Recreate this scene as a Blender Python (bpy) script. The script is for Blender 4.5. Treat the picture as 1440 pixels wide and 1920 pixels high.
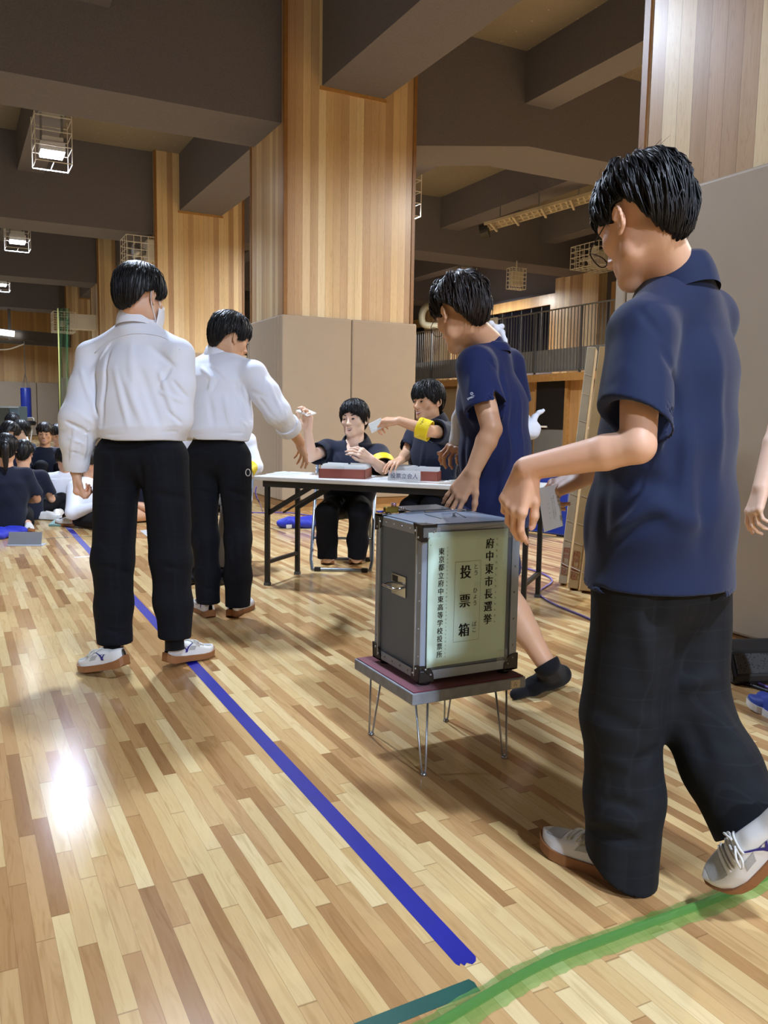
import bpy, bmesh, math, random
import numpy as np
from mathutils import Vector, Matrix

# ------------------------------------------------------------------ scene, camera, exposure
for _o in list(bpy.data.objects):
    bpy.data.objects.remove(_o)
scene = bpy.context.scene
col = scene.collection
scene.view_settings.view_transform = 'Standard'
scene.view_settings.look = 'None'
scene.view_settings.gamma = 1.0
scene.view_settings.use_curve_mapping = False
scene.view_settings.exposure = 0.0
try:
    scene.cycles.use_denoising = True
    scene.cycles.max_bounces = 8
    scene.cycles.diffuse_bounces = 5
    scene.cycles.glossy_bounces = 4
    scene.cycles.transmission_bounces = 6
    scene.cycles.sample_clamp_indirect = 6.0
except Exception:
    pass

FPX = 1560.0                       # focal length in pixels of the 1440 wide frame
EYE = np.array([0.0, 0.0, 1.08])   # world: Y runs along the hall, X to the right aisle, Z up


def cam_basis(pitch=math.radians(6.52), roll=math.radians(-0.932), yaw=math.radians(27.42)):
    fw = np.array([0, math.cos(pitch), -math.sin(pitch)])
    rt = np.array([1.0, 0, 0])
    dn = np.cross(fw, rt)
    c, s = math.cos(roll), math.sin(roll)
    m = np.array([c * rt + s * dn, -s * rt + c * dn, fw])
    a = -yaw
    rz = np.array([[math.cos(a), -math.sin(a), 0], [math.sin(a), math.cos(a), 0], [0, 0, 1]])
    return (rz @ m.T).T


CB = cam_basis()


def at(px, py, d):
    """point on the photo ray through (px, py) at depth d along the optical axis"""
    r = CB.T @ np.array([(px - 720) / FPX, (py - 960) / FPX, 1.0])
    return EYE + r * d


def gnd(px, py, z=0.0):
    r = CB.T @ np.array([(px - 720) / FPX, (py - 960) / FPX, 1.0])
    return EYE + r * (z - EYE[2]) / r[2]


def depth_of(p):
    return float(CB[2] @ (np.asarray(p, float) - EYE))


cam_data = bpy.data.cameras.new('camera')
cam_data.sensor_fit = 'HORIZONTAL'
cam_data.sensor_width = 36.0
cam_data.lens = 36.0 * FPX / 1440.0
cam_data.clip_start = 0.05
cam_data.clip_end = 200
cam = bpy.data.objects.new('camera', cam_data)
col.objects.link(cam)
mw = Matrix.Identity(4)
for i in range(3):
    mw[i][0] = CB[0][i]
    mw[i][1] = -CB[1][i]
    mw[i][2] = -CB[2][i]
    mw[i][3] = EYE[i]
cam.matrix_world = mw
scene.camera = cam

world = bpy.data.worlds.new('world')
scene.world = world
world.use_nodes = True
world.node_tree.nodes['Background'].inputs['Color'].default_value = (0.9, 0.95, 1.0, 1)
world.node_tree.nodes['Background'].inputs['Strength'].default_value = 0.02


# ------------------------------------------------------------------ floodlights (light only; the fixtures come later)
def lamp_light(x, y, z, power, color, size=0.30, spread=140, tilt=0.0):
    ld = bpy.data.lights.new('flood_light', 'AREA')
    ld.shape = 'DISK'
    ld.size = size
    ld.energy = power
    ld.color = color
    ld.spread = math.radians(spread)
    o = bpy.data.objects.new('flood_light', ld)
    o.location = (x, y, z)
    o.rotation_euler = (0, tilt, 0)
    col.objects.link(o)
    return o


COOL = (0.79, 0.92, 1.15)
WARM = (1.0, 0.95, 0.87)
LAMP_Y = [-7.3, -0.8, 5.7, 12.2, 18.7, 25.2, 31.7]
LAMP_P = {-7.3: 1100, -0.8: 200, 5.7: 225, 12.2: 260, 18.7: 210, 25.2: 190, 31.7: 170}
for ly in LAMP_Y:
    lamp_light(1.31, ly, 4.42, LAMP_P[ly], COOL, spread=178 if ly < -1 else 164 if ly < 6 else 140)
for ly in (-4.0, 5.7, 15.4, 25.2):
    lamp_light(-6.5, ly, 4.42, 1500 if ly < 0 else 330, COOL, spread=178 if ly < 0 else 140)
for lx, ly, lp in ((6.62, 5.7, 190), (6.62, 12.3, 330), (12.0, 18.8, 230), (9.4, 2.6, 420), (9.4, 8.0, 300)):
    lamp_light(lx, ly, 4.42, lp, WARM, spread=172)


# ------------------------------------------------------------------ helpers
def srgb(h):
    h = h.lstrip('#')
    out = []
    for i in (0, 2, 4):
        c = int(h[i:i + 2], 16) / 255.0
        out.append(c / 12.92 if c <= 0.04045 else ((c + 0.055) / 1.055) ** 2.4)
    return (out[0], out[1], out[2], 1.0)


MATS = {}


class NT:
    """tiny node-tree writer"""

    def __init__(self, name):
        self.m = bpy.data.materials.new(name)
        self.m.use_nodes = True
        self.t = self.m.node_tree
        self.b = self.t.nodes['Principled BSDF']
        self.x = 0

    def n(self, kind, **kw):
        nd = self.t.nodes.new(kind)
        for k, v in kw.items():
            if k.startswith('i_'):
                key = k[2:]
                key = int(key) if key.isdigit() else key.replace('_', ' ')
                nd.inputs[key].default_value = v
            else:
                setattr(nd, k, v)
        return nd

    def l(self, a, b):
        self.t.links.new(a, b)

    def math(self, op, a, b=None, clamp=False):
        nd = self.n('ShaderNodeMath', operation=op, use_clamp=clamp)
        for i, v in enumerate((a, b)):
            if v is None:
                continue
            if isinstance(v, (int, float)):
                nd.inputs[i].default_value = v
            else:
                self.l(v, nd.inputs[i])
        return nd.outputs[0]

    def mix(self, fac, a, b, mode='MIX'):
        nd = self.n('ShaderNodeMix', data_type='RGBA', blend_type=mode)
        for sock, v in ((nd.inputs[0], fac), (nd.inputs[6], a), (nd.inputs[7], b)):
            if isinstance(v, (int, float)):
                sock.default_value = v
            elif isinstance(v, tuple):
                sock.default_value = v
            else:
                self.l(v, sock)
        return nd.outputs[2]

    def ramp(self, fac, stops, interp='LINEAR'):
        nd = self.n('ShaderNodeValToRGB')
        cr = nd.color_ramp
        cr.interpolation = interp
        while len(cr.elements) < len(stops):
            cr.elements.new(0.5)
        for e, (p, c) in zip(cr.elements, stops):
            e.position = p
            e.color = c
        self.l(fac, nd.inputs[0])
        return nd.outputs[0]

    def obj_xyz(self, scale=None):
        tc = self.n('ShaderNodeTexCoord')
        out = tc.outputs['Object']
        if scale:
            mp = self.n('ShaderNodeMapping')
            mp.inputs['Scale'].default_value = scale
            self.l(out, mp.inputs[0])
            out = mp.outputs[0]
        return out

    def world_pos(self, scale=None):
        g = self.n('ShaderNodeNewGeometry')
        out = g.outputs['Position']
        if scale:
            mp = self.n('ShaderNodeMapping')
            mp.inputs['Scale'].default_value = scale
            self.l(out, mp.inputs[0])
            out = mp.outputs[0]
        return out

    def noise(self, vec, scale, detail=2.0, rough=0.5):
        nd = self.n('ShaderNodeTexNoise')
        nd.inputs['Scale'].default_value = scale
        nd.inputs['Detail'].default_value = detail
        nd.inputs['Roughness'].default_value = rough
        if vec is not None:
            self.l(vec, nd.inputs['Vector'])
        return nd.outputs[0]

    def bump(self, height, strength=0.3, dist=0.005):
        nd = self.n('ShaderNodeBump')
        nd.inputs['Strength'].default_value = strength
        nd.inputs['Distance'].default_value = dist
        self.l(height, nd.inputs['Height'])
        self.l(nd.outputs[0], self.b.inputs['Normal'])


def mat(name, color, rough=0.5, metal=0.0, var=0.06, vscale=6.0, spec=0.5, bump=0.0, bscale=200.0, bdist=0.001,
        alpha=1.0, emit=None, estr=0.0, sheen=0.0, sss=0.0, trans=0.0, coat=0.0):
    """principled material with slight procedural mottling"""
    if name in MATS:
        return MATS[name]
    if isinstance(color, str):
        color = srgb(color)
    w = NT(name)
    v = w.obj_xyz()
    if var > 0:
        nz = w.noise(v, vscale, 3.0)
        dark = tuple(c * (1 - var) for c in color[:3]) + (1,)
        lite = tuple(min(1, c * (1 + var)) for c in color[:3]) + (1,)
        w.l(w.ramp(nz, [(0.3, dark), (0.7, lite)]), w.b.inputs['Base Color'])
    else:
        w.b.inputs['Base Color'].default_value = color
    w.b.inputs['Roughness'].default_value = rough
    w.b.inputs['Metallic'].default_value = metal
    w.b.inputs['Specular IOR Level'].default_value = spec
    if bump > 0:
        w.bump(w.noise(v, bscale, 2.0), bump, bdist)
    if alpha < 1:
        w.b.inputs['Alpha'].default_value = alpha
    if emit is not None:
        w.b.inputs['Emission Color'].default_value = srgb(emit) if isinstance(emit, str) else emit
        w.b.inputs['Emission Strength'].default_value = estr
    if sheen > 0:
        w.b.inputs['Sheen Weight'].default_value = sheen
    if sss > 0:
        w.b.inputs['Subsurface Weight'].default_value = sss
        w.b.inputs['Subsurface Radius'].default_value = (0.012, 0.005, 0.003)
        w.b.inputs['Subsurface Scale'].default_value = 1.0
    if trans > 0:
        w.b.inputs['Transmission Weight'].default_value = trans
    if coat > 0:
        w.b.inputs['Coat Weight'].default_value = coat
        w.b.inputs['Coat Roughness'].default_value = 0.1
    MATS[name] = w.m
    return w.m


def link_mesh(name, me, parent=None, origin=(0, 0, 0), material=None):
    o = bpy.data.objects.new(name, me)
    col.objects.link(o)
    if material is not None:
        me.materials.append(material)
    if parent is not None:
        o.parent = parent
    else:
        o.location = tuple(float(c) for c in origin)
    return o


def mesh_from(V, F, smooth=True):
    me = bpy.data.meshes.new('mesh')
    V = np.asarray(V, dtype=np.float32)
    F = np.asarray(F, dtype=np.int32)
    me.vertices.add(len(V))
    me.vertices.foreach_set('co', V.ravel())
    n, k = F.shape
    me.loops.add(n * k)
    me.loops.foreach_set('vertex_index', F.ravel())
    me.polygons.add(n)
    me.polygons.foreach_set('loop_start', np.arange(0, n * k, k, dtype=np.int32))
    me.polygons.foreach_set('loop_total', np.full(n, k, dtype=np.int32))
    me.update(calc_edges=True)
    me.validate()
    if smooth:
        me.polygons.foreach_set('use_smooth', np.ones(len(me.polygons), dtype=bool))
    return me


def rot_az(az, pitch=0.0, roll=0.0):
    """columns: right, forward, up of a frame facing azimuth az (clockwise from +Y), nodding down by pitch"""
    a = math.radians(az)
    p = math.radians(pitch)
    r = math.radians(roll)
    Rz = np.array([[math.cos(a), math.sin(a), 0], [-math.sin(a), math.cos(a), 0], [0, 0, 1]])
    Rx = np.array([[1, 0, 0], [0, math.cos(p), math.sin(p)], [0, -math.sin(p), math.cos(p)]])
    Ry = np.array([[math.cos(r), 0, math.sin(r)], [0, 1, 0], [-math.sin(r), 0, math.cos(r)]])
    return Rz @ Rx @ Ry


class MB:
    """collects simple solids and links them as ONE mesh object"""

    def __init__(self, R=None, T=None):
        self.v = []
        self.f = []
        self.R = np.eye(3) if R is None else np.asarray(R, float)
        self.T = np.zeros(3) if T is None else np.asarray(T, float)

    def add(self, V, F):
        b = len(self.v)
        V = np.asarray(V, float) @ self.R.T + self.T
        self.v.extend(V.tolist())
        self.f.extend([tuple(i + b for i in f) for f in F])
        return self

    def box(self, lo, hi):
        (x0, y0, z0), (x1, y1, z1) = lo, hi
        V = [(x0, y0, z0), (x1, y0, z0), (x1, y1, z0), (x0, y1, z0), (x0, y0, z1), (x1, y0, z1), (x1, y1, z1), (x0, y1, z1)]
        F = [(0, 3, 2, 1), (4, 5, 6, 7), (0, 1, 5, 4), (1, 2, 6, 5), (2, 3, 7, 6), (3, 0, 4, 7)]
        return self.add(V, F)

    def bar(self, a, b, w, h, up=(0, 0, 1)):
        a = np.asarray(a, float); b = np.asarray(b, float)
        d = b - a; d /= np.linalg.norm(d)
        s = np.cross(d, up)
        if np.linalg.norm(s) < 1e-6:
            s = np.cross(d, (1, 0, 0))
        s /= np.linalg.norm(s)
        u = np.cross(s, d)
        V = []
        for p in (a, b):
            for i, j in ((-1, -1), (1, -1), (1, 1), (-1, 1)):
                V.append(p + s * i * w / 2 + u * j * h / 2)
        F = [(0, 1, 2, 3), (7, 6, 5, 4), (0, 4, 5, 1), (1, 5, 6, 2), (2, 6, 7, 3), (3, 7, 4, 0)]
        return self.add(V, F)

    def tube(self, path, r, n=8, closed=False, cap=True):
        P = [np.asarray(p, float) for p in path]
        m = len(P)
        rs = [r] * m if isinstance(r, (int, float)) else list(r)
        V = []
        up = None
        for i in range(m):
            if closed:
                t = P[(i + 1) % m] - P[i - 1]
            else:
                t = P[min(i + 1, m - 1)] - P[max(i - 1, 0)]
            t = t / (np.linalg.norm(t) + 1e-12)
            if up is None:
                up = np.array([0, 0, 1.0]) if abs(t[2]) < 0.9 else np.array([1.0, 0, 0])
            s = np.cross(t, up); s /= (np.linalg.norm(s) + 1e-12)
            up = np.cross(s, t)
            for k in range(n):
                a = 2 * math.pi * k / n
                V.append(P[i] + rs[i] * (math.cos(a) * s + math.sin(a) * up))
        F = []
        for i in range(m if closed else m - 1):
            j = (i + 1) % m
            for k in range(n):
                l = (k + 1) % n
                F.append((i * n + k, j * n + k, j * n + l, i * n + l))
        if cap and not closed:
            F.append(tuple(range(n)))
            F.append(tuple((m - 1) * n + k for k in reversed(range(n))))
        return self.add(V, F)

    def cyl(self, a, b, r, r2=None, n=16):
        return self.tube([a, b], [r, r if r2 is None else r2], n)

    def lathe(self, c, prof, n=24, axis=2):
        """prof: list of (radius, height)"""
        V = []
        for (r, h) in prof:
            for k in range(n):
                a = 2 * math.pi * k / n
                p = [r * math.cos(a), r * math.sin(a), h]
                if axis == 0:
                    p = [p[2], p[0], p[1]]
                elif axis == 1:
                    p = [p[1], p[2], p[0]]
                V.append(np.asarray(c, float) + p)
        F = []
        for i in range(len(prof) - 1):
            for k in range(n):
                l = (k + 1) % n
                F.append((i * n + k, i * n + l, (i + 1) * n + l, (i + 1) * n + k))
        F.append(tuple(reversed(range(n))))
        F.append(tuple((len(prof) - 1) * n + k for k in range(n)))
        return self.add(V, F)

    def prism(self, pts, ext):
        """pts: planar 3D polygon, ext: extrusion vector"""
        n = len(pts)
        P = [np.asarray(p, float) for p in pts]
        e = np.asarray(ext, float)
        nrm = sum(np.cross(P[i] - P[0], P[(i + 1) % n] - P[0]) for i in range(n))
        if np.dot(nrm, e) > 0:
            P = P[::-1]
        V = P + [p + e for p in P]
        F = [tuple(range(n)), tuple(reversed(range(n, 2 * n)))]
        for i in range(n):
            j = (i + 1) % n
            F.append((i, i + n, j + n, j))
        return self.add(V, F)

    def grid(self, fn, nu, nv, closed_u=False):
        V = []
        for i in range(nu):
            for j in range(nv):
                V.append(fn(i / (nu if closed_u else nu - 1), j / (nv - 1)))
        F = []
        for i in range(nu if closed_u else nu - 1):
            ii = (i + 1) % nu
            for j in range(nv - 1):
                F.append((i * nv + j, ii * nv + j, ii * nv + j + 1, i * nv + j + 1))
        return self.add(V, F)

    def ball(self, c, r, n=12):
        rx, ry, rz = (r, r, r) if isinstance(r, (int, float)) else r
        prof = []
        V = []
        m = max(4, n // 2)
        for i in range(m + 1):
            t = math.pi * i / m
            for k in range(n):
                a = 2 * math.pi * k / n
                V.append((c[0] + rx * math.sin(t) * math.cos(a), c[1] + ry * math.sin(t) * math.sin(a), c[2] - rz * math.cos(t)))
        F = []
        for i in range(m):
            for k in range(n):
                l = (k + 1) % n
                F.append((i * n + k, i * n + l, (i + 1) * n + l, (i + 1) * n + k))
        return self.add(V, F)

    def build(self, name, material, parent=None, origin=(0, 0, 0), smooth=False, bevel=0.0, bseg=2, world_origin=None):
        me = bpy.data.meshes.new(name)
        off = np.asarray(origin if world_origin is None else world_origin, float)
        me.from_pydata([tuple(np.asarray(v) - off) for v in self.v], [], self.f)
        me.validate()
        me.update()
        bm = bmesh.new()
        bm.from_mesh(me)
        bmesh.ops.remove_doubles(bm, verts=bm.verts, dist=1e-6)
        bmesh.ops.recalc_face_normals(bm, faces=bm.faces)
        bm.to_mesh(me)
        bm.free()
        if smooth:
            for p in me.polygons:
                p.use_smooth = True
        o = link_mesh(name, me, parent, origin if parent is None else (0, 0, 0), material)
        if bevel > 0:
            md = o.modifiers.new('bevel', 'BEVEL')
            md.width = bevel
            md.segments = bseg
            md.limit_method = 'ANGLE'
            md.angle_limit = math.radians(40)
        return o


def thing(name, label, cat, loc=(0, 0, 0), rz=0.0, group=None):
    o = bpy.data.objects.new(name, None)
    o.empty_display_size = 0.1
    col.objects.link(o)
    o.location = tuple(float(c) for c in loc)
    o.rotation_euler = (0, 0, rz)
    tag(o, label, cat, group)
    return o


def tag(o, label=None, cat=None, group=None, kind=None):
    if label: o['label'] = label
    if cat: o['category'] = cat
    if group: o['group'] = group
    if kind: o['kind'] = kind
    return o


def struct(o):
    o['kind'] = 'structure'
    return o


def copy_tree(o, parent=None):
    c = o.copy()
    col.objects.link(c)
    c.parent = parent
    for ch in list(o.children):
        copy_tree(ch, c)
    return c


def smooth_path(pts, n=8):
    """Catmull-Rom through pts"""
    P = [np.asarray(p, float) for p in pts]
    P = [2 * P[0] - P[1]] + P + [2 * P[-1] - P[-2]]
    out = []
    for i in range(1, len(P) - 2):
        for k in range(n):
            t = k / n
            a, b, c, d = P[i - 1], P[i], P[i + 1], P[i + 2]
            out.append(0.5 * ((2 * b) + (c - a) * t + (2 * a - 5 * b + 4 * c - d) * t * t + (3 * b - a - 3 * c + d) * t ** 3))
    out.append(P[-2])
    return out

# ------------------------------------------------------------------ surfaces of the hall
def floor_material():
    w = NT('gym_floor_boards')
    pos = w.world_pos()
    sx = w.n('ShaderNodeSeparateXYZ'); w.l(pos, sx.inputs[0])
    X, Y = sx.outputs[0], sx.outputs[1]
    row_f = w.math('DIVIDE', X, 0.0375)
    row = w.math('FLOOR', row_f)
    fx = w.math('FRACT', row_f)
    # per-row offset and per-row board length
    wn = w.n('ShaderNodeTexWhiteNoise', noise_dimensions='1D'); w.l(row, wn.inputs['W'])
    off = w.math('MULTIPLY', wn.outputs['Value'], 7.3)
    # uneven lengths: warp Y with a 1D-like noise that differs from row to row
    cb = w.n('ShaderNodeCombineXYZ')
    w.l(w.math('MULTIPLY', row, 3.17), cb.inputs[0]); w.l(Y, cb.inputs[1])
    nz = w.noise(cb.outputs[0], 0.6, 0.0)
    v = w.math('ADD', w.math('DIVIDE', Y, 0.50), off)
    v = w.math('ADD', v, w.math('MULTIPLY', nz, 1.3))
    cell = w.math('FLOOR', v)
    fv = w.math('FRACT', v)
    c2 = w.n('ShaderNodeCombineXYZ'); w.l(row, c2.inputs[0]); w.l(cell, c2.inputs[1])
    w2 = w.n('ShaderNodeTexWhiteNoise', noise_dimensions='2D'); w.l(c2.outputs[0], w2.inputs['Vector'])
    tone = w.ramp(w2.outputs['Value'], [(0.0, srgb('#956f47')), (0.12, srgb('#a98154')), (0.28, srgb('#b99262')), (0.45, srgb('#c6a471')),
                                        (0.62, srgb('#ccae79')), (0.8, srgb('#d3b884')), (1.0, srgb('#dcc493'))])
    # grain: long streaks along Y, different in every board
    c3 = w.n('ShaderNodeCombineXYZ')
    w.l(w.math('ADD', w.math('MULTIPLY', X, 26.0), w.math('MULTIPLY', w2.outputs['Value'], 91.0)), c3.inputs[0])
    w.l(w.math('MULTIPLY', Y, 2.2), c3.inputs[1])
    w.l(w.math('MULTIPLY', w2.outputs['Value'], 37.0), c3.inputs[2])
    g = w.n('ShaderNodeTexNoise'); g.inputs['Scale'].default_value = 1.6; g.inputs['Detail'].default_value = 4.0
    g.inputs['Distortion'].default_value = 1.4
    w.l(c3.outputs[0], g.inputs['Vector'])
    gr = w.ramp(g.outputs[0], [(0.32, (0.80, 0.74, 0.66, 1)), (0.5, (1, 1, 1, 1)), (0.68, (0.93, 0.90, 0.85, 1))])
    colr = w.mix(0.8, tone, gr, 'MULTIPLY')
    # thin dark joints
    ex = w.math('LESS_THAN', w.math('ABSOLUTE', w.math('SUBTRACT', fx, 0.5)), 0.488)
    ey = w.math('LESS_THAN', w.math('ABSOLUTE', w.math('SUBTRACT', fv, 0.5)), 0.4965)
    joint = w.math('MULTIPLY', ex, ey)
    colr = w.mix(joint, w.mix(0.5, colr, srgb('#6d4b2b')), colr)
    w.l(colr, w.b.inputs['Base Color'])
    rn = w.noise(pos, 3.0, 3.0)
    rr = w.n('ShaderNodeMapRange'); rr.inputs[3].default_value = 0.13; rr.inputs[4].default_value = 0.20
    w.l(rn, rr.inputs[0]); w.l(rr.outputs[0], w.b.inputs['Roughness'])
    w.b.inputs['Specular IOR Level'].default_value = 0.27
    # varnish waviness across the boards
    wv = w.noise(w.world_pos((60.0, 9.0, 1.0)), 1.0, 3.0)
    wv2 = w.noise(pos, 40.0, 2.0)
    h = w.math('ADD', w.math('MULTIPLY', wv, 0.7), w.math('MULTIPLY', wv2, 0.3))
    h = w.math('ADD', h, w.math('MULTIPLY', joint, 0.5))
    w.bump(h, 0.06, 0.002)
    return w.m


def panel_material(name, tones, width=0.092, length=0.0):
    """vertical timber boards; board tone by index along x+y"""
    w = NT(name)
    pos = w.world_pos()
    sx = w.n('ShaderNodeSeparateXYZ'); w.l(pos, sx.inputs[0])
    u = w.math('ADD', sx.outputs[0], sx.outputs[1])
    uf = w.math('DIVIDE', u, width)
    idx = w.math('FLOOR', uf)
    fu = w.math('FRACT', uf)
    wn = w.n('ShaderNodeTexWhiteNoise', noise_dimensions='1D'); w.l(idx, wn.inputs['W'])
    n = len(tones)
    tone = w.ramp(wn.outputs['Value'], [(i / (n - 1), srgb(t)) for i, t in enumerate(tones)])
    c3 = w.n('ShaderNodeCombineXYZ')
    w.l(w.math('ADD', w.math('MULTIPLY', u, 20.0), w.math('MULTIPLY', wn.outputs['Value'], 57.0)), c3.inputs[0])
    w.l(w.math('MULTIPLY', sx.outputs[2], 0.9), c3.inputs[1])
    w.l(w.math('MULTIPLY', wn.outputs['Value'], 23.0), c3.inputs[2])
    g = w.n('ShaderNodeTexNoise'); g.inputs['Scale'].default_value = 1.5; g.inputs['Detail'].default_value = 3.0
    g.inputs['Distortion'].default_value = 1.1
    w.l(c3.outputs[0], g.inputs['Vector'])
    rings = w.math('FRACT', w.math('MULTIPLY', g.outputs[0], 9.0))
    gr = w.ramp(rings, [(0.0, (0.80, 0.72, 0.62, 1)), (0.12, (1, 1, 1, 1)), (0.75, (1, 1, 1, 1)), (1.0, (0.84, 0.77, 0.68, 1))])
    big = w.ramp(w.noise(c3.outputs[0], 0.5, 2.0), [(0.35, (0.88, 0.84, 0.78, 1)), (0.6, (1, 1, 1, 1))])
    colr = w.mix(0.75, w.mix(0.7, tone, gr, 'MULTIPLY'), big, 'MULTIPLY')
    joint = w.math('LESS_THAN', w.math('ABSOLUTE', w.math('SUBTRACT', fu, 0.5)), 0.485)
    colr = w.mix(joint, w.mix(0.55, colr, srgb('#5c4023')), colr)
    w.l(colr, w.b.inputs['Base Color'])
    w.b.inputs['Roughness'].default_value = 0.32
    w.bump(joint, 0.35, 0.003)
    return w.m


def ceiling_material(name, color, dots):
    w = NT(name)
    pos = w.world_pos()
    nz = w.noise(pos, 60.0, 3.0)
    c = srgb(color)
    base = w.ramp(nz, [(0.3, tuple(x * 0.9 for x in c[:3]) + (1,)), (0.7, tuple(x * 1.1 for x in c[:3]) + (1,))])
    if dots:
        sx = w.n('ShaderNodeSeparateXYZ'); w.l(pos, sx.inputs[0])
        d = []
        for o, s in ((0, 0.42), (1, 0.30)):
            f = w.math('SUBTRACT', w.math('FRACT', w.math('DIVIDE', sx.outputs[o], s)), 0.5)
            f = w.math('MULTIPLY', f, s)
            d.append(w.math('MULTIPLY', f, f))
        r = w.math('LESS_THAN', w.math('SQRT', w.math('ADD', d[0], d[1])), 0.011)
        base = w.mix(r, base, srgb('#a79f93'))
    w.l(base, w.b.inputs['Base Color'])
    w.b.inputs['Roughness'].default_value = 0.85
    w.b.inputs['Specular IOR Level'].default_value = 0.25
    w.bump(nz, 0.25, 0.002)
    return w.m


M_FLOOR = floor_material()
M_PANEL = panel_material('cedar_panel_boards', ['#a98a6c', '#c2a582', '#d9c09a', '#e4d0aa', '#e9d8b3', '#dbc196', '#bb9c7d', '#e7d5ae', '#dfc9a0'])
M_PANEL_FAR = panel_material('cedar_wall_boards', ['#b08d64', '#bf9b6e', '#cbaa7a', '#be9867'], 0.12)
M_BEAM = ceiling_material('acoustic_spray_beam', '#68666e', False)
M_CEIL = ceiling_material('acoustic_ceiling_board', '#7f786f', True)
M_PAD = mat('tan_vinyl_pad', '#a1917c', rough=0.55, var=0.02, bump=0.15, bscale=500)
M_TRIM = mat('oak_trim', '#a9824f', rough=0.4, var=0.12, vscale=14)
M_TRIM_DARK = mat('brown_trim', '#8a6237', rough=0.4, var=0.1, vscale=14)
M_DARK = mat('dark_opening', '#0c0c10', rough=0.6, var=0)
M_GREYMET = mat('grey_metal_panel', '#7d8083', rough=0.45, metal=0.2, var=0.03)
M_WHITE = mat('white_paint', '#e3e2de', rough=0.5, var=0.02)
M_STEEL = mat('brushed_steel', '#a9adb2', rough=0.32, metal=0.85, var=0.04)
M_BLACK = mat('black_plastic', '#17181b', rough=0.45, var=0.05)

XL, XR, YB, YF = -12.0, 14.2, -9.5, 35.0
ZC = 5.62
struct(MB().box((XL, YB, -0.12), (XR, YF, 0)).build('floor', M_FLOOR))
struct(MB().box((XL, YB, ZC), (XR, YF, ZC + 0.15)).build('ceiling', M_CEIL))
struct(MB().box((XL - 0.2, YB, 0), (XL, YF, ZC)).build('wall_left', M_PANEL_FAR))
struct(MB().box((XL, YB - 0.2, 0), (XR, YB, ZC)).build('wall_behind', M_PANEL_FAR))
struct(MB().box((XL, YF, 0), (XR, YF + 0.2, ZC)).build('wall_far', M_PANEL_FAR))
m = MB()
for i in range(14):
    x0 = XL + i * 1.87
    m.box((x0 + 0.01, YF - 0.07, 0.14), (x0 + 1.86, YF, 2.18))
struct(m.build('wall_far_padding', M_PAD, bevel=0.02))
struct(MB().box((XL, YF - 0.09, 0), (XR, YF, 0.12)).build('baseboard_far', M_TRIM))
# pale return of the far wall beside the aisle and shallow timber frame over it
m = MB()
for i in range(8):
    m.box((XL + i * 3.3, YF - 0.35, 2.9), (XL + i * 3.3 + 0.30, YF, ZC))
struct(m.build('trim_1', M_PANEL_FAR))

# ------------------------------------------------------------------ pillars: boards above, tan pads below
PIL = [(3.16, 4.80, 2.05, 3.32), (3.30, 4.905, 8.82, 9.97), (3.30, 4.905, 15.25, 16.45), (3.30, 4.905, 21.75, 22.95),
       (3.30, 4.905, 28.25, 29.45), (3.16, 4.80, -4.45, -3.2)]
for k, (x0, x1, y0, y1) in enumerate(PIL):
    struct(MB().box((x0, y0, 0), (x1, y1, ZC)).build('pillar', M_PANEL))
    tr = MB()
    for (cx, cy) in ((x0, y0), (x1, y0), (x0, y1), (x1, y1)):
        sx = 1 if cx == x0 else -1
        sy = 1 if cy == y0 else -1
        tr.box((min(cx - 0.012 * sx, cx + 0.028 * sx), min(cy - 0.012 * sy, cy + 0.028 * sy), 2.1),
               (max(cx - 0.012 * sx, cx + 0.028 * sx), max(cy - 0.012 * sy, cy + 0.028 * sy), ZC))
    struct(tr.build('trim_corner', M_TRIM_DARK))
    # padding panels
    t = 0.075
    pd = MB()
    py1 = y1 + (0.10 if k == 0 else t * 0.4)
    X0, X1, Y0, Y1 = x0 - t * 0.6, x1 + t * 0.6, y0 - t * 0.6, py1
    n = 2
    for i in range(n):
        a = X0 + (X1 - X0) * i / n
        b = X0 + (X1 - X0) * (i + 1) / n
        pd.box((a + (0.004 if i else 0), Y0, 0.125), (b - (0.004 if i < n - 1 else 0), Y0 + t, 2.18))
        pd.box((a + (0.004 if i else 0), Y1 - t, 0.125), (b - (0.004 if i < n - 1 else 0), Y1, 2.18))
    ysplit = [Y0 + t + 0.004, Y0 + 0.17, Y1 - t - 0.004] if k else [Y0 + t + 0.004, Y1 - t - 0.004]
    for a, b in zip(ysplit[:-1], ysplit[1:]):
        pd.box((X0, a + 0.003, 0.125), (X0 + t, b - 0.003, 2.18))
        pd.box((X1 - t, a + 0.003, 0.125), (X1, b - 0.003, 2.18))
    struct(pd.build('pillar_padding', M_PAD, bevel=0.016, bseg=3))
    bb = MB()
    bb.box((X0 + 0.012, Y0 + 0.012, 0.04), (X1 - 0.012, Y1 - 0.012, 0.122))
    struct(bb.build('baseboard_pillar', M_TRIM_DARK))
    bb = MB()
    bb.box((X0 + 0.002, Y0 + 0.002, 0.0), (X1 - 0.002, Y1 - 0.002, 0.045))
    struct(bb.build('baseboard_pillar_foot', M_TRIM))

# ------------------------------------------------------------------ beams
BY = [(-4.35, -3.45), (2.4, 3.3), (8.92, 9.86), (15.38, 16.3), (21.85, 22.8), (28.35, 29.3)]


def along_x(prof, y0, y1):
    """profile polygon in XZ swept along Y"""
    return MB().prism([(x, y0, z) for x, z in prof], (0, y1 - y0, 0))


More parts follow.
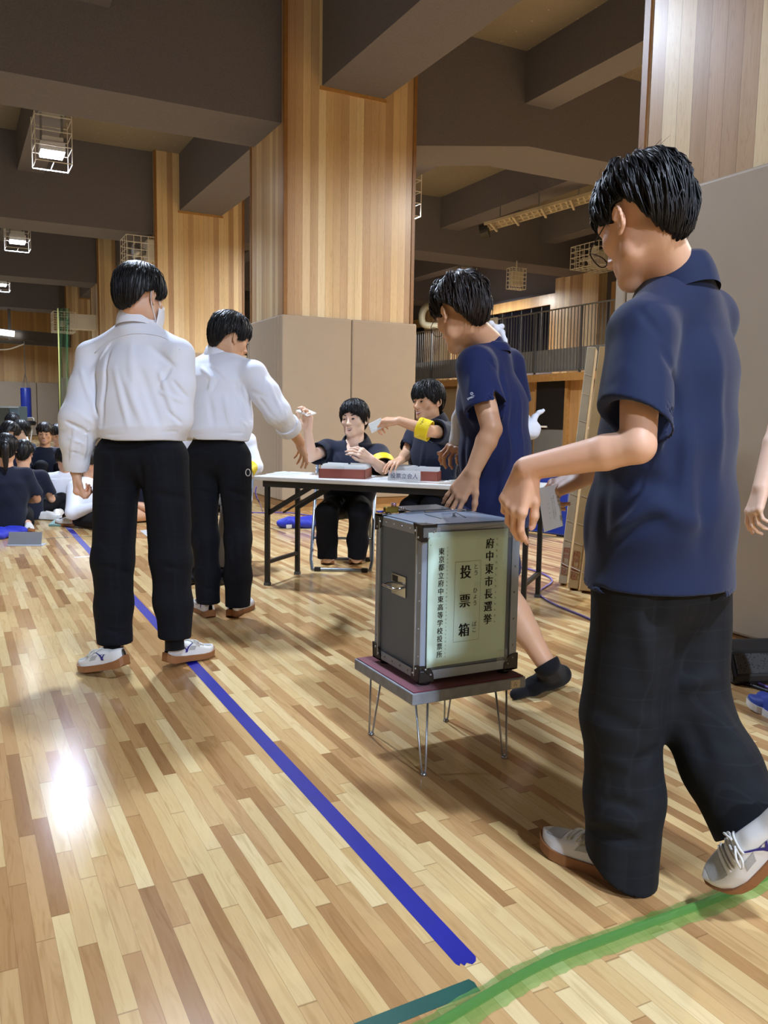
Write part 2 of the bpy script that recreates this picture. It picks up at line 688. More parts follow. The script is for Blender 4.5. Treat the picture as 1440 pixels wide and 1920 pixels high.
for k, (y0, y1) in enumerate(BY):
    struct(along_x([(XL, 4.226), (3.34, 4.226), (3.34, ZC), (XL, ZC)], y0, y1).build('beam', M_BEAM))
    struct(along_x([(4.86, 4.236), (6.60, 4.50), (XR, 4.50), (XR, ZC), (4.86, ZC)], y0, y1).build('beam', M_BEAM))
# the deep beam that ties the pillars together along the hall
ends = [YB] + [v for (a, b, c, d) in sorted(PIL, key=lambda p: p[2]) for v in (c, d)] + [YF]
for i in range(0, len(ends), 2):
    struct(MB().box((3.73, ends[i] - 0.02, 4.655), (4.49, ends[i + 1] + 0.02, ZC)).build('beam', M_BEAM))
    if ends[i + 1] < YF:
        struct(MB().box((3.70, ends[i + 1] - 0.012, 4.615), (4.52, ends[i + 1] + 0.012, 4.655)).build('trim_ledge', M_TRIM))
# joists between the beams
jx = [(1.11, 1.52), (-1.49, -1.08), (-4.09, -3.68), (-6.69, -6.28), (-9.29, -8.88), (6.52, 6.94), (9.19, 9.66), (11.79, 12.2)]
for (a, b) in jx:
    ys = [YB] + [v for p in BY for v in p] + [YF]
    for i in range(0, len(ys), 2):
        struct(MB().box((a, ys[i] - 0.01, 5.0), (b, ys[i + 1] + 0.01, ZC)).build('beam_joist', M_BEAM))

# ------------------------------------------------------------------ right aisle: gallery, doors, wall pillars
XG = 11.5            # gallery edge
XW = 13.55           # wall behind the gallery
struct(MB().box((XW, YB, 0), (XR, YF, ZC)).build('wall_right', M_BEAM))
m = MB()
for y0 in (2.1, 8.6, 15.13, 21.5, 28.0):
    m.box((13.30, y0, 2.06), (XW + 0.01, y0 + 1.56, 4.52))
struct(m.build('pillar_wall', M_PANEL))
GZ = 2.06
struct(MB().box((XG, YB, GZ - 0.10), (XW, YF, GZ)).build('slab_gallery', M_TRIM))
struct(MB().box((XG - 0.02, YB, GZ - 0.16), (XG + 0.03, YF, GZ + 0.0)).build('trim_gallery_edge', M_TRIM))
# lower wall under the gallery: timber bays, tan pads, dark doorway
struct(MB().box((XG + 0.35, YB, 0), (XG + 0.45, YF, GZ - 0.1)).build('wall_under_gallery', M_PANEL_FAR))
m = MB()
for y in (3.5, 5.2, 6.9, 8.6, 10.3, 12.0, 16.9, 18.6, 20.3, 22.0):
    m.box((XG + 0.27, y + 0.01, 0.13), (XG + 0.36, y + 1.69, GZ - 0.2))
struct(m.build('wall_under_gallery_padding', M_PAD, bevel=0.015))

# ------------------------------------------------------------------ gallery: windows, railing, wall fittings
wi = 0
for (y0, y1) in ((17.05, 20.9), (23.35, 27.4), (10.6, 14.6)):
    wi += 1
    fr = MB()
    z0, z1 = 2.62, 3.95
    fr.box((XW - 0.10, y0 - 0.27, z1), (XW, y1 + 0.27, z1 + 0.26))
    fr.box((XW - 0.10, y0 - 0.27, z0 - 0.06), (XW, y0, z1))
    fr.box((XW - 0.10, y1, z0 - 0.06), (XW, y1 + 0.27, z1))
    fr.box((XW - 0.10, y0, z0 - 0.10), (XW, y1, z0))
    o = struct(fr.build('window_%d' % wi, M_PANEL_FAR))
    g = MB().box((XW - 0.02, y0, z0), (XW + 0.01, y1, z1)).build('glazing', mat('night_glass', '#0a0b12', rough=0.08, var=0, spec=0.6))
    g.parent = o
    g.location = (0, 0, 0)
    ml = MB()
    for q in range(1, 9):
        yy = y0 + (y1 - y0) * q / 9
        ml.box((XW - 0.035, yy - 0.012, z0), (XW - 0.02, yy + 0.012, z1))
    b = ml.build('window_blind_mullions', mat('dark_mullion', '#3a3b40', rough=0.5))
    b.parent = o
    b.location = (0, 0, 0)
    # timber band of wall beside the windows
struct(MB().box((XW - 0.05, 20.9, 2.4), (XW + 0.0, 23.2, 4.5)).build('wall_gallery_timber', M_PANEL))

rail = thing('gallery_railing', 'grey metal railing of thin upright bars along the upper gallery', 'railing', (XG, 13.0, GZ))
org = (XG, 13.0, GZ)
MB().box((XG - 0.025, 6.0, 3.395), (XG + 0.025, 26.0, 3.42)).build('top_rail', M_STEEL, rail, world_origin=org)
MB().box((XG - 0.02, 6.0, 2.10), (XG + 0.02, 26.0, 2.12)).build('bottom_rail', M_STEEL, rail, world_origin=org)
m = MB()
y = 6.0
while y < 26.0:
    m.box((XG - 0.007, y - 0.007, 2.11), (XG + 0.007, y + 0.007, 3.40))
    y += 0.105
m.build('upright_bars', M_STEEL, rail, world_origin=org)
for q in range(14):
    y = 6.05 + q * 1.5
    MB().box((XG - 0.02, y - 0.02, 2.06), (XG + 0.02, y + 0.02, 3.40)).build('post', mat('grey_post', '#5d5f62', rough=0.5, metal=0.4), rail, world_origin=org)
MB().box((XG + 0.03, 6.0, 2.10), (XG + 0.045, 26.0, 2.58)).build('kick_plate', M_GREYMET, rail, world_origin=org)

# white panel hung over the railing behind the student with the arm sling
pa, pb = at(860, 600, depth_of((XG, 17.2, 3))), at(934, 600, depth_of((XG, 16.3, 3)))
tag(MB().box((XG - 0.10, 16.45, 2.16), (XG - 0.04, 17.95, 3.44)).build('notice_board', M_WHITE, origin=(XG - 0.07, 17.2, 2.16), bevel=0.008),
    'white board hung on the gallery railing behind the student with the arm sling', 'board')

# dark doorway and grey low door under the gallery
door = struct(MB().box((XG + 0.26, 14.22, 0.02), (XG + 0.37, 15.35, 1.97)).build('door_1', M_TRIM))
b = MB().box((XG + 0.24, 14.31, 0.87), (XG + 0.30, 15.26, 1.93)).build('door_void', M_DARK); b.parent = door
b = MB().box((XG + 0.22, 14.31, 0.03), (XG + 0.29, 15.26, 0.86)).build('door_panel', M_GREYMET); b.parent = door
struct(MB().box((XG + 0.22, 15.45, 0.03), (XG + 0.36, 16.7, 0.86)).build('wall_grey_dado', M_GREYMET))
for (ya, yb, lab) in ((14.75, 15.35, 'short white handrail across the dark doorway under the gallery'),
                      (12.9, 13.65, 'short white handrail on the tan wall behind the tall cartons')):
    h = thing('handrail', lab, 'handrail', (XG + 0.15, ya, 0.92), group='white wall handrails')
    MB().tube([(XG + 0.16, ya, 0.92), (XG + 0.16, yb, 0.92)], 0.022, 10).build('bar', M_WHITE, h, world_origin=(XG + 0.15, ya, 0.92), smooth=True)
    for yy in (ya + 0.06, yb - 0.06):
        MB().tube([(XG + 0.16, yy, 0.92), (XG + 0.24, yy, 0.90), (XG + 0.30, yy, 0.90)], 0.011, 8).build('bracket', M_STEEL, h, world_origin=(XG + 0.15, ya, 0.92), smooth=True)

M_CAGE = mat('white_wire', '#dddcd6', rough=0.4, var=0)


def cage_edges(m, lo, hi, nx, ny, nz, r):
    """wire cage: rings and uprights on the faces of a box"""
    (x0, y0, z0), (x1, y1, z1) = lo, hi
    for k in range(nz + 1):
        z = z0 + (z1 - z0) * k / nz
        m.tube([(x0, y0, z), (x1, y0, z), (x1, y1, z), (x0, y1, z)], r, 5, closed=True)
    for i in range(nx + 1):
        x = x0 + (x1 - x0) * i / nx
        for y in (y0, y1):
            m.tube([(x, y, z0), (x, y, z1)], r, 5)
        m.tube([(x, y0, z0), (x, y1, z0)], r, 5)
    for j in range(ny + 1):
        y = y0 + (y1 - y0) * j / ny
        for x in (x0, x1):
            m.tube([(x, y, z0), (x, y, z1)], r, 5)
        m.tube([(x0, y, z0), (x1, y, z0)], r, 5)


def floodlight(x, y, z, label, lit=True):
    t = thing('floodlight', label, 'floodlight', (x, y, z), group='caged floodlights on the joists')
    og = (0, 0, 0)
    m = MB()
    m.box((-0.16, -0.12, 0.0), (0.16, 0.12, -0.05))
    m.bar((-0.13, 0, -0.05), (-0.13, 0, -0.40), 0.02, 0.03)
    m.bar((0.13, 0, -0.05), (0.13, 0, -0.40), 0.02, 0.03)
    m.build('bracket', mat('grey_bracket', '#8e8f90', rough=0.5, metal=0.3), t)
    m = MB().box((-0.15, -0.15, -0.54), (0.15, 0.15, -0.43))
    for q in range(7):
        m.box((-0.13, -0.13 + q * 0.04, -0.43), (0.13, -0.12 + q * 0.04, -0.36))
    m.build('housing', mat('white_housing', '#d8d9db', rough=0.4), t)
    if lit:
        MB().box((-0.14, -0.14, -0.57), (0.14, 0.14, -0.541)).build('lamp_face', mat('lit_lamp_face', '#ffffff', var=0, emit='#f1f5ff', estr=38.0), t)
    m = MB()
    w, d = 0.225, 0.225
    for z_, on in ((-0.14, 1), (-0.32, 1), (-0.50, 1), (-0.70, 1)):
        m.tube([(-w, -d, z_), (w, -d, z_), (w, d, z_), (-w, d, z_)], 0.007, 6, closed=True)
    for (a, b) in ((-w, -d), (w, -d), (w, d), (-w, d)):
        m.tube([(a, b, -0.05), (a, b, -0.70)], 0.007, 6)
    m.tube([(0, -d, -0.70), (0, d, -0.70)], 0.007, 6)
    m.build('cage', M_CAGE, t)
    return t


names = ['caged floodlight on the joist high above the student with the face mask',
         'caged floodlight on the joist, second in the row going away',
         'caged floodlight at the left edge, farthest lit one of the row']
for (ly, lab) in ((12.2, names[0]), (18.7, names[1]), (25.2, names[2])):
    floodlight(1.31, ly, 5.0, lab)
floodlight(1.31, 5.7, 5.0, 'caged floodlight above the voting table, out of view overhead')
floodlight(6.62, 12.3, 5.0, 'caged floodlight half hidden behind the right edge of the near timber pillar')
floodlight(12.0, 18.8, 5.0, 'caged floodlight high behind the head of the arm-sling student')

# loudspeaker box in a wire cage on the second pillar's left side
c = at(262, 472, depth_of((3.0, 15.6, 4.0)))
t = thing('caged_loudspeaker', 'wire cage with a small loudspeaker on the side of the second timber pillar', 'loudspeaker', c)
m = MB(); cage_edges(m, (-0.28, -0.28, -0.25), (0.22, 0.28, 0.22), 4, 3, 4, 0.006)
m.build('cage', M_CAGE, t)
MB().box((0.10, -0.18, -0.16), (0.42, 0.18, 0.2)).build('mount', M_WHITE, t, bevel=0.01)
MB().lathe((-0.02, 0, 0), [(0.05, 0.12), (0.09, 0.02), (0.13, -0.10), (0.11, -0.10)], 16, axis=0).build('horn', M_STEEL, t, smooth=True)

# white caged speaker box on the wall pillar beside the glasses of the walking student
c = at(1122, 484, depth_of((12.9, 15.6, 4.2)) * 0.945)
t = thing('caged_air_unit', 'white caged box high on the far wall pillar just beyond the walking student\'s glasses', 'speaker box', c)
m = MB(); cage_edges(m, (-0.4, -0.45, -0.22), (0.45, 0.45, 0.26), 5, 6, 4, 0.010)
m.build('cage', M_CAGE, t)
m = MB(); m.tube(smooth_path([(-0.25, -0.2, 0.2), (-0.28, -0.1, 0.0), (-0.2, 0.0, -0.10), (0.3, 0.0, -0.12)]), 0.06, 10)
m.build('pipe', M_WHITE, t, smooth=True)
MB().bar((0.2, 0.3, 0.1), (0.2, 15.40 - c[1], 0.1), 0.06, 0.06).build('bracket', M_WHITE, t)
MB().box((0.0, -0.35, -0.18), (0.42, 0.35, 0.18)).build('box_body', mat('cream_box', '#cfcabd'), t, bevel=0.02)

# small square caged lamp under the far beam
c = at(968, 523, depth_of((9.7, 16.0, 4.1)))
t = thing('caged_wall_lamp', 'small square caged sign lamp hanging below the far beam', 'lamp', c)
MB().box((-0.13, -0.05, -0.16), (0.13, 0.05, 0.16)).build('lamp_box', mat('cream_box', '#cfcabd'), t, bevel=0.01)
m = MB(); cage_edges(m, (-0.19, -0.10, -0.22), (0.19, 0.10, 0.22), 4, 2, 5, 0.006); m.build('cage', M_CAGE, t)

MB().tube([(0, 0, 0.15), (0, 0, 4.51 - c[2])], 0.012, 6).build('stem', M_CAGE, t)

# long ceiling rack of pale metal bars with a dark reel at its end
DR = depth_of((8.9, 12.0, 4.75))
a, b = at(912, 425, DR + 0.4), at(1112, 368, DR - 0.2)
t = thing('ceiling_rack', 'long pale ladder-like metal rack hanging under the aisle joists', 'ceiling rack', (a + b) / 2)
wo = tuple((a + b) / 2)
dv = (b - a) / np.linalg.norm(b - a)
sd = np.cross(dv, (0, 0, 1)); sd /= np.linalg.norm(sd)
m = MB()
for s in (-0.22, 0.0, 0.22):
    m.bar(a + sd * s, b + sd * s, 0.035, 0.05)
m.build('side_rail', mat('pale_rack', '#b9b09b', rough=0.45, metal=0.2), t, world_origin=wo)
m = MB()
for q in range(19):
    p = a + (b - a) * (q + 0.5) / 19
    m.bar(p - sd * 0.22, p + sd * 0.22, 0.03, 0.03)
for q in (1, 5, 10, 15):
    p = a + (b - a) * (q + 0.5) / 19
    m.bar(p - sd * 0.25 + (0, 0, -0.06), p + sd * 0.42 + (0, 0, -0.06), 0.035, 0.035)
m.build('rungs', mat('pale_rack', '#b9b09b'), t, world_origin=wo)
for q in (2, 9, 16):
    p = a + (b - a) * (q + 0.5) / 19
    MB().tube([p, p + np.array([0, 0, 5.0 - p[2]])], 0.012, 6).build('hanger', M_STEEL, t, world_origin=wo)
MB().tube([a - dv * 0.10 + (0, 0, -0.07), a + dv * 0.04 + (0, 0, -0.07)], 0.13, 16).build('reel', M_BLACK, t, world_origin=wo)

# pale duct bend beside the pillar, far down the aisle
c = at(795, 590, 23.9)
t = thing('pipe_bend', 'thick cream pipe bend on the far aisle wall right of the near pillar', 'pipe', c)
e = [at(842, 572, 24.2) - c, at(812, 574, 23.9) - c, at(798, 576, 23.9) - c, at(791, 590, 23.9) - c, at(793, 606, 23.9) - c, at(806, 611, 23.9) - c, at(838, 611, 24.0) - c]
MB().tube(smooth_path(e), 0.10, 12).build('bend', mat('cream_pipe', '#a5a28d', rough=0.5), t, smooth=True)

# ------------------------------------------------------------------ lettering
def text_flat(body, size=1.0, weight=0.0, align='CENTER', line=1.0):
    """flat lettering in the XY plane as (verts, faces)"""
    cu = bpy.data.curves.new('lettering', 'FONT')
    cu.body = body
    cu.size = size
    cu.align_x = align
    cu.align_y = 'CENTER'
    cu.space_line = line
    cu.offset = weight
    cu.resolution_u = 3
    o = bpy.data.objects.new('lettering', cu)
    col.objects.link(o)
    dg = bpy.context.evaluated_depsgraph_get()
    dg.update()
    me = bpy.data.meshes.new_from_object(o.evaluated_get(dg))
    V = [tuple(v.co) for v in me.vertices]
    F = [tuple(p.vertices) for p in me.polygons]
    bpy.data.objects.remove(o)
    bpy.data.curves.remove(cu)
    bpy.data.meshes.remove(me)
    return V, F


def put_text(mb, body, cx, cy, size, ex, ey, o, weight=0.0, height=None, squash=1.0):
    """add lettering to mb; centre at o + ex*cx + ey*cy, ex/ey unit axes; fitted to 'size' em height"""
    V, F = text_flat(body, 1.0, weight)
    if not V:
        return
    A = np.array(V)
    lo, hi = A.min(0), A.max(0)
    c = (lo + hi) / 2
    A = A - c
    ex = np.asarray(ex, float); ey = np.asarray(ey, float)
    P = np.asarray(o, float) + np.outer(A[:, 0] * size * squash + cx, ex) + np.outer(A[:, 1] * size + cy, ey)
    mb.add(P, F)


def put_column(mb, chars, cx, y_top, pitch, size, ex, ey, o, weight=0.0, squash=1.0):
    """vertical writing; weight widens the upright strokes only, like a Mincho face"""
    n = 1 if weight == 0 else 4
    for i, ch in enumerate(chars):
        for k in range(n):
            dx = 0 if n == 1 else (k / (n - 1) - 0.5) * weight * 2 * size
            put_text(mb, ch, cx + dx, y_top - pitch * i, size, ex, ey, o, 0.0, squash=squash)


M_INK = mat('black_ink', '#14140f', rough=0.7, var=0)
M_INK_BLUE = mat('navy_ink', '#1d2b57', rough=0.7, var=0)
M_PAPER = mat('white_paper', '#e9ebea', rough=0.7, var=0.02)
_t = M_PAPER.node_tree; _o = [n for n in _t.nodes if n.type == 'OUTPUT_MATERIAL'][0]
_a = _t.nodes.new('ShaderNodeBsdfTranslucent'); _a.inputs[0].default_value = (0.85, 0.86, 0.86, 1)
_m = _t.nodes.new('ShaderNodeMixShader'); _m.inputs[0].default_value = 0.55
_t.links.new(_t.nodes['Principled BSDF'].outputs[0], _m.inputs[1]); _t.links.new(_a.outputs[0], _m.inputs[2]); _t.links.new(_m.outputs[0], _o.inputs[0])
M_GREENPAPER = mat('pale_green_paper', '#cdeadb', rough=0.6, var=0.02)

# ------------------------------------------------------------------ low stand with hairpin legs
SX0, SX1, SY0, SY1, SZ = 1.178, 1.590, 2.068, 2.470, 0.268
sc_ = ((SX0 + SX1) / 2, (SY0 + SY1) / 2, 0)
stand = thing('low_stand', 'low grey-edged stand with red felt top and wire hairpin legs under the ballot box', 'stand', sc_)
M_STANDGREY = mat('worn_grey_paint', '#868c93', rough=0.5, var=0.16, vscale=25)
MB().box((SX0, SY0, SZ - 0.036), (SX1, SY1, SZ)).build('apron', M_STANDGREY, stand, world_origin=sc_, bevel=0.003)
MB().box((SX0 + 0.006, SY0 + 0.006, SZ), (SX1 - 0.006, SY1 - 0.006, SZ + 0.003)).build('felt_top', mat('crimson_felt', '#6e1f33', rough=0.95, var=0.12, vscale=90, sheen=0.3), stand, world_origin=sc_)
for (lx, ly, dx, dy) in ((SX0 + 0.06, SY0 + 0.05, -1, -1), (SX0 + 0.06, SY1 - 0.05, -1, 1), (SX1 - 0.06, SY0 + 0.05, 1, -1), (SX1 - 0.06, SY1 - 0.05, 1, 1)):
    fx, fy = lx + 0.004 * dx, ly + 0.028 * dy
    p = [(lx - 0.022, ly + 0.0 * dy, SZ - 0.036), (fx - 0.007, fy, 0.012), (fx - 0.004, fy, 0.005), (fx + 0.004, fy, 0.005), (fx + 0.007, fy, 0.012), (lx + 0.022, ly, SZ - 0.036)]
    g = MB().tube(p, 0.0033, 8)
    lg = g.build('leg', M_STEEL, stand, world_origin=sc_, smooth=True)
    fo = MB().lathe((fx, fy, 0), [(0.010, 0.0), (0.011, 0.004), (0.007, 0.010)], 12).build('foot_cap', M_STEEL, lg, world_origin=sc_, smooth=True)
lab = MB().box((SX1 - 0.058, SY0 - 0.0012, SZ - 0.032), (SX1 - 0.022, SY0 + 0.001, SZ - 0.006)).build('label_sticker', mat('aged_label', '#d9cdb0', rough=0.7, var=0.15, vscale=160), stand, world_origin=sc_)
m = MB()
put_text(m, 'ル', 0, 0, 0.017, (1, 0, 0), (0, 0, 1), (SX1 - 0.040, SY0 - 0.0016, SZ - 0.019), 0.0)
m.build('lettering', mat('sticker_ink', '#3a3428', var=0), lab, world_origin=sc_)

# ------------------------------------------------------------------ ballot box
BX0, BX1, BY0, BY1, BZ0, BZ1 = 1.222, 1.578, 2.106, 2.410, SZ + 0.003, 0.762
bc = ((BX0 + BX1) / 2, (BY0 + BY1) / 2, BZ0)
bb = thing('ballot_box', 'grey metal ballot box with black corner guards and a pale green notice on its front', 'ballot box', bc)
M_BOXP = mat('box_grey_panel', '#636f7f', rough=0.5, var=0.05, bump=0.08, bscale=300)
M_BOXE = mat('box_grey_edge', '#929dad', rough=0.36, metal=0.15, var=0.04)
M_GUARD = mat('black_corner_guard', '#1c1b1b', rough=0.42, var=0.05)
zf = BZ0 + 0.018
MB().box((BX0 + 0.006, BY0 + 0.004, zf + 0.004), (BX1 - 0.006, BY1 - 0.004, BZ1 - 0.004)).build('body_panel', M_BOXP, bb, world_origin=bc)
e = MB()
W = 0.030
for (x, y) in ((BX0, BY0), (BX1, BY0), (BX0, BY1), (BX1, BY1)):
    x_in = x + W if x == BX0 else x - W
    y_in = y + W if y == BY0 else y - W
    e.box((min(x, x_in), min(y, y_in), zf), (max(x, x_in), max(y, y_in), BZ1))
for z in (zf, BZ1 - W):
    for y in (BY0, BY1 - W):
        e.box((BX0, y, z), (BX1, y + W, z + W))
    for x in (BX0, BX1 - W):
        e.box((x, BY0, z), (x + W, BY1, z + W))
e.build('edge_frame', M_BOXE, bb, world_origin=bc, bevel=0.0025)
# pale raised beads along the left side of the frame
for y in (BY0 + W, BY1 - W):
    MB().bar((BX0 - 0.002, y, zf + 0.01), (BX0 - 0.002, y, BZ1 - 0.005), 0.004, 0.005, up=(0, 1, 0)).build('edge_bead', mat('bright_aluminium', '#b4b8bb', rough=0.3, metal=0.6, var=0.02), bb, world_origin=bc)
# front inset panel and strip
MB().box((BX0 + 0.022, BY0 - 0.002, 0.36), (BX0 + 0.030, BY0 + 0.01, 0.60)).build('hinge_strip', M_BOXP, bb, world_origin=bc)
# lid
MB().box((BX0 + 0.012, BY0 + 0.012, BZ1), (BX1 - 0.012, BY1 - 0.012, BZ1 + 0.003)).build('lid', mat('box_lid_grey', '#8995a6', rough=0.4, metal=0.1, var=0.05), bb, world_origin=bc)
m = MB()
for (pa_, pb_) in (((797, 964.5), (827, 972.5)), ((853, 960.5), (873, 970.5))):
    a, b = gnd(pa_[0], pa_[1], BZ1 + 0.0032), gnd(pb_[0], pb_[1], BZ1 + 0.0032)
    m.bar(a, b, 0.004, 0.0012)
m.build('paper_slot', mat('slot_black', '#050505', var=0), bb, world_origin=bc)
fp = [gnd(742, 953, BZ1 + 0.006), gnd(818, 949, BZ1 + 0.006), gnd(846, 957, BZ1 + 0.006), gnd(770, 961, BZ1 + 0.006)]
MB().prism(fp, (0, 0, 0.007)).build('lock_plate', mat('box_dark_plate', '#4b5057', rough=0.42, metal=0.3), bb, world_origin=bc, bevel=0.002)
m = MB()
m.bar(gnd(797, 960.5, BZ1 + 0.012), gnd(850, 957, BZ1 + 0.012), 0.010, 0.006)
m.bar(gnd(845, 956, BZ1 + 0.010), gnd(873, 955, BZ1 + 0.010), 0.006, 0.004)
p = gnd(851, 969, BZ1 + 0.003)
m.lathe(p, [(0.008, 0), (0.008, 0.004), (0.004, 0.006), (0.005, 0.011), (0.004, 0.012)], 12)
m.build('latch_hardware', mat('chrome', '#c8cacc', rough=0.15, metal=1.0, var=0), bb, world_origin=bc, smooth=False)
m = MB()
m.bar(gnd(760, 962, BZ1 + 0.006), gnd(792, 960, BZ1 + 0.006), 0.016, 0.008)
m.build('hasp', mat('chrome', '#c8cacc'), bb, world_origin=bc)
# corner guards: rounded three-lobed shells on every corner
R_ = 0.052


def guard(cx, cy, cz, sx, sy, sz):
    t = 0.0035
    mb = MB()

    def lobe(axis):
        pts = [(0, 0)]
        for k in range(9):
            a = math.pi / 2 * k / 8
            pts.append((R_ * (math.cos(a) ** 0.75), R_ * (math.sin(a) ** 0.75)))
        out = []
        for (u, v) in pts:
            if axis == 0:
                out.append((cx - t * sx, cy - t * sy + u * sy, cz - t * sz + v * sz))
            elif axis == 1:
                out.append((cx - t * sx + u * sx, cy - t * sy, cz - t * sz + v * sz))
            else:
                out.append((cx - t * sx + u * sx, cy - t * sy + v * sy, cz - t * sz))
        return out
    d = [(sx, 0, 0), (0, sy, 0), (0, 0, sz)]
    for ax in range(3):
        mb.prism(lobe(ax), np.array(d[ax]) * (t + 0.001))
    g = mb.build('corner_guard', M_GUARD, bb, world_origin=bc, bevel=0.0016)
    rv = MB()
    for ax in range(3):
        for (u, v) in ((0.018, 0.036), (0.036, 0.018)) if ax < 2 else ((0.03, 0.03),):
            if ax == 0:
                c = (cx - (t + 0.0004) * sx, cy + u * sy, cz + v * sz)
            elif ax == 1:
                c = (cx + u * sx, cy - (t + 0.0004) * sy, cz + v * sz)
            else:
                c = (cx + u * sx, cy + v * sy, cz - (t + 0.0004) * sz)
            rv.ball(c, 0.0038, 10)
    rv.build('rivets', M_STEEL, g, world_origin=bc, smooth=True)


for sx in (1, -1):
    for sy in (1, -1):
        for sz in (1, -1):
            guard(BX0 if sx > 0 else BX1, BY0 if sy > 0 else BY1, zf if sz > 0 else BZ1, sx, sy, sz)
for (x, y) in ((BX0 + 0.03, BY0 + 0.03), (BX1 - 0.03, BY0 + 0.03), (BX0 + 0.03, BY1 - 0.03), (BX1 - 0.03, BY1 - 0.03)):
    MB().lathe((x, y, BZ0), [(0.020, 0.0), (0.022, 0.010), (0.020, 0.0165)], 14).build('rubber_foot', M_BLACK, bb, world_origin=bc, smooth=True)
m = MB()
for i in range(5):
    z = zf + 0.075 + i * 0.085
    for y in (BY0 + 0.012, BY1 - 0.014):
        m.ball((BX0 - 0.0002, y, z), 0.003, 8)
    m.ball((BX1 - 0.015, BY0 - 0.0002, z), 0.0034, 8)
    m.ball((BX0 + 0.026, BY0 - 0.0022, z), 0.003, 8)
for i in range(4):
    y = BY0 + 0.075 + i * 0.052
    m.ball((BX0 - 0.0002, y, BZ1 - 0.016), 0.003, 8)
    m.ball((BX0 - 0.0002, y, zf + 0.015), 0.003, 8)
for i in range(3):
    m.ball((BX0 + 0.10 + i * 0.085, BY0 + 0.014, BZ1 + 0.0005), 0.0034, 8)
m.build('rivet_rows', M_STEEL, bb, world_origin=bc, smooth=True)
# drop handle on the left side
hy, hz = (BY0 + BY1) / 2 - 0.005, 0.555
h = MB().box((BX0 + 0.0015, hy - 0.046, hz - 0.030), (BX0 + 0.0045, hy + 0.046, hz + 0.034)).build('handle', mat('chrome', '#c8cacc'), bb, world_origin=bc)
MB().tube([(BX0 + 0.004, hy + 0.042, hz + 0.004), (BX0 - 0.030, hy + 0.042, hz - 0.002), (BX0 - 0.030, hy - 0.042, hz - 0.002), (BX0 + 0.004, hy - 0.042, hz + 0.004)], 0.0042, 8).build('drop_bail', mat('chrome', '#c8cacc'), h, world_origin=bc, smooth=True)
MB().box((BX0 + 0.001, hy + 0.004, hz + 0.010), (BX0 + 0.0012, hy + 0.040, hz + 0.030)).build('handle_recess', mat('slot_black', '#050505'), h, world_origin=bc)
# notice sheet with its lettering
PX0, PX1, PZ0, PZ1 = 1.240, 1.528, 0.331, 0.742


def sheet_pt(u, v, off=0.0):
    lift = 0.004 * math.sin(math.pi * u) * (0.4 + 0.6 * v) + 0.006 * (1 - u) ** 6 * (1 - v)
    return (PX0 + (PX1 - PX0) * u, BY0 - 0.0035 - lift - off, PZ0 + (PZ1 - PZ0) * v)


m = MB().grid(lambda u, v: sheet_pt(u, v), 14, 14)
sheet = m.build('notice_sheet', M_GREENPAPER, bb, world_origin=bc, smooth=True)
md = sheet.modifiers.new('thickness', 'SOLIDIFY'); md.thickness = 0.0005
tx = MB()
PW, PH = PX1 - PX0, PZ1 - PZ0
O = (0.0, 0.0, 0.0)
EX, EY = (1, 0, 0), (0, 1, 0)
put_column(tx, '府中東市長選挙', 0.219, -0.043, 0.0398, 0.0345, EX, EY, O, 0.03, 0.92)
put_column(tx, 'ふちゅうひがししちょうせんきょ', 0.2455, -0.030, 0.0187, 0.0085, EX, EY, O, 0.0)
put_column(tx, '投票箱', 0.132, -0.126, 0.0905, 0.0445, EX, EY, O, 0.03, 0.92)
for chs, y0 in (('とう', -0.112), ('ひょう', -0.187), ('ばこ', -0.292)):
    put_column(tx, chs, 0.1695, y0, 0.0195, 0.018, EX, EY, O, 0.0)
put_column(tx, '東京都立府中東高等学校投票所', 0.0455, -0.058, 0.0243, 0.0225, EX, EY, O, 0.02, 0.92)
put_column(tx, 'とうきょうとりつふちゅうひがしこうとうがっこうとうひょうじょ', 0.0660, -0.048, 0.01155, 0.0062, EX, EY, O, 0.0)
bw = 0.0006
x0, x1, y0, y1 = 0.094, 0.187, -0.094, -0.342
for (a, b, c, d) in ((x0, y0, x1, y0 - bw), (x0, y1, x1, y1 - bw), (x0, y0, x0 + bw, y1), (x1, y0, x1 + bw, y1)):
    tx.add([(a, b, 0), (c, b, 0), (c, d, 0), (a, d, 0)], [(0, 1, 2, 3)])
V = []
for (a, b, c) in tx.v:
    V.append(sheet_pt(min(max(a / PW, 0), 1), min(max(1 + b / PH, 0), 1), 0.0009))
tx.v = V
tx.build('lettering', M_INK, sheet, world_origin=bc)
# clear tape over the sheet's corners
for (u0, u1, v0, v1) in ((-0.06, 0.14, 0.965, 1.035), (0.93, 1.08, 0.93, 1.05), (0.90, 1.04, -0.04, 0.06)):
    MB().add([sheet_pt(u0, v0, 0.0012), sheet_pt(u1, v0, 0.0012), sheet_pt(u1, v1, 0.0012), sheet_pt(u0, v1, 0.0012)], [(0, 1, 2, 3)]).build('clear_tape', mat('clear_tape', '#dfe6e6', rough=0.12, var=0, alpha=0.22), bb, world_origin=bc)

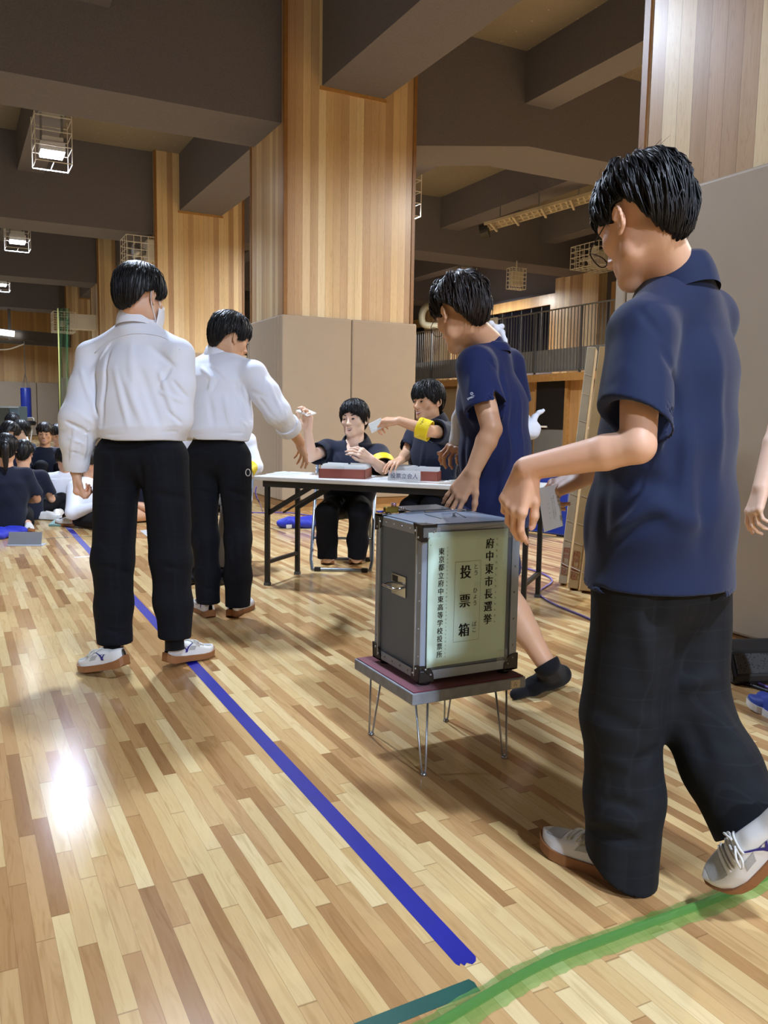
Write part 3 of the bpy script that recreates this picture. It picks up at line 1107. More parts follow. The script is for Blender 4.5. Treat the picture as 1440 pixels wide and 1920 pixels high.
# padlock and key tag on the lid
p = gnd(733, 962, BZ1 + 0.003)
pl = thing('padlock', 'brass padlock lying at the back left of the ballot box lid', 'padlock', p)
MB().box((-0.024, -0.012, 0.001), (0.024, 0.012, 0.022)).build('lock_body', mat('brass', '#a08a3c', rough=0.25, metal=0.85, var=0.05), pl, bevel=0.004)
MB().tube(smooth_path([(0.022, 0.008, 0.011), (0.042, 0.009, 0.012), (0.050, 0.0, 0.012), (0.042, -0.009, 0.012), (0.022, -0.008, 0.011)], 5), 0.003, 8).build('shackle', mat('chrome', '#c8cacc'), pl, smooth=True)
MB().cyl((0.01, 0.0, 0.022), (0.01, 0.0, 0.034), 0.009).build('keyway_ring', mat('pink_chrome', '#cfa9b6', rough=0.2, metal=0.8, var=0), pl, smooth=True)
p = gnd(716, 961, BZ1 + 0.003)
tag(MB(T=p).box((-0.018, -0.008, 0.0), (0.018, 0.008, 0.006)).build('key_tag', mat('blue_tag', '#3140a8', rough=0.4), origin=p, bevel=0.002),
    'small blue key tag beside the brass padlock on the ballot box lid', 'key tag')

# ------------------------------------------------------------------ folding table of the witnesses
TO = np.array([1.669, 5.005, 0.0])
tu = np.array([0.655, -0.7556, 0.0]); tv = np.array([0.7556, 0.655, 0.0])
TL, TD, TZ = 1.80, 0.50, 0.70
TR = np.stack([tu, tv, np.array([0, 0, 1.0])], axis=1)
tb = thing('folding_table', 'long white-topped folding table with black legs in front of the seated students', 'table', TO)
MB(TR, TO).box((0, 0, TZ - 0.028), (TL, TD, TZ)).build('tabletop', mat('white_table_top', '#d9dad8', rough=0.35, var=0.02), tb, world_origin=TO, bevel=0.006)
for y in (0.03, TD - 0.055):
    MB(TR, TO).box((0.05, y, TZ - 0.068), (TL - 0.05, y + 0.025, TZ - 0.028)).build('apron_rail', M_BLACK, tb, world_origin=TO)
for x in (0.075, TL - 0.075):
    for y in (0.045, TD - 0.045):
        lg = MB(TR, TO).box((x - 0.014, y - 0.014, 0.012), (x + 0.014, y + 0.014, TZ - 0.03)).build('leg', M_BLACK, tb, world_origin=TO, bevel=0.002)
        MB(TR, TO).box((x - 0.017, y - 0.017, 0.0), (x + 0.017, y + 0.017, 0.02)).build('foot_cap', mat('grey_foot', '#4d4f52'), lg, world_origin=TO)
    MB(TR, TO).bar((x, 0.045, 0.15), (x, TD - 0.045, 0.15), 0.022, 0.022).build('cross_bar', M_BLACK, tb, world_origin=TO)
    s = 1 if x < 1 else -1
    for (p, q, w_, h_) in (((x, 0.05, 0.46), (x + 0.30 * s, 0.05, TZ - 0.06), 0.012, 0.030), ((x, TD - 0.05, 0.46), (x + 0.30 * s, TD - 0.05, TZ - 0.06), 0.012, 0.030), ((x + 0.10 * s, 0.07, 0.47), (x + 0.40 * s, 0.07, TZ - 0.05), 0.008, 0.012)):
        MB(TR, TO).bar(p, q, w_, h_).build('folding_brace', M_BLACK, tb, world_origin=TO)


def tray(px, py, rz, lab, lab2, seed):
    rnd = random.Random(seed)
    c = gnd(px, py, TZ)
    t = thing('paper_tray', lab, 'tray', c, rz, 'red-brown trays on the voting table')
    M = mat('red_brown_board', '#8c4a3c', rough=0.5, var=0.08, vscale=14)
    w, d, h = 0.145, 0.115, 0.058
    m = MB()
    m.box((-w, -d, 0), (w, d, 0.005))
    for (lo, hi) in (((-w, -d, 0.005), (w, -d + 0.005, h)), ((-w, d - 0.005, 0.005), (w, d, h)), ((-w, -d, 0.005), (-w + 0.005, d, h)), ((w - 0.005, -d, 0.005), (w, d, h))):
        m.box(lo, hi)
    m.build('tray_body', M, t)
    m = MB()
    cr, sr = math.cos(rz), math.sin(rz)
    R = np.array([[cr, -sr, 0], [sr, cr, 0], [0, 0, 1]])
    s = MB()
    for half in (0, 1):
        x0 = -w + 0.008 + half * w
        for k in range(24):
            y = -d + 0.010 + k * (2 * d - 0.02) / 24
            tilt = 0.020 + rnd.uniform(-0.006, 0.006)
            hh = 0.076 + rnd.uniform(-0.007, 0.008)
            dx = rnd.uniform(-0.003, 0.003)
            s.prism([(x0 + dx, y, 0.006), (x0 + dx + w - 0.014, y, 0.006), (x0 + dx + w - 0.014, y + tilt, hh), (x0 + dx, y + tilt, hh + rnd.uniform(-0.003, 0.003))], (0, 0.0022, 0))
    s.R = R; s.T = np.asarray(c)
    V = np.array(s.v) @ R.T + np.asarray(c)
    s.v = V.tolist()
    o = s.build('ballot_papers', M_PAPER, origin=c)
    tag(o, lab2, 'ballot papers', 'ballot papers standing in the trays', 'stuff')


RZT = math.atan2(tu[1], tu[0])
tray(648, 895, RZT + 0.22, 'red-brown paper tray on the table before the student holding up an envelope', 'packed white ballot papers standing in the tray before the middle seated student', 3)
tray(783, 899, RZT + 0.16, 'red-brown paper tray behind the white name plate on the table', 'packed white ballot papers standing in the tray behind the name plate', 5)
# name plate
c = gnd(757, 902, TZ) + np.array([0, 0, 0.0])
npl = thing('name_plate', 'white card name plate with navy lettering at the front of the voting table', 'name plate', c)
ex = tu * 0.985 + tv * 0.17; ex /= np.linalg.norm(ex)
nv = np.array([-ex[1], ex[0], 0.0])
Rn = np.stack([ex, nv, np.array([0, 0, 1.0])], axis=1)
MB(Rn, c).prism([(-0.098, 0, 0), (-0.098, 0.035, 0), (-0.098, 0.017, 0.062)], (0.196, 0, 0)).build('card', M_PAPER, npl, world_origin=c)
m = MB()
slope = np.array([0, 0.017, 0.062]); slope /= np.linalg.norm(slope)
eyw = Rn @ slope
nrm = -np.cross(ex, eyw); nrm = -nrm if nrm @ (-nv) < 0 else nrm
put_text(m, '投票立会人', 0, 0.031, 0.034, ex, eyw, c + nrm * 0.0012, 0.0)
m.build('lettering', M_INK_BLUE, npl, world_origin=c)
# loose sheets on the table
for i, (quad, lab) in enumerate([([(497, 889), (527, 885), (579, 886.5), (554, 893)], 'white sheet of paper at the left end of the voting table'),
                                 ([(512, 885.5), (534, 883.6), (560, 887.5), (541, 890)], 'smaller white sheet lying over another at the left end of the voting table'),
                                 ([(697, 894), (722, 893), (726, 898), (699, 899.5)], 'printed sheet lying between the two trays'),
                                 ([(836, 897), (856, 897), (862, 902), (846, 902.5)], 'folded white paper on the table beside the student with the arm sling')]):
    P = [gnd(x, y, TZ + 0.0006 + 0.0012 * (i % 2)) for x, y in quad]
    cc = sum(P) / 4
    o = MB().prism(P, (0, 0, 0.0008)).build('paper_sheet', M_PAPER, origin=cc)
    tag(o, lab, 'paper', 'loose papers on the voting table')


# ------------------------------------------------------------------ folding chairs
M_TUBE = mat('blue_grey_tube', '#8a95a3', rough=0.28, metal=0.7, var=0.03)
M_SEAT = mat('black_vinyl_seat', '#1a1b20', rough=0.5, var=0.05)


def folding_chair(loc, rz, lab):
    t = thing('folding_chair', lab, 'chair', loc, rz, 'steel folding chairs behind the voting table')
    w = 0.215
    f = MB()
    def U(a, b, r=0.012):
        """tube down from a, across the floor at b, and up again"""
        (ya, za), (yb, zb) = a, b
        pts = [(-w, ya, za), (-w, ya + (yb - ya) * 0.92, za + (zb - za) * 0.92), (-w + 0.012, yb, zb), (-w + 0.045, yb, zb), (w - 0.045, yb, zb), (w - 0.012, yb, zb), (w, ya + (yb - ya) * 0.92, za + (zb - za) * 0.92), (w, ya, za)]
        return MB().tube(pts, r, 10)
    U((-0.20, 0.79), (0.21, 0.014)).build('frame', M_TUBE, t, smooth=True)
    w2 = w
    w = w - 0.028
    U((0.16, 0.43), (-0.24, 0.014)).build('rear_frame', M_TUBE, t, smooth=True)
    w = w2
    MB().tube([(-w, 0.10, 0.22), (w, 0.10, 0.22)], 0.009, 8).build('stretcher', M_TUBE, t, smooth=True)
    MB().grid(lambda u, v: (-0.185 + 0.37 * u, -0.19 + 0.38 * v, 0.435 + 0.012 * v), 2, 2).box((-0.185, -0.19, 0.415), (0.185, 0.19, 0.445)).build('seat', M_SEAT, t, bevel=0.012, bseg=3)
    MB().box((-0.20, -0.235, 0.62), (0.20, -0.195, 0.80)).build('backrest', M_SEAT, t, bevel=0.014, bseg=3)
    for s in (-1, 1):
        for yy in (0.21, -0.24):
            MB().box((s * 0.165 - 0.022, yy - 0.016, 0.0), (s * 0.165 + 0.022, yy + 0.016, 0.03)).build('rubber_foot', M_BLACK, t, bevel=0.004)
    return t


def chair_from_feet(pl, pr, lab):
    """place a chair by where its two front feet stand"""
    a, b = gnd(*pl), gnd(*pr)
    d = b - a
    # front of the chair looks towards the camera: chair +x runs from right foot to left foot
    ang = math.atan2(-d[1], -d[0])
    mid = (a + b) / 2
    fw = np.array([-math.sin(ang), math.cos(ang), 0])
    c = mid - fw * 0.21
    return folding_chair((c[0], c[1], 0), ang, lab), c, ang


CH1, CH1c, CH1a = chair_from_feet((597, 1071), (682, 1073), 'steel folding chair under the middle seated student')

# ------------------------------------------------------------------ implicit surfaces for people and cloth
def vnorm(v):
    v = np.asarray(v, float)
    return v / (np.linalg.norm(v) + 1e-12)


def smin(a, b, k):
    if k <= 0:
        return np.minimum(a, b)
    h = np.clip(0.5 + 0.5 * (b - a) / k, 0, 1)
    return b + (a - b) * h - k * h * (1 - h)


class Sdf:
    """list of smooth-blended solids in one frame (R columns = local axes, T = origin)"""

    def __init__(self, R=None, T=None):
        self.ops = []
        self.R = np.eye(3) if R is None else np.asarray(R, float)
        self.T = np.zeros(3) if T is None else np.asarray(T, float)

    def _put(self, kind, fn, lo, hi, k):
        self.ops.append((kind, fn, np.asarray(lo, float), np.asarray(hi, float), k))
        return self

    # --- primitives (local coordinates)
    def cone(self, a, b, ra, rb, k=0.02, side=None, s=1.0, sub=False):
        """tapered capsule; along unit 'side' it is s times as wide"""
        a = np.asarray(a, float); b = np.asarray(b, float)
        ab = b - a
        L2 = ab @ ab + 1e-12
        u = None if side is None else vnorm(side)

        def fn(P):
            q = P - a
            if u is not None:
                q = q + np.outer((q @ u) * (1 / s - 1), u)
                abq = ab + u * ((ab @ u) * (1 / s - 1))
            else:
                abq = ab
            l2 = abq @ abq + 1e-12
            t = np.clip(q @ abq / l2, 0, 1)
            d = np.linalg.norm(q - np.outer(t, abq), axis=1)
            return (d - (ra + (rb - ra) * t)) * (1.0 if u is None else max(0.6, min(1, s)))
        R = max(ra, rb) * max(1.0, s)
        return self._put('s' if sub else 'u', fn, np.minimum(a, b) - R, np.maximum(a, b) + R, k)

    def ball(self, c, r, k=0.02, sub=False, rot=None):
        c = np.asarray(c, float)
        r = np.array([r, r, r], float) if isinstance(r, (int, float)) else np.asarray(r, float)

        def fn(P):
            q = P - c
            if rot is not None:
                q = q @ rot
            k0 = np.linalg.norm(q / r, axis=1)
            k1 = np.linalg.norm(q / (r * r), axis=1) + 1e-9
            return k0 * (k0 - 1) / k1
        R = r.max()
        return self._put('s' if sub else 'u', fn, c - R, c + R, k)

    def chain(self, pts, radii, k=0.01):
        for i in range(len(pts) - 1):
            self.cone(pts[i], pts[i + 1], radii[i], radii[i + 1], k)
        return self

    def include(self, other, k=0.02, sub=False):
        lo, hi = other.bounds()
        return self._put('s' if sub else 'u', lambda P: other.eval(P), lo, hi, k)

    def cut(self, p, n, k=0.0, near=None, rad=0.3):
        """remove everything on the +n side of the plane through p (only within rad of 'near')"""
        p = np.asarray(p, float); n = vnorm(n)

        def fn(P):
            d = (P - p) @ n
            if near is not None:
                far = np.linalg.norm(P - np.asarray(near, float), axis=1) - rad
                d = np.minimum(d, -far)
            return d
        return self._put('i', fn, [-9] * 3, [9] * 3, k)

    def bend(self, fn):
        """add a displacement field fn(P) to the distance"""
        return self._put('d', fn, [-9] * 3, [9] * 3, 0)

    def local_bounds(self):
        lo = np.full(3, 1e9); hi = np.full(3, -1e9)
        for kind, fn, a, b, k in self.ops:
            if kind == 'u':
                lo = np.minimum(lo, a); hi = np.maximum(hi, b)
        return lo, hi

    def bounds(self):
        lo, hi = self.local_bounds()
        cs = np.array([[x, y, z] for x in (lo[0], hi[0]) for y in (lo[1], hi[1]) for z in (lo[2], hi[2])])
        cs = cs @ self.R.T + self.T
        return cs.min(0), cs.max(0)

    def eval(self, P, pad=0.05):
        P = (np.asarray(P) - self.T) @ self.R
        d = np.full(len(P), 1.0)
        for kind, fn, lo, hi, k in self.ops:
            if kind in 'us':
                m = np.all((P > lo - pad - k) & (P < hi + pad + k), axis=1)
                if not m.any():
                    continue
                e = fn(P[m])
                if kind == 'u':
                    d[m] = smin(d[m], e, k)
                else:
                    d[m] = -smin(-d[m], e, k)
            elif kind == 'i':
                d = -smin(-d, -fn(P), k)
            else:
                m = d < 0.03
                if m.any():
                    d[m] = d[m] + fn(P[m])
        return d


def polygonise(sdf, h, extra=0.02, lo=None, hi=None, relax=1):
    """surface nets over the active blocks of a regular grid"""
    blo, bhi = sdf.bounds()
    lo = blo - extra if lo is None else np.asarray(lo, float)
    hi = bhi + extra if hi is None else np.asarray(hi, float)
    B = 8
    nb = np.ceil((hi - lo) / (h * B)).astype(int) + 1
    n = nb * B
    ax = [lo[i] + (np.arange(nb[i]) + 0.5) * B * h for i in range(3)]
    G = np.stack(np.meshgrid(*ax, indexing='ij'), -1).reshape(-1, 3)
    rad = 0.9 * B * h
    dc = sdf.eval(G, pad=rad * 1.3)
    act = np.where(np.abs(dc) < rad * 1.25)[0]
    D = np.repeat(np.repeat(np.repeat(np.where(dc > 0, 1.0, -1.0).astype(np.float32).reshape(nb), B, 0), B, 1), B, 2)
    off = np.stack(np.meshgrid(*[np.arange(B)] * 3, indexing='ij'), -1).reshape(-1, 3)
    bi = np.stack(np.unravel_index(act, nb), -1) * B
    for c in range(0, len(act), 600):
        ids = (bi[c:c + 600, None, :] + off[None]).reshape(-1, 3)
        D[ids[:, 0], ids[:, 1], ids[:, 2]] = sdf.eval(lo + ids * h, pad=0.02)
    S = D < 0
    # cells with a sign change
    c8 = [(i, j, k) for i in (0, 1) for j in (0, 1) for k in (0, 1)]
    sh = [slice(0, -1), slice(1, None)]
    cnt = np.zeros(tuple(n - 1), np.int8)
    for (i, j, k) in c8:
        cnt += S[sh[i], sh[j], sh[k]]
    cells = np.stack(np.where((cnt > 0) & (cnt < 8)), -1)
    idx = np.full(tuple(n - 1), -1, np.int32)
    idx[cells[:, 0], cells[:, 1], cells[:, 2]] = np.arange(len(cells))
    val = np.stack([D[cells[:, 0] + i, cells[:, 1] + j, cells[:, 2] + k] for (i, j, k) in c8], 1)
    acc = np.zeros((len(cells), 3)); num = np.zeros(len(cells))
    for a in range(8):
        for b in range(a + 1, 8):
            da = np.array(c8[b]) - np.array(c8[a])
            if np.abs(da).sum() != 1:
                continue
            va, vb = val[:, a], val[:, b]
            m = (va < 0) != (vb < 0)
            t = va[m] / (va[m] - vb[m])
            acc[m] += np.array(c8[a]) + t[:, None] * da
            num[m] += 1
    V = lo + (cells + acc / num[:, None]) * h
    F = []
    for axis in range(3):
        u, v = (axis + 1) % 3, (axis + 2) % 3
        a = [slice(1, -1)] * 3; b = [slice(1, -1)] * 3
        a[axis] = slice(0, -1); b[axis] = slice(1, None)
        s0, s1 = S[tuple(a)], S[tuple(b)]
        e = np.stack(np.where(s0 != s1), -1)
        base = e.copy()
        for d in range(3):
            if d != axis:
                base[:, d] += 1
        flip = s0[e[:, 0], e[:, 1], e[:, 2]]
        q = []
        for (du, dv) in ((-1, -1), (0, -1), (0, 0), (-1, 0)):
            p = base.copy()
            p[:, u] += du; p[:, v] += dv
            ok = np.minimum(p, n - 2)
            q.append(idx[ok[:, 0], ok[:, 1], ok[:, 2]])
        q = np.stack(q, 1)
        q[~flip] = q[~flip][:, ::-1]
        F.append(q)
    F = np.concatenate(F)
    F = F[(F >= 0).all(1)]
    if relax:
        E = np.concatenate([F[:, [0, 1]], F[:, [1, 2]], F[:, [2, 3]], F[:, [3, 0]]])
        for _ in range(relax):
            s = np.zeros_like(V); c = np.zeros(len(V))
            for x, y in ((0, 1), (1, 0)):
                for d in range(3):
                    s[:, d] += np.bincount(E[:, x], V[E[:, y], d], len(V))
                c += np.bincount(E[:, x], minlength=len(V))
            V = V + 0.5 * (s / np.maximum(c, 1)[:, None] - V)
    return V, F


def sdf_obj(name, sdf, h, material, parent=None, origin=(0, 0, 0), relax=1):
    V, F = polygonise(sdf, h, relax=relax)
    me = mesh_from(V - np.asarray(origin, float), F)
    return link_mesh(name, me, parent, origin, material)


def ripple(seed, freq, amp, axis=None, stretch=1.0, n=5):
    """cheap smooth noise: warped sines; folds run along 'axis' when given"""
    r = np.random.RandomState(seed)
    K = r.normal(size=(n, 3))
    K /= np.linalg.norm(K, axis=1)[:, None]
    if axis is not None:
        ax = vnorm(axis)
        K = K - np.outer(K @ ax, ax) * (1 - 1 / stretch)
        K /= np.linalg.norm(K, axis=1)[:, None]
    fr = freq * (0.7 + 0.9 * r.rand(n))
    ph = r.rand(n) * 6.28
    W = r.normal(size=(3, 3)) * freq * 0.35
    wp = r.rand(3) * 6.28

    def fn(P):
        Q = P + 0.25 / freq * np.sin(P @ W + wp) * 4
        o = np.zeros(len(P))
        for i in range(n):
            s = np.sin(Q @ K[i] * fr[i] + ph[i])
            o += s * np.abs(s) if i % 2 else s
        return o * amp / n * 1.6
    return fn


def pick(S, px, py, d0, d1=None, n=90):
    """first point of the solid S met by the sight line through a photo pixel, searched around depth d0"""
    ds = np.linspace(d0 - 0.35, d0 + 0.45, n)
    P = np.array([at(px, py, d) for d in ds])
    v = S.eval(P)
    i = np.where(v < 0)[0]
    if len(i) == 0:
        return P[np.argmin(v)]
    i = i[0]
    if i == 0:
        return P[0]
    t = v[i - 1] / (v[i - 1] - v[i] + 1e-9)
    return P[i - 1] * (1 - t) + P[i] * t


def px_creases(S, d0, segs):
    """folds pressed into (depth < 0) or raised from (depth > 0) the surface of S: (x0, y0, x1, y1, width, depth)"""
    out = []
    for (x0, y0, x1, y1, w, d) in segs:
        xm, ym = (x0 + x1) / 2, (y0 + y1) / 2
        a, m, b = pick(S, x0, y0, d0), pick(S, xm, ym, d0), pick(S, x1, y1, d0)
        out.append((a, m, b, w, d))

    def fn(P):
        o = np.zeros(len(P))
        for a, m, b, w, d in out:
            lo = np.minimum(np.minimum(a, b), m) - 2.6 * w; hi = np.maximum(np.maximum(a, b), m) + 2.6 * w
            k = np.all((P > lo) & (P < hi), axis=1)
            if not k.any():
                continue
            Q = P[k]
            ab = b - a
            t = np.clip((Q - a) @ ab / (ab @ ab + 1e-9), 0, 1)
            c = np.outer((1 - t) ** 2, a) + np.outer(2 * t * (1 - t), 2 * m - 0.5 * (a + b)) + np.outer(t * t, b)
            r2 = ((Q - c) ** 2).sum(1)
            o[k] -= d * np.exp(-r2 / (w * w)) * np.sin(np.pi * np.clip(0.06 + 0.88 * t, 0, 1))
        return o
    return fn


def top_sdf(rings, side, yoke, sleeves, hem=None, t=0.006, k=0.05):
    """shirt: trunk rings, yoke [(a, b, ra, rb)], sleeves [(points, radii, end normal or None)], hem (point, outward normal)"""
    S = Sdf()
    for (a, da, wa), (b, db, wb) in zip(rings[:-1], rings[1:]):
        S.cone(a, b, da, db, k, side, 0.5 * (wa / da + wb / db))
    for (a, b, ra, rb) in yoke:
        S.cone(a, b, ra, rb, 0.04)
    if hem is not None:
        S.cut(hem[0], hem[1])
        (a, da, wa), (b, db, wb) = rings[:2]
        n = vnorm(hem[1])
        plug = Sdf()
        plug.cone(np.asarray(hem[0]) + n * 0.30, np.asarray(hem[0]) - n * 0.20, da - t, da - t, 0.0, side, wa / da)
        plug.cut(np.asarray(hem[0]) - n * 0.012, -n)
        S.include(plug, 0.003, sub=True)
    for pts, rad, nrm in sleeves:
        L = Sdf()
        L.chain(pts[:-1] + [np.asarray(pts[-1]) + (0 if nrm is None else vnorm(nrm) * 0.03)], rad, 0.02)
        if nrm is not None:
            e, n = np.asarray(pts[-1]), vnorm(nrm)
            L.cut(e, n)
            L.cone(e - n * 0.05, e, 0.025, rad[-1] - t, 0.003, sub=True)
            L.cone(e, e + n * 0.08, rad[-1] - t, rad[-1] - t, 0.003, sub=True)
        S.include(L, 0.035)
    return S


# ------------------------------------------------------------------ skin, hair and cloth materials
def skin_material(name, color, red=0.25):
    w = NT(name)
    c = srgb(color)
    v = w.obj_xyz()
    nz = w.noise(v, 9.0, 3.0)
    warm = (min(1, c[0] * 1.02), c[1] * (1 - 0.22 * red), c[2] * (1 - 0.28 * red), 1)
    w.l(w.ramp(nz, [(0.35, c), (0.7, warm)]), w.b.inputs['Base Color'])
    w.b.inputs['Roughness'].default_value = 0.48
    w.b.inputs['Specular IOR Level'].default_value = 0.4
    w.b.inputs['Subsurface Weight'].default_value = 0.12
    w.b.inputs['Subsurface Radius'].default_value = (0.010, 0.004, 0.002)
    w.b.inputs['Subsurface Scale'].default_value = 1.0
    w.bump(w.noise(v, 420.0, 2.0), 0.08, 0.0006)
    return w.m


def hair_material(name, color='#0c0b0e', rough=0.42):
    w = NT(name)
    v = w.obj_xyz()
    c = srgb(color)
    nz = w.noise(v, 120.0, 2.0)
    w.l(w.ramp(nz, [(0.35, tuple(x * 0.7 for x in c[:3]) + (1,)), (0.7, tuple(x * 1.7 for x in c[:3]) + (1,))]), w.b.inputs['Base Color'])
    w.b.inputs['Roughness'].default_value = rough
    w.b.inputs['Specular IOR Level'].default_value = 0.38
    return w.m


def cloth_material(name, color, weave=900.0, rough=0.85, var=0.04, sheen=0.04, bump=0.15):
    return mat(name, color, rough=rough, var=var, vscale=5.0, spec=0.25, bump=bump, bscale=weave, bdist=0.0005, sheen=sheen)


def plaid_material(name, base, line_a, line_b, pitch=0.055, amt=0.5):
    """dark check woven into trousers: bands by height and around the leg"""
    w = NT(name)
    tc = w.n('ShaderNodeTexCoord')
    sx = w.n('ShaderNodeSeparateXYZ'); w.l(tc.outputs['Object'], sx.inputs[0])
    def band(x, p, duty, ph=0.0):
        f = w.math('FRACT', w.math('ADD', w.math('DIVIDE', x, p), ph))
        return w.math('LESS_THAN', f, duty)
    around = w.math('ADD', sx.outputs[0], w.math('MULTIPLY', sx.outputs[1], 0.8))
    b1 = w.math('MULTIPLY', w.math('ADD', band(sx.outputs[2], pitch, 0.34), band(around, pitch, 0.34)), 0.5)
    b2 = w.math('MULTIPLY', w.math('ADD', band(sx.outputs[2], pitch, 0.06, 0.3), band(around, pitch, 0.06, 0.3)), 0.6, True)
    c = w.mix(w.math('MULTIPLY', b1, amt), srgb(base), srgb(line_a))
    c = w.mix(w.math('MULTIPLY', b2, amt), c, srgb(line_b))
    w.l(c, w.b.inputs['Base Color'])
    w.b.inputs['Roughness'].default_value = 0.8
    w.b.inputs['Specular IOR Level'].default_value = 0.2
    w.bump(w.noise(tc.outputs['Object'], 1100.0, 2.0), 0.12, 0.0005)
    return w.m


M_SKIN = skin_material('skin_light', '#d5ab8e')
M_SKIN_TAN = skin_material('skin_tan', '#cfa482')
M_SKIN_PALE = skin_material('skin_pale', '#e8c9b2')
M_HAIR = hair_material('black_hair')
M_HAIR_BROWN = hair_material('dark_brown_hair', '#1d1512')
M_SHIRT_W = cloth_material('white_shirt_cotton', '#e3e8f3', rough=0.75, var=0.015)
M_NAVY = cloth_material('navy_polo_knit', '#14203f', rough=0.8, var=0.06, sheen=0.12)
M_NAVY_D = cloth_material('dark_navy_polo_knit', '#10172c', rough=0.8, var=0.06, sheen=0.1)
M_TEE = cloth_material('blue_tee_jersey', '#141f4a', rough=0.8, var=0.05, sheen=0.1)
M_TROUSER = plaid_material('black_navy_check', '#0d0f15', '#12161f', '#1b2230', 0.06, 0.35)
M_TROUSER_G = plaid_material('charcoal_check', '#17191d', '#1e2126', '#272b30', 0.07, 0.4)
M_SOCK = cloth_material('black_sock_knit', '#111216', rough=0.9)
M_EYE = mat('eye_white', '#d9d2cc', rough=0.2, var=0)
M_IRIS = mat('eye_dark', '#120c09', rough=0.15, var=0)
M_BROW = mat('eyebrow_black', '#17110f', rough=0.7, var=0)
M_LIP = mat('lip_rose', '#b5716a', rough=0.42, var=0.05)
M_MOUTH = mat('mouth_dark', '#5a2a28', rough=0.5, var=0)
M_TEETH = mat('teeth_white', '#e6e0d6', rough=0.3, var=0)
M_NAIL = mat('fingernail', '#e0b3a6', rough=0.3, var=0)


# ------------------------------------------------------------------ head, hand
def head_sdf(R, T, s=1.0, ears=True):
    """head in its own frame: +x its right, +y forward, +z up, origin between the ears; chin near z=-0.115"""
    S = Sdf(np.asarray(R) * 1.0, T)
    q = lambda *v: np.array(v) * s
    S.ball(q(0, -0.016, 0.040), q(0.074, 0.090, 0.082), 0.01)          # cranium
    S.ball(q(0, 0.022, -0.012), q(0.066, 0.068, 0.088), 0.03)           # mid face
    S.cone(q(0, 0.052, 0.036), q(0, 0.058, 0.058), 0.030 * s, 0.026 * s, 0.03, (1, 0, 0), 1.6)
    for e in (-1, 1):
        S.cone(q(0.048 * e, -0.002, -0.045), q(0.045 * e, 0.012, -0.076), 0.017 * s, 0.015 * s, 0.03)   # jaw angle
        S.cone(q(0.045 * e, 0.012, -0.076), q(0.012 * e, 0.070, -0.100), 0.016 * s, 0.014 * s, 0.04)
        S.ball(q(0.043 * e, 0.055, -0.026), q(0.022, 0.020, 0.018), 0.025)   # cheek
        S.cone(q(0.010 * e, 0.083, 0.016), q(0.045 * e, 0.070, 0.018), 0.010 * s, 0.009 * s, 0.018)  # brow
        S.ball(q(0.031 * e, 0.096, -0.002), q(0.017, 0.014, 0.011), 0.014, sub=True)   # eye hollow
        S.ball(q(0.031 * e, 0.0735, -0.003), q(0.014, 0.0145, 0.011), 0.006)           # lids
        S.ball(q(0.0105 * e, 0.095, -0.040), q(0.0085, 0.010, 0.007), 0.008)           # nostril wing
    S.ball(q(0, 0.072, -0.100), q(0.020, 0.018, 0.016), 0.022)          # chin
    S.ball(q(0, 0.076, -0.066), q(0.026, 0.018, 0.020), 0.02)           # muzzle
    S.cone(q(0, 0.086, 0.010), q(0, 0.106, -0.034), 0.0075 * s, 0.0105 * s, 0.012)   # nose
    S.ball(q(0, 0.108, -0.037), q(0.0105, 0.0105, 0.0095), 0.008)
    S.cone(q(-0.016, 0.088, -0.062), q(0.016, 0.088, -0.062), 0.0045 * s, 0.0045 * s, 0.008)   # upper lip
    S.cone(q(-0.013, 0.087, -0.074), q(0.013, 0.087, -0.074), 0.005 * s, 0.005 * s, 0.008)   # lower lip
    S.cone(q(-0.022, 0.095, -0.068), q(0.022, 0.095, -0.068), 0.0022 * s, 0.0022 * s, 0.004, sub=True)
    if ears:
        for e in (-1, 1):
            er = Sdf()
            c = q(0.078 * e, -0.006, -0.012)
            ring = []
            for k in range(10):
                a = math.radians(-95 + k * 29)
                ring.append(c + q(0.005 * e + 0.009 * e * max(0, math.cos(a)), -0.002 - 0.0135 * math.cos(a), 0.003 + 0.0245 * math.sin(a)))
            er.chain(ring, [0.0042 * s] * 10, 0.003)
            er.ball(c + q(0.001 * e, 0.000, 0.0), q(0.0045, 0.0145, 0.0245), 0.005)
            er.ball(c + q(0.009 * e, -0.001, -0.002), q(0.007, 0.010, 0.014), 0.005, sub=True)
            er.ball(c + q(0.004 * e, 0.006, -0.025), q(0.0045, 0.0075, 0.0085), 0.005)
            S.include(er, 0.006)
    return S


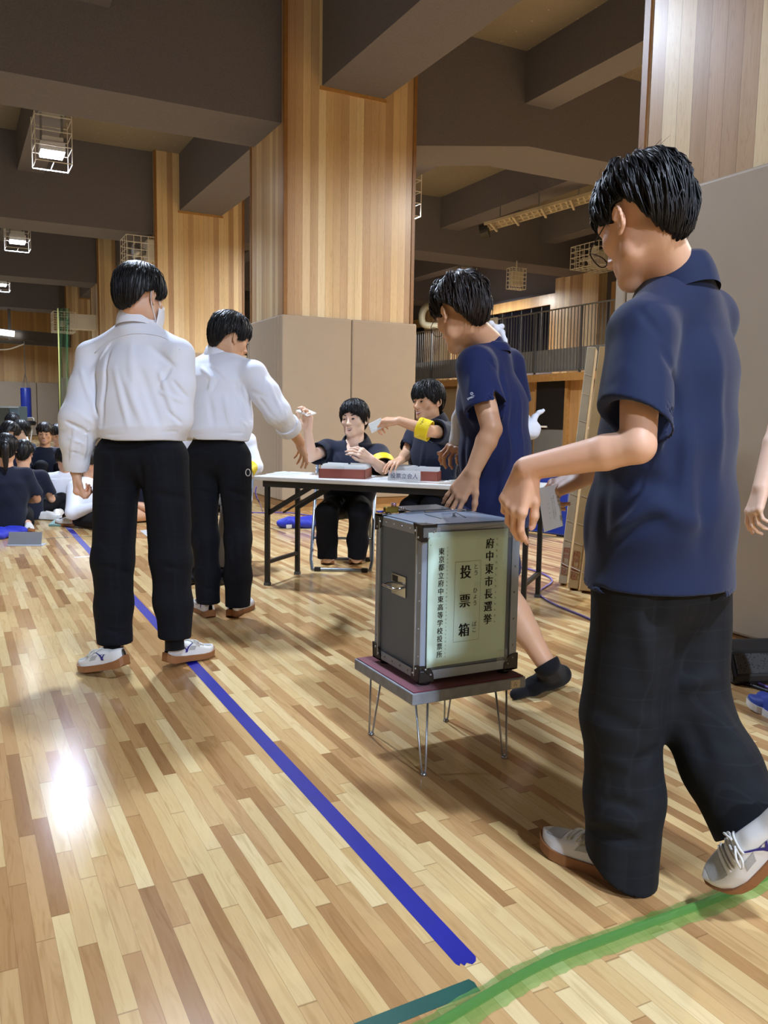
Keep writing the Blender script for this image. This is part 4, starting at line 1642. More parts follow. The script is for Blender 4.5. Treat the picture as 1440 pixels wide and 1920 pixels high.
def hand_sdf(S, wrist, fwd, back, thumb_side, curls, spread=6.0, thumb=(35, 20, 20), s=1.0, k=0.012):
    """palm + five fingers into S. fwd: towards the fingertips, back: dorsal normal, thumb_side: +1/-1 along fwd x back.
    curls: four (a1, a2, a3) knuckle bends in degrees, index to little finger. Returns fingertip list."""
    x = vnorm(fwd)
    z = vnorm(np.asarray(back, float) - x * (np.asarray(back, float) @ x))
    y = np.cross(z, x) * thumb_side            # towards the thumb
    o = np.asarray(wrist, float)
    P = lambda a, b, c: o + (x * a + y * b + z * c) * s
    tips = []
    bases = [(0.090, 0.030), (0.094, 0.010), (0.088, -0.011), (0.080, -0.030)]
    lens = [(0.043, 0.026, 0.020), (0.048, 0.030, 0.021), (0.045, 0.028, 0.021), (0.035, 0.020, 0.018)]
    rad = [0.0090, 0.0092, 0.0087, 0.0077]
    for i, (bx, by) in enumerate(bases):
        S.cone(P(0.004, by * 0.55, 0), P(bx, by, 0.0), 0.0155 * s, 0.0115 * s, k)
    S.cone(P(0.03, 0.018, -0.006), P(0.075, 0.0, -0.006), 0.014 * s, 0.011 * s, k)
    S.cone(P(0.02, -0.018, -0.006), P(0.07, -0.024, -0.006), 0.012 * s, 0.010 * s, k)
    for i, (bx, by) in enumerate(bases):
        sp = math.radians(spread * (1.5 - i))
        p = P(bx, by, 0.001)
        f = x * math.cos(sp) + y * math.sin(sp)
        n = z.copy()
        S.ball(p, rad[i] * 1.16 * s, k * 0.7)
        r = rad[i]
        for j in range(3):
            a = math.radians(curls[i][j])
            f2 = f * math.cos(a) - n * math.sin(a)
            n = n * math.cos(a) + f * math.sin(a)
            f = vnorm(f2)
            q = p + f * lens[i][j] * s
            r2 = r * (0.93 if j < 2 else 0.80)
            S.cone(p, q, r * s, r2 * s, 0.0035 if j else 0.006)
            p = q; r = r2
        tips.append((p, f, n, r))
    t0 = P(0.022, 0.024, -0.008)
    ta, tb, tc = [math.radians(v) for v in thumb]
    f = x * math.cos(ta) + y * math.sin(ta)
    f = vnorm(f - z * 0.28)
    ax = vnorm(np.cross(f, x + z * -0.35))
    p = t0
    r = 0.0145
    for j, (l, b) in enumerate(((0.040, 0), (0.034, tb), (0.027, tc))):
        if b:
            tgt = vnorm(x - z * 0.3)
            perp = vnorm(tgt - f * (tgt @ f))
            f = vnorm(f * math.cos(b) + perp * math.sin(b))
        q = p + f * l * s
        r2 = (0.0112, 0.0098, 0.0082)[j]
        S.cone(p, q, r * s, r2 * s, 0.008)
        p = q; r = r2
    nn = vnorm(y - f * (y @ f)) * 0.4 + z * 0.8
    tips.append((p, f, vnorm(nn - f * (nn @ f)), r))
    return tips


def nails(tips, parent, origin, s=1.0):
    m = MB()
    for (p, f, n, r) in tips:
        sd = np.cross(f, n)
        c = p + n * r * 0.80 * s + f * r * 0.1
        m.add([c + (sd * r * 0.62 * math.cos(a) + f * r * 0.85 * math.sin(a)) * s + n * 0.0008 for a in np.linspace(0, 2 * math.pi, 10, endpoint=False)] + [c + n * r * 0.30 * s], [(i, (i + 1) % 10, 10) for i in range(10)])
    return m.build('fingernails', M_NAIL, parent, world_origin=origin, smooth=True)


# ------------------------------------------------------------------ hair
def hair_mesh(R, T, line, ctr=(0, -0.012, 0.035), rad=(0.088, 0.104, 0.098), seed=1, groove=0.0025, locks=170, lock_r=0.0042,
              flick=0.3, nu=150, nv=44, jag=0.008, wave=0.0, lift=0.004, low=0.15, hang=0.1):
    """hair shell with combed grooves and tapered locks.  line: [(azimuth deg from the face, height z of the hair edge)]"""
    rng = np.random.RandomState(seed)
    c = np.asarray(ctr, float); r = np.asarray(rad, float)
    az = np.array([a for a, z in line] + [360 + line[0][0]], float)
    zz = np.array([z for a, z in line] + [line[0][1]], float)

    def edge(phi):
        d = np.degrees(phi) % 360
        return np.interp(d, az, zz)
    jagv = rng.rand(400)
    g1 = rng.rand(64) * 6.28

    def point(phi, t, lift=0.0, jg=True):
        ze = edge(phi)
        if jg:
            f = (np.degrees(phi) % 360) / 360 * 150
            i = int(f)
            ze = ze + jag * (jagv[i % 150] * (1 - (f - i)) + jagv[(i + 1) % 150] * (f - i) - 0.5)
        th1 = math.acos(max(-0.97, min(0.97, (ze - c[2]) / (r[2] if ze > c[2] else low))))
        th = 0.02 + (th1 - 0.02) * t
        gr = groove * (math.sin(phi * 37 + 3 * math.sin(th * 3 + g1[0]) + g1[1]) + 0.7 * math.sin(phi * 61 + 2.2 * math.sin(th * 4 + g1[2]) + g1[3]) + 0.8 * math.sin(phi * 17 + g1[4] + 2 * math.sin(th * 2))) * min(1, th * 1.2)
        wv = wave * (math.sin(phi * 5 + g1[5] + 4 * th) + math.sin(phi * 9 + g1[6] - 5 * th))
        rr = 1 + (gr + wv + lift) / 0.095
        # hang straight below the widest line instead of curling right under
        und = max(0.0, th - math.pi / 2)
        rho = math.sin(th) + und * und * hang
        ct = math.cos(th)
        p = np.array([c[0] + r[0] * rr * rho * math.sin(phi), c[1] + r[1] * rr * rho * math.cos(phi), c[2] + (r[2] * rr if ct > 0 else low) * ct])
        return p

    V = []
    for i in range(nu):
        phi = 2 * math.pi * i / nu
        for j in range(nv):
            V.append(point(phi, j / (nv - 1)))
        # turned-under edge
        e = V[-1]
        inn = np.array([c[0], c[1], e[2]])
        V.append(e + (inn - e) * 0.10 + np.array([0, 0, 0.001]))
        V.append(e + (inn - e) * 0.30 + np.array([0, 0, 0.012]))
    m = nv + 2
    F = []
    for i in range(nu):
        ii = (i + 1) % nu
        for j in range(m - 1):
            F.append((i * m + j, i * m + j + 1, ii * m + j + 1, ii * m + j))
    mb = MB(R, T)
    mb.add(V, F)
    for q in range(locks):
        phi = rng.rand() * 2 * math.pi
        t0 = 0.25 + 0.5 * rng.rand()
        t1 = 1.0 + 0.03 * rng.rand() if rng.rand() < 0.55 else t0 + 0.25
        dphi = rng.normal() * 0.12
        pts = []
        n = 7
        for k in range(n):
            u = k / (n - 1)
            pts.append(point(phi + dphi * u * u, t0 + (t1 - t0) * u, lift=0.0005 + lift * math.sin(math.pi * min(1, u * 0.9)) + flick * 0.004 * u * u * rng.rand(), jg=True))
        rr = lock_r * (0.6 + 0.7 * rng.rand())
        mb.tube(pts, [rr * v for v in (0.2, 0.8, 1.0, 1.0, 0.85, 0.55, 0.10)], 4)
    return mb


def face_parts(R, T, body, origin, smile=0.5, s=1.0, open_mouth=True, eyes=True, squint=0.6):
    R = np.asarray(R); T = np.asarray(T)
    if eyes:
        for e in (-1, 1):
            m = MB(R, T)
            c = np.array([0.031 * e, 0.0910, -0.004]) * s
            V = [c + np.array([0.0125 * math.cos(a), 0.0012 - 0.0045 * math.cos(a) ** 2, 0.0042 * squint * math.sin(a)]) * s for a in np.linspace(0, 2 * math.pi, 14, endpoint=False)]
            m.add(V + [c + np.array([0, 0.0022, 0]) * s], [(i, (i + 1) % 14, 14) for i in range(14)])
            o = m.build('eye', M_EYE, body, world_origin=origin, smooth=True)
            m = MB(R, T)
            V = [c + np.array([0.0064 * math.cos(a), 0.0030, 0.0046 * squint * math.sin(a)]) * s for a in np.linspace(0, 2 * math.pi, 14, endpoint=False)]
            m.add(V + [c + np.array([0, 0.0035, 0]) * s], [(i, (i + 1) % 14, 14) for i in range(14)])
            m.build('iris', M_IRIS, o, world_origin=origin, smooth=True)
            m = MB(R, T)
            m.tube([c + np.array([0.0135 * e * u, 0.0025 - 0.005 * u * u, 0.0042 * squint * (1 - u * u) + 0.0006]) * s for u in np.linspace(-1, 1, 7)], [0.0008, 0.0016, 0.002, 0.0021, 0.002, 0.0016, 0.0008], 5)
            m.build('eyelash', M_BROW, o, world_origin=origin, smooth=True)
            m = MB(R, T)
            m.tube([np.array([e * (0.014 + 0.034 * u), 0.0925 - 0.019 * u * u, 0.0175 + 0.006 * math.sin(2.4 * u)]) * s for u in np.linspace(0, 1, 8)], [0.002, 0.0034, 0.0038, 0.0038, 0.0034, 0.0028, 0.002, 0.0006], 5)
            m.build('eyebrow', M_BROW, body, world_origin=origin, smooth=True)
    if open_mouth:
        def mouth(u, v, hgt, dz, y):
            x = -0.024 + 0.048 * u
            k = 1 - (2 * u - 1) ** 2
            return np.array([x * s, (y - 0.010 * (2 * u - 1) ** 2) * s, (-0.0685 + smile * 0.009 * (2 * u - 1) ** 2 + dz - hgt * k * v) * s])
        m = MB(R, T).grid(lambda u, v: mouth(u, v, 0.0105, 0.001, 0.0970), 11, 4)
        o = m.build('mouth', M_MOUTH, body, world_origin=origin, smooth=True)
        m = MB(R, T).grid(lambda u, v: mouth(0.1 + 0.8 * u, v, 0.0058, 0.0006, 0.0978), 9, 3)
        m.build('teeth', M_TEETH, o, world_origin=origin, smooth=True)
        m = MB(R, T)
        m.tube([mouth(u, 1.25, 0.0105, 0.001, 0.0973) for u in np.linspace(0.06, 0.94, 9)], [0.0010, 0.002, 0.003, 0.0036, 0.0038, 0.0036, 0.003, 0.002, 0.001], 6)
        m.tube([mouth(u, -0.10, 0.0105, 0.0022, 0.0975) for u in np.linspace(0.03, 0.97, 9)], [0.0008, 0.0016, 0.002, 0.0022, 0.002, 0.0022, 0.002, 0.0016, 0.0008], 6)
        m.build('lips', M_LIP, o, world_origin=origin, smooth=True)


def glasses(R, T, body, origin, s=1.0, lens='round', col_='#2b1d1b'):
    M = mat('glasses_frame' + col_, col_, rough=0.3, metal=0.5, var=0)
    R = np.asarray(R); T = np.asarray(T)
    g = MB(R, T)
    for e in (-1, 1):
        pts = []
        for k in range(20):
            a = 2 * math.pi * k / 20
            pts.append(np.array([0.034 * e + 0.024 * math.cos(a), 0.108 - 0.10 * (0.034 + e * 0.024 * math.cos(a) - 0.034) ** 2 * 40 - 0.004 * (1 if e * math.cos(a) > 0 else 0) * abs(math.cos(a)), -0.010 + 0.0195 * math.sin(a)]) * s)
        g.tube(pts, 0.0014 * s, 6, closed=True)
        g.tube([np.array(v) * s for v in ((0.058 * e, 0.103, -0.002), (0.068 * e, 0.085, -0.001), (0.0765 * e, 0.02, 0.004), (0.079 * e, -0.004, 0.004), (0.078 * e, -0.026, -0.014))], 0.0014 * s, 6)
    g.tube([np.array(v) * s for v in ((-0.010, 0.108, -0.006), (0, 0.111, -0.002), (0.010, 0.108, -0.006))], 0.001 * s, 6)
    fr = g.build('glasses', M, body, world_origin=origin, smooth=True)
    for e in (-1, 1):
        m = MB(R, T)
        V = [np.array([0.034 * e + 0.0235 * math.cos(a), 0.1055, -0.010 + 0.019 * math.sin(a)]) * s for a in np.linspace(0, 2 * math.pi, 20, endpoint=False)]
        m.add(V + [np.array([0.034 * e, 0.108, -0.010]) * s], [(i, (i + 1) % 20, 20) for i in range(20)])
        m.build('lens', mat('clear_lens', '#f4f6f8', rough=0.02, var=0, alpha=0.16, spec=0.8), fr, world_origin=origin, smooth=True)


# ------------------------------------------------------------------ indoor shoes
M_SHOE_W = mat('white_shoe_leather', '#dcdcda', rough=0.45, var=0.03)
M_SHOE_MESH = mat('grey_shoe_mesh', '#a9aaa8', rough=0.8, var=0.12, vscale=400)
M_GUM = mat('gum_rubber', '#8f5f38', rough=0.55, var=0.06)
M_SHOE_BLUE = mat('shoe_mark_blue', '#26237c', rough=0.45, var=0.05)
M_LACE = mat('shoe_lace', '#cfcdc6', rough=0.8, var=0.04)


def shoe(parent, origin, heel, toe, up=(0, 0, 1), side=1, L=0.275, mark=None, sole_mat=None, upper=None, laces=True):
    """low indoor shoe from the heel's ground point towards the toe; side = +1 for the mark on the +x (outer right) side"""
    heel = np.asarray(heel, float)
    y = vnorm(np.asarray(toe, float) - heel)
    z = vnorm(np.asarray(up, float) - y * (np.asarray(up, float) @ y))
    x = np.cross(y, z)
    R = np.stack([x, y, z], 1)
    Lk = L / 0.275

    # widths and heights along the shoe, t 0 heel .. 1 toe
    ts = [0.0, 0.04, 0.12, 0.25, 0.40, 0.55, 0.70, 0.82, 0.92, 0.975, 1.0]
    wl = [0.012, 0.026, 0.034, 0.034, 0.033, 0.040, 0.047, 0.045, 0.034, 0.020, 0.006]
    ht = [0.062, 0.074, 0.078, 0.076, 0.084, 0.080, 0.064, 0.054, 0.046, 0.040, 0.033]
    lift = [0.012, 0.004, 0.0, 0.0, 0.0, 0.0, 0.001, 0.004, 0.010, 0.016, 0.021]

    def sec(t):
        return np.interp(t, ts, wl), np.interp(t, ts, ht), np.interp(t, ts, lift)

    def upper_pt(t, v, off=0.0):
        """v -1..1 from left sole edge over the top to the right sole edge"""
        w, h, l = sec(t)
        a = v * math.pi / 2
        n = 0.62 + 0.10 * t
        sx = math.copysign(abs(math.sin(a)) ** n, a)
        cz = abs(math.cos(a)) ** (0.62)
        base = 0.026 + l
        bend = 0.006 * math.sin(math.pi * t)
        return np.array([(w + off) * sx * (1.0 - 0.10 * cz) + bend * side * -1, t * 0.275 + (0.004 * cz if t < 0.1 else 0), base + (h - 0.024 + off) * cz]) * Lk

    def sole_pt(t, u, top):
        w, h, l = sec(t)
        w = w + 0.005
        base = l if not top else 0.0265 + l + (0.010 * max(0, 1 - t / 0.35) if abs(u) > 0.98 else 0)
        bend = 0.006 * math.sin(math.pi * t)
        return np.array([w * u - bend * side, t * 0.285 - 0.005, base]) * Lk

    m = MB(R, heel)
    m.grid(lambda a, b: upper_pt(a, -1 + 2 * b), 30, 21)
    o = m.build('shoe', upper or M_SHOE_W, parent, world_origin=origin, smooth=True)
    m = MB(R, heel)
    nt = 30
    for i in range(nt - 1):
        a, b = i / (nt - 1), (i + 1) / (nt - 1)
        la, ra, lb, rb = sole_pt(a, -1, 0), sole_pt(a, 1, 0), sole_pt(b, -1, 0), sole_pt(b, 1, 0)
        La, Ra, Lb, Rb = sole_pt(a, -1, 1), sole_pt(a, 1, 1), sole_pt(b, -1, 1), sole_pt(b, 1, 1)
        m.add([la, ra, rb, lb], [(0, 1, 2, 3)])
        m.add([La, Ra, Rb, Lb], [(3, 2, 1, 0)])
        m.add([la, lb, Lb, La], [(0, 1, 2, 3)])
        m.add([ra, rb, Rb, Ra], [(3, 2, 1, 0)])
    for t in (0, 1):
        m.add([sole_pt(t, -1, 0), sole_pt(t, 1, 0), sole_pt(t, 1, 1), sole_pt(t, -1, 1)], [(0, 1, 2, 3)])
    m.build('sole', sole_mat or M_GUM, o, world_origin=origin)

    def patch(name, t0, t1, v0, v1, material, off, skew=0.0):
        mm = MB(R, heel).grid(lambda a, b: upper_pt(t0 + (t1 - t0) * a + skew * b, v0 + (v1 - v0) * b, off), 8, 8)
        return mm.build(name, material, o, world_origin=origin, smooth=True)
    if laces:
        patch('toe_mesh', 0.76, 0.93, -0.42, 0.42, M_SHOE_MESH, 0.0010)
        for e in (-1, 1):
            patch('side_mesh', 0.44, 0.56, 0.62 * e, 0.86 * e, M_SHOE_MESH, 0.0010, -0.05 * e)
        mm = MB(R, heel)
        for k in range(5):
            t = 0.50 + k * 0.052
            mm.tube([upper_pt(t + (0.02 if k % 2 else -0.0), v, 0.004) for v in np.linspace(-0.42, 0.42, 7)], 0.0030, 6)
        for e in (-1, 1):
            mm.tube(smooth_path([upper_pt(0.52, 0.05 * e, 0.006), upper_pt(0.56, 0.35 * e, 0.014), upper_pt(0.60, 0.62 * e, 0.010), upper_pt(0.55, 0.55 * e, 0.008), upper_pt(0.52, 0.10 * e, 0.006)], 4), 0.0028, 6)
        mm.build('laces', M_LACE, o, world_origin=origin, smooth=True)
        # running-bird-like flash on both sides
        for e in (-1, 1):
            mm = MB(R, heel)

            def strip(pts, w0, w1):
                n = len(pts)
                Vs = []
                for i, (t, v) in enumerate(pts):
                    w = w0 + (w1 - w0) * i / (n - 1)
                    Vs.append(upper_pt(t - w, v * e, 0.0016)); Vs.append(upper_pt(t + w, v * e, 0.0016))
                mm.add(Vs, [(2 * i, 2 * i + 1, 2 * i + 3, 2 * i + 2) for i in range(n - 1)])
            strip([(0.50, 0.36), (0.45, 0.52), (0.40, 0.66), (0.36, 0.80), (0.34, 0.92)], 0.010, 0.028)
            strip([(0.24, 0.56), (0.30, 0.60), (0.36, 0.64), (0.40, 0.68)], 0.006, 0.020)
            strip([(0.30, 0.60), (0.33, 0.74), (0.35, 0.88)], 0.012, 0.016)
            mm.build('side_mark', mark or M_SHOE_BLUE, o, world_origin=origin, smooth=True)
    return o

# ------------------------------------------------------------------ assembling a person
def lerp(a, b, t):
    return np.asarray(a, float) * (1 - t) + np.asarray(b, float) * t


def arm_into(S, sh, el, wr, r=(0.045, 0.036, 0.0265), k=0.008, s=1.0):
    S.cone(sh, el, r[0] * s, r[1] * s, k)
    m = lerp(el, wr, 0.28)
    S.cone(el, m, r[1] * 0.98 * s, r[1] * 1.02 * s, k)
    S.cone(m, wr, r[1] * 1.02 * s, r[2] * s, k)


def leg_into(S, hip, kn, an, r=(0.078, 0.052, 0.036), k=0.03):
    S.cone(hip, kn, r[0], r[1], k)
    m = lerp(kn, an, 0.3)
    S.cone(kn, m, r[1] * 0.98, r[1] * 1.02, k)
    S.cone(m, an, r[1] * 1.02, r[2], k)


def basic_body(J, head, arms, hands=(), legs=True, neck_r=(0.060, 0.053), tors=1.0):
    """one continuous skin surface: head, neck, trunk, arms with hands, legs"""
    R, T, s = head
    S = Sdf()
    hd = head_sdf(R, T, s)
    ntop = T + np.asarray(R) @ (np.array([0, -0.022, -0.055]) * s)
    side = vnorm(J['rsh'] - J['lsh'])
    S.cone(J['neck'], ntop, neck_r[0], neck_r[1], 0.03)
    c = 0.5 * (J['lsh'] + J['rsh'])
    S.cone(J['pelvis'], lerp(J['pelvis'], c, 0.55), 0.095 * tors, 0.10 * tors, 0.03, side, 1.35)
    S.cone(lerp(J['pelvis'], c, 0.4), lerp(J['pelvis'], J['neck'], 0.76), 0.10 * tors, 0.085 * tors, 0.04, side, 1.45)
    S.cone(lerp(c, J['lsh'], 0.85), lerp(c, J['rsh'], 0.85), 0.042, 0.042, 0.03)
    S.cone(J['neck'] - (0, 0, 0.03), lerp(c, J['lsh'], 0.8), 0.044, 0.034, 0.03)
    S.cone(J['neck'] - (0, 0, 0.03), lerp(c, J['rsh'], 0.8), 0.044, 0.034, 0.03)
    for (sh, el, wr) in arms:
        arm_into(S, sh, el, wr)
    if legs:
        for q in 'lr':
            leg_into(S, J[q + 'hip'], J[q + 'knee'], J[q + 'ankle'])
            if q + 'toe' in J:
                S.cone(J[q + 'ankle'], J[q + 'toe'], 0.034, 0.022, 0.02)
    tips = []
    for kw in hands:
        tips.append(hand_sdf(S, **kw))
    S.include(hd, 0.022)
    return S, tips


def collar_mesh(c, up, fwd, rx, ry, h, flare, gap, drop=0.012, nu=40, front_dip=0.03, t=0.003, stand=True):
    """folded collar round the neck; gap = half opening angle at the front in degrees"""
    z = vnorm(up); y = vnorm(np.asarray(fwd, float) - z * (np.asarray(fwd, float) @ z)); x = np.cross(y, z)
    c = np.asarray(c, float)

    def pt(u, v):
        a = math.radians(gap + (360 - 2 * gap) * u)
        fr = 0.5 + 0.5 * math.cos(a)              # 1 at the front
        # v 0 inside bottom .. 0.45 fold .. 1 outer edge
        if v < 0.45:
            k = v / 0.45
            rr, zz = 0.0 + 0.002 * k, -0.025 + (h + 0.025) * k
        else:
            k = (v - 0.45) / 0.55
            rr, zz = 0.004 + flare * k ** 1.1 * (1 + 0.5 * fr), h - (h + drop) * k ** 1.3 - 0.016 * fr * k
            rr += 0.004 * math.sin(math.pi * k)
        zz -= front_dip * fr ** 1.5
        return c + x * (rx + rr) * math.sin(a) + y * (ry + rr) * math.cos(a) + z * zz
    return MB().grid(pt, nu, 12)


def seam(path, r, name, material, parent, origin):
    return MB().tube(path, r, 5).build(name, material, parent, world_origin=origin, smooth=True)


def person_tag(o, label, group=None):
    return tag(o, label, 'person', group)

# ------------------------------------------------------------------ student in navy polo walking past on the right
def build_walker():
    org = gnd(1200, 1640)
    hR = rot_az(-4, 24, 2)
    hT = at(1206, 418, 1.86)
    hs = 1.04
    J = dict(neck=at(1268, 532, 1.90), lsh=at(1203, 628, 1.76), rsh=at(1322, 604, 2.03), pelvis=at(1255, 1040, 1.93),
             lhip=at(1195, 1080, 1.88), lknee=at(1168, 1345, 1.93), lankle=at(1172, 1590, 1.97),
             rhip=at(1285, 1070, 1.98), rknee=at(1295, 1320, 1.98), rankle=at(1408, 1555, 1.86))
    lel, lwr = at(1196, 836, 1.68), at(988, 878, 1.80)
    rel, rwr = at(1215, 840, 2.12), at(1096, 893, 2.22)
    side = vnorm(J['rsh'] - J['lsh'])
    fw = np.cross([0, 0, 1.0], side); fw = vnorm(fw)
    # left hand hangs from a bent wrist, seen from its back
    lf = vnorm(at(955, 962, 1.82) - at(984, 884, 1.80))
    lb = vnorm(at(900, 900, 1.72) - at(985, 890, 1.81))
    # right hand pinches the slip of paper
    rf = vnorm(at(1038, 915, 2.24) - rwr)
    hands = [dict(wrist=lwr + lf * 0.004, fwd=lf, back=lb, thumb_side=1, curls=[(20, 28, 16), (24, 32, 18), (28, 34, 20), (32, 38, 22)], spread=3, thumb=(22, 12, 10), s=0.97),
             dict(wrist=rwr, fwd=rf, back=np.array([-0.25, -0.3, 0.9]), thumb_side=-1, curls=[(30, 35, 20), (40, 50, 30), (52, 62, 38), (60, 70, 40)], spread=4, thumb=(18, 15, 10), s=0.95)]
    S, tips = basic_body(J, (hR, hT, hs), [(J['lsh'], lel, lwr), (J['rsh'], rel, rwr)], hands, legs=True)
    body = sdf_obj('person', S, 0.0032, M_SKIN, None, org)
    person_tag(body, 'person in navy polo and glasses walking past at right, holding a paper slip')
    for tp in tips:
        nails(tp, body, org)
    face_parts(hR, hT, body, org, eyes=True, open_mouth=False, s=hs)
    glasses(hR @ rot_az(0, 13), hT + hR @ np.array([0, 0.012, 0.008]), body, org, s=hs)
    line = [(0, 0.028), (25, 0.030), (48, 0.034), (62, 0.008), (71, -0.008), (80, 0.026), (95, 0.029), (107, 0.010), (120, -0.034), (130, -0.056), (150, -0.080), (180, -0.088),
            (210, -0.080), (230, -0.056), (240, -0.034), (253, 0.010), (265, 0.029), (280, 0.026), (289, -0.008), (298, 0.008), (312, 0.034), (335, 0.030)]
    hm = hair_mesh(hR, hT, line, ctr=(0, -0.012, 0.042), rad=(0.093, 0.114, 0.112), seed=4, groove=0.0022, locks=700, lock_r=0.0024, flick=0.8, wave=0.0025, lift=0.005, jag=0.012, low=0.15, hang=0.06)
    # a few stray locks standing at the crown
    rng = np.random.RandomState(8)
    for q in range(26):
        b = np.array([rng.normal() * 0.02, -0.035 + rng.normal() * 0.025, 0.132 - rng.rand() * 0.006])
        d = np.array([rng.normal() * 0.5, -0.3 + rng.normal() * 0.5, 1.0])
        pth = smooth_path([b, b + d * 0.014, b + d * 0.022 + np.array([0.008 * rng.normal(), -0.010, 0.002])], 4)
        hm.tube(pth, list(np.linspace(0.0010, 0.0002, len(pth))), 4)
    hm.build('hair', M_HAIR, body, world_origin=org, smooth=True)

    # polo shirt -------------------------------------------------------
    hem_c = at(1232, 1090, 1.93)
    rings = [(hem_c - (0, 0, 0.05), 0.165, 0.195), (at(1243, 960, 1.92), 0.146, 0.186), (at(1252, 820, 1.92), 0.136, 0.185), (at(1262, 700, 1.92), 0.126, 0.185), (at(1270, 620, 1.92), 0.100, 0.165)]
    s_end = lerp(J['lsh'], lel, 0.78)
    s_dir = vnorm(lel - J['lsh'])

    nk = J['neck'] - (0, 0, 0.035)
    Q = top_sdf(rings, side, [(nk, J['neck'] + (0, 0.0, 0.012), 0.08, 0.066), (nk, J['lsh'] + (0, 0, 0.012), 0.066, 0.060), (nk, J['rsh'] + (0, 0, 0.012), 0.066, 0.060)],
                [([J['lsh'] + (0, 0, -0.005), s_end], [0.074, 0.076], s_dir - CB[0] * 0.40), ([J['rsh'], lerp(J['rsh'], rel, 0.62)], [0.072, 0.078], rel - J['rsh'])],
                (hem_c, (0.05, 0.10, -1.0)))
    fold = ripple(3, 16, 0.005, (0, 0, 1), 3.0)
    cr = px_creases(Q, 1.9, [(1262, 690, 1272, 800, .014, -.020), (1272, 800, 1262, 900, .02, -.010), (1240, 640, 1262, 690, .012, -.008), (1195, 575, 1250, 640, .010, -.006), (1170, 690, 1240, 780, .014, .008), (1150, 720, 1225, 800, .010, -.006),
                           (1120, 900, 1260, 905, .025, -.016), (1150, 1000, 1235, 930, .012, .012), (1140, 1020, 1260, 960, .014, -.010), (1200, 940, 1330, 990, .02, .010), (1300, 600, 1325, 850, .03, -.010),
                           (1345, 640, 1350, 900, .02, .007), (1290, 800, 1280, 1040, .022, .008), (1110, 900, 1095, 1040, .02, .010), (1130, 880, 1130, 1030, .016, -.008), (1330, 850, 1320, 1060, .02, -.008), (1220, 560, 1190, 620, .012, .004)])
    Q.bend(lambda P: fold(P) + cr(P))
    sdf_obj('polo_shirt', Q, 0.0045, M_NAVY, body, org)
    collar_mesh(J['neck'] + (-0.004, -0.004, 0.004), vnorm(np.array([0.0, 0.30, 1.0])), fw, 0.064, 0.072, 0.044, 0.015, 24, drop=0.034, front_dip=0.03).build('collar', M_NAVY, body, world_origin=org, smooth=True)

    # trousers ----------------------------------------------------------
    T_ = Sdf()
    T_.cone(at(1245, 1050, 1.94), at(1245, 1100, 1.95), 0.108, 0.112, 0.04, side, 1.3)
    lh, lk, la = J['lhip'], J['lknee'], J['lankle']
    T_.cone(lerp(lh, lk, .10), lk, 0.098, 0.092, 0.05)
    T_.cone(lk, lerp(lk, la, 0.6), 0.092, 0.086, 0.03)
    T_.cone(lerp(lk, la, 0.6), at(1163, 1640, 1.97), 0.086, 0.088, 0.03)
    rh, rk, ra = J['rhip'], J['rknee'], J['rankle']
    T_.cone(lerp(rh, rk, .1), rk, 0.102, 0.088, 0.05)
    T_.cone(rk, lerp(rk, ra, 0.5), 0.088, 0.084, 0.03)
    T_.cone(lerp(rk, ra, 0.5), lerp(rk, ra, 1.08), 0.084, 0.082, 0.03)
    lhem = at(1165, 1622, 1.97)
    T_.cut(lhem, (-0.10, 0.50, -1.0), near=lhem, rad=0.2)
    T_.cut(lerp(rk, ra, 1.0), vnorm(ra - rk), near=lerp(rk, ra, 1.1), rad=0.17)
    f2 = ripple(5, 20, 0.004, (0.1, 0, 1), 2.0)
    c2 = px_creases(T_, 1.95, [(1105, 1555, 1195, 1578, .013, -.018), (1100, 1535, 1190, 1548, .015, .014), (1125, 1500, 1215, 1522, .015, -.010), (1180, 1450, 1238, 1400, .016, -.010), (1200, 1130, 1225, 1300, .022, .012), (1240, 1180, 1245, 1420, .02, -.010),
                            (1250, 1090, 1215, 1190, .02, -.014), (1110, 1330, 1225, 1385, .018, -.008), (1120, 1420, 1215, 1450, .018, .006), (1330, 1300, 1400, 1430, .022, .010), (1270, 1290, 1350, 1265, .018, .014), (1290, 1340, 1330, 1440, .018, -.008)])
    T_.bend(lambda P: f2(P) + c2(P))
    sdf_obj('trousers', T_, 0.005, M_TROUSER_G, body, org)
    # shoes
    shoe(body, org, gnd(1207, 1667), gnd(1022, 1590), side=-1, L=0.27)
    toe = at(1366, 1645, 1.83); toe[2] = max(toe[2], 0.012)
    heel = toe + vnorm(at(1462, 1560, 1.76) - toe) * 0.255
    shoe(body, org, heel - np.array([0, 0, 0.02]), toe, up=vnorm(np.array([-0.55, -0.25, 0.9])), side=1, L=0.265)
    # slip of paper held in the right hand
    q = [at(1008, 916, 2.20), at(1046, 908, 2.22), at(1056, 986, 2.20), at(1020, 998, 2.18)]
    c = sum(q) / 4
    ex = vnorm(q[1] - q[0]); ey = vnorm(q[0] - q[3]); nr = vnorm(np.cross(ex, ey))
    if nr @ (EYE - c) < 0: nr = -nr
    pp = thing('ballot_slip', 'printed white slip of paper held in the walking student\'s right hand', 'paper', c)
    MB().grid(lambda u, v: lerp(lerp(q[3], q[2], u), lerp(q[0], q[1], u), v) + nr * 0.005 * math.sin(math.pi * u), 8, 3).build('sheet', M_PAPER, pp, world_origin=c, smooth=True)
    m = MB()
    W, H = np.linalg.norm(q[1] - q[0]), np.linalg.norm(q[0] - q[3])
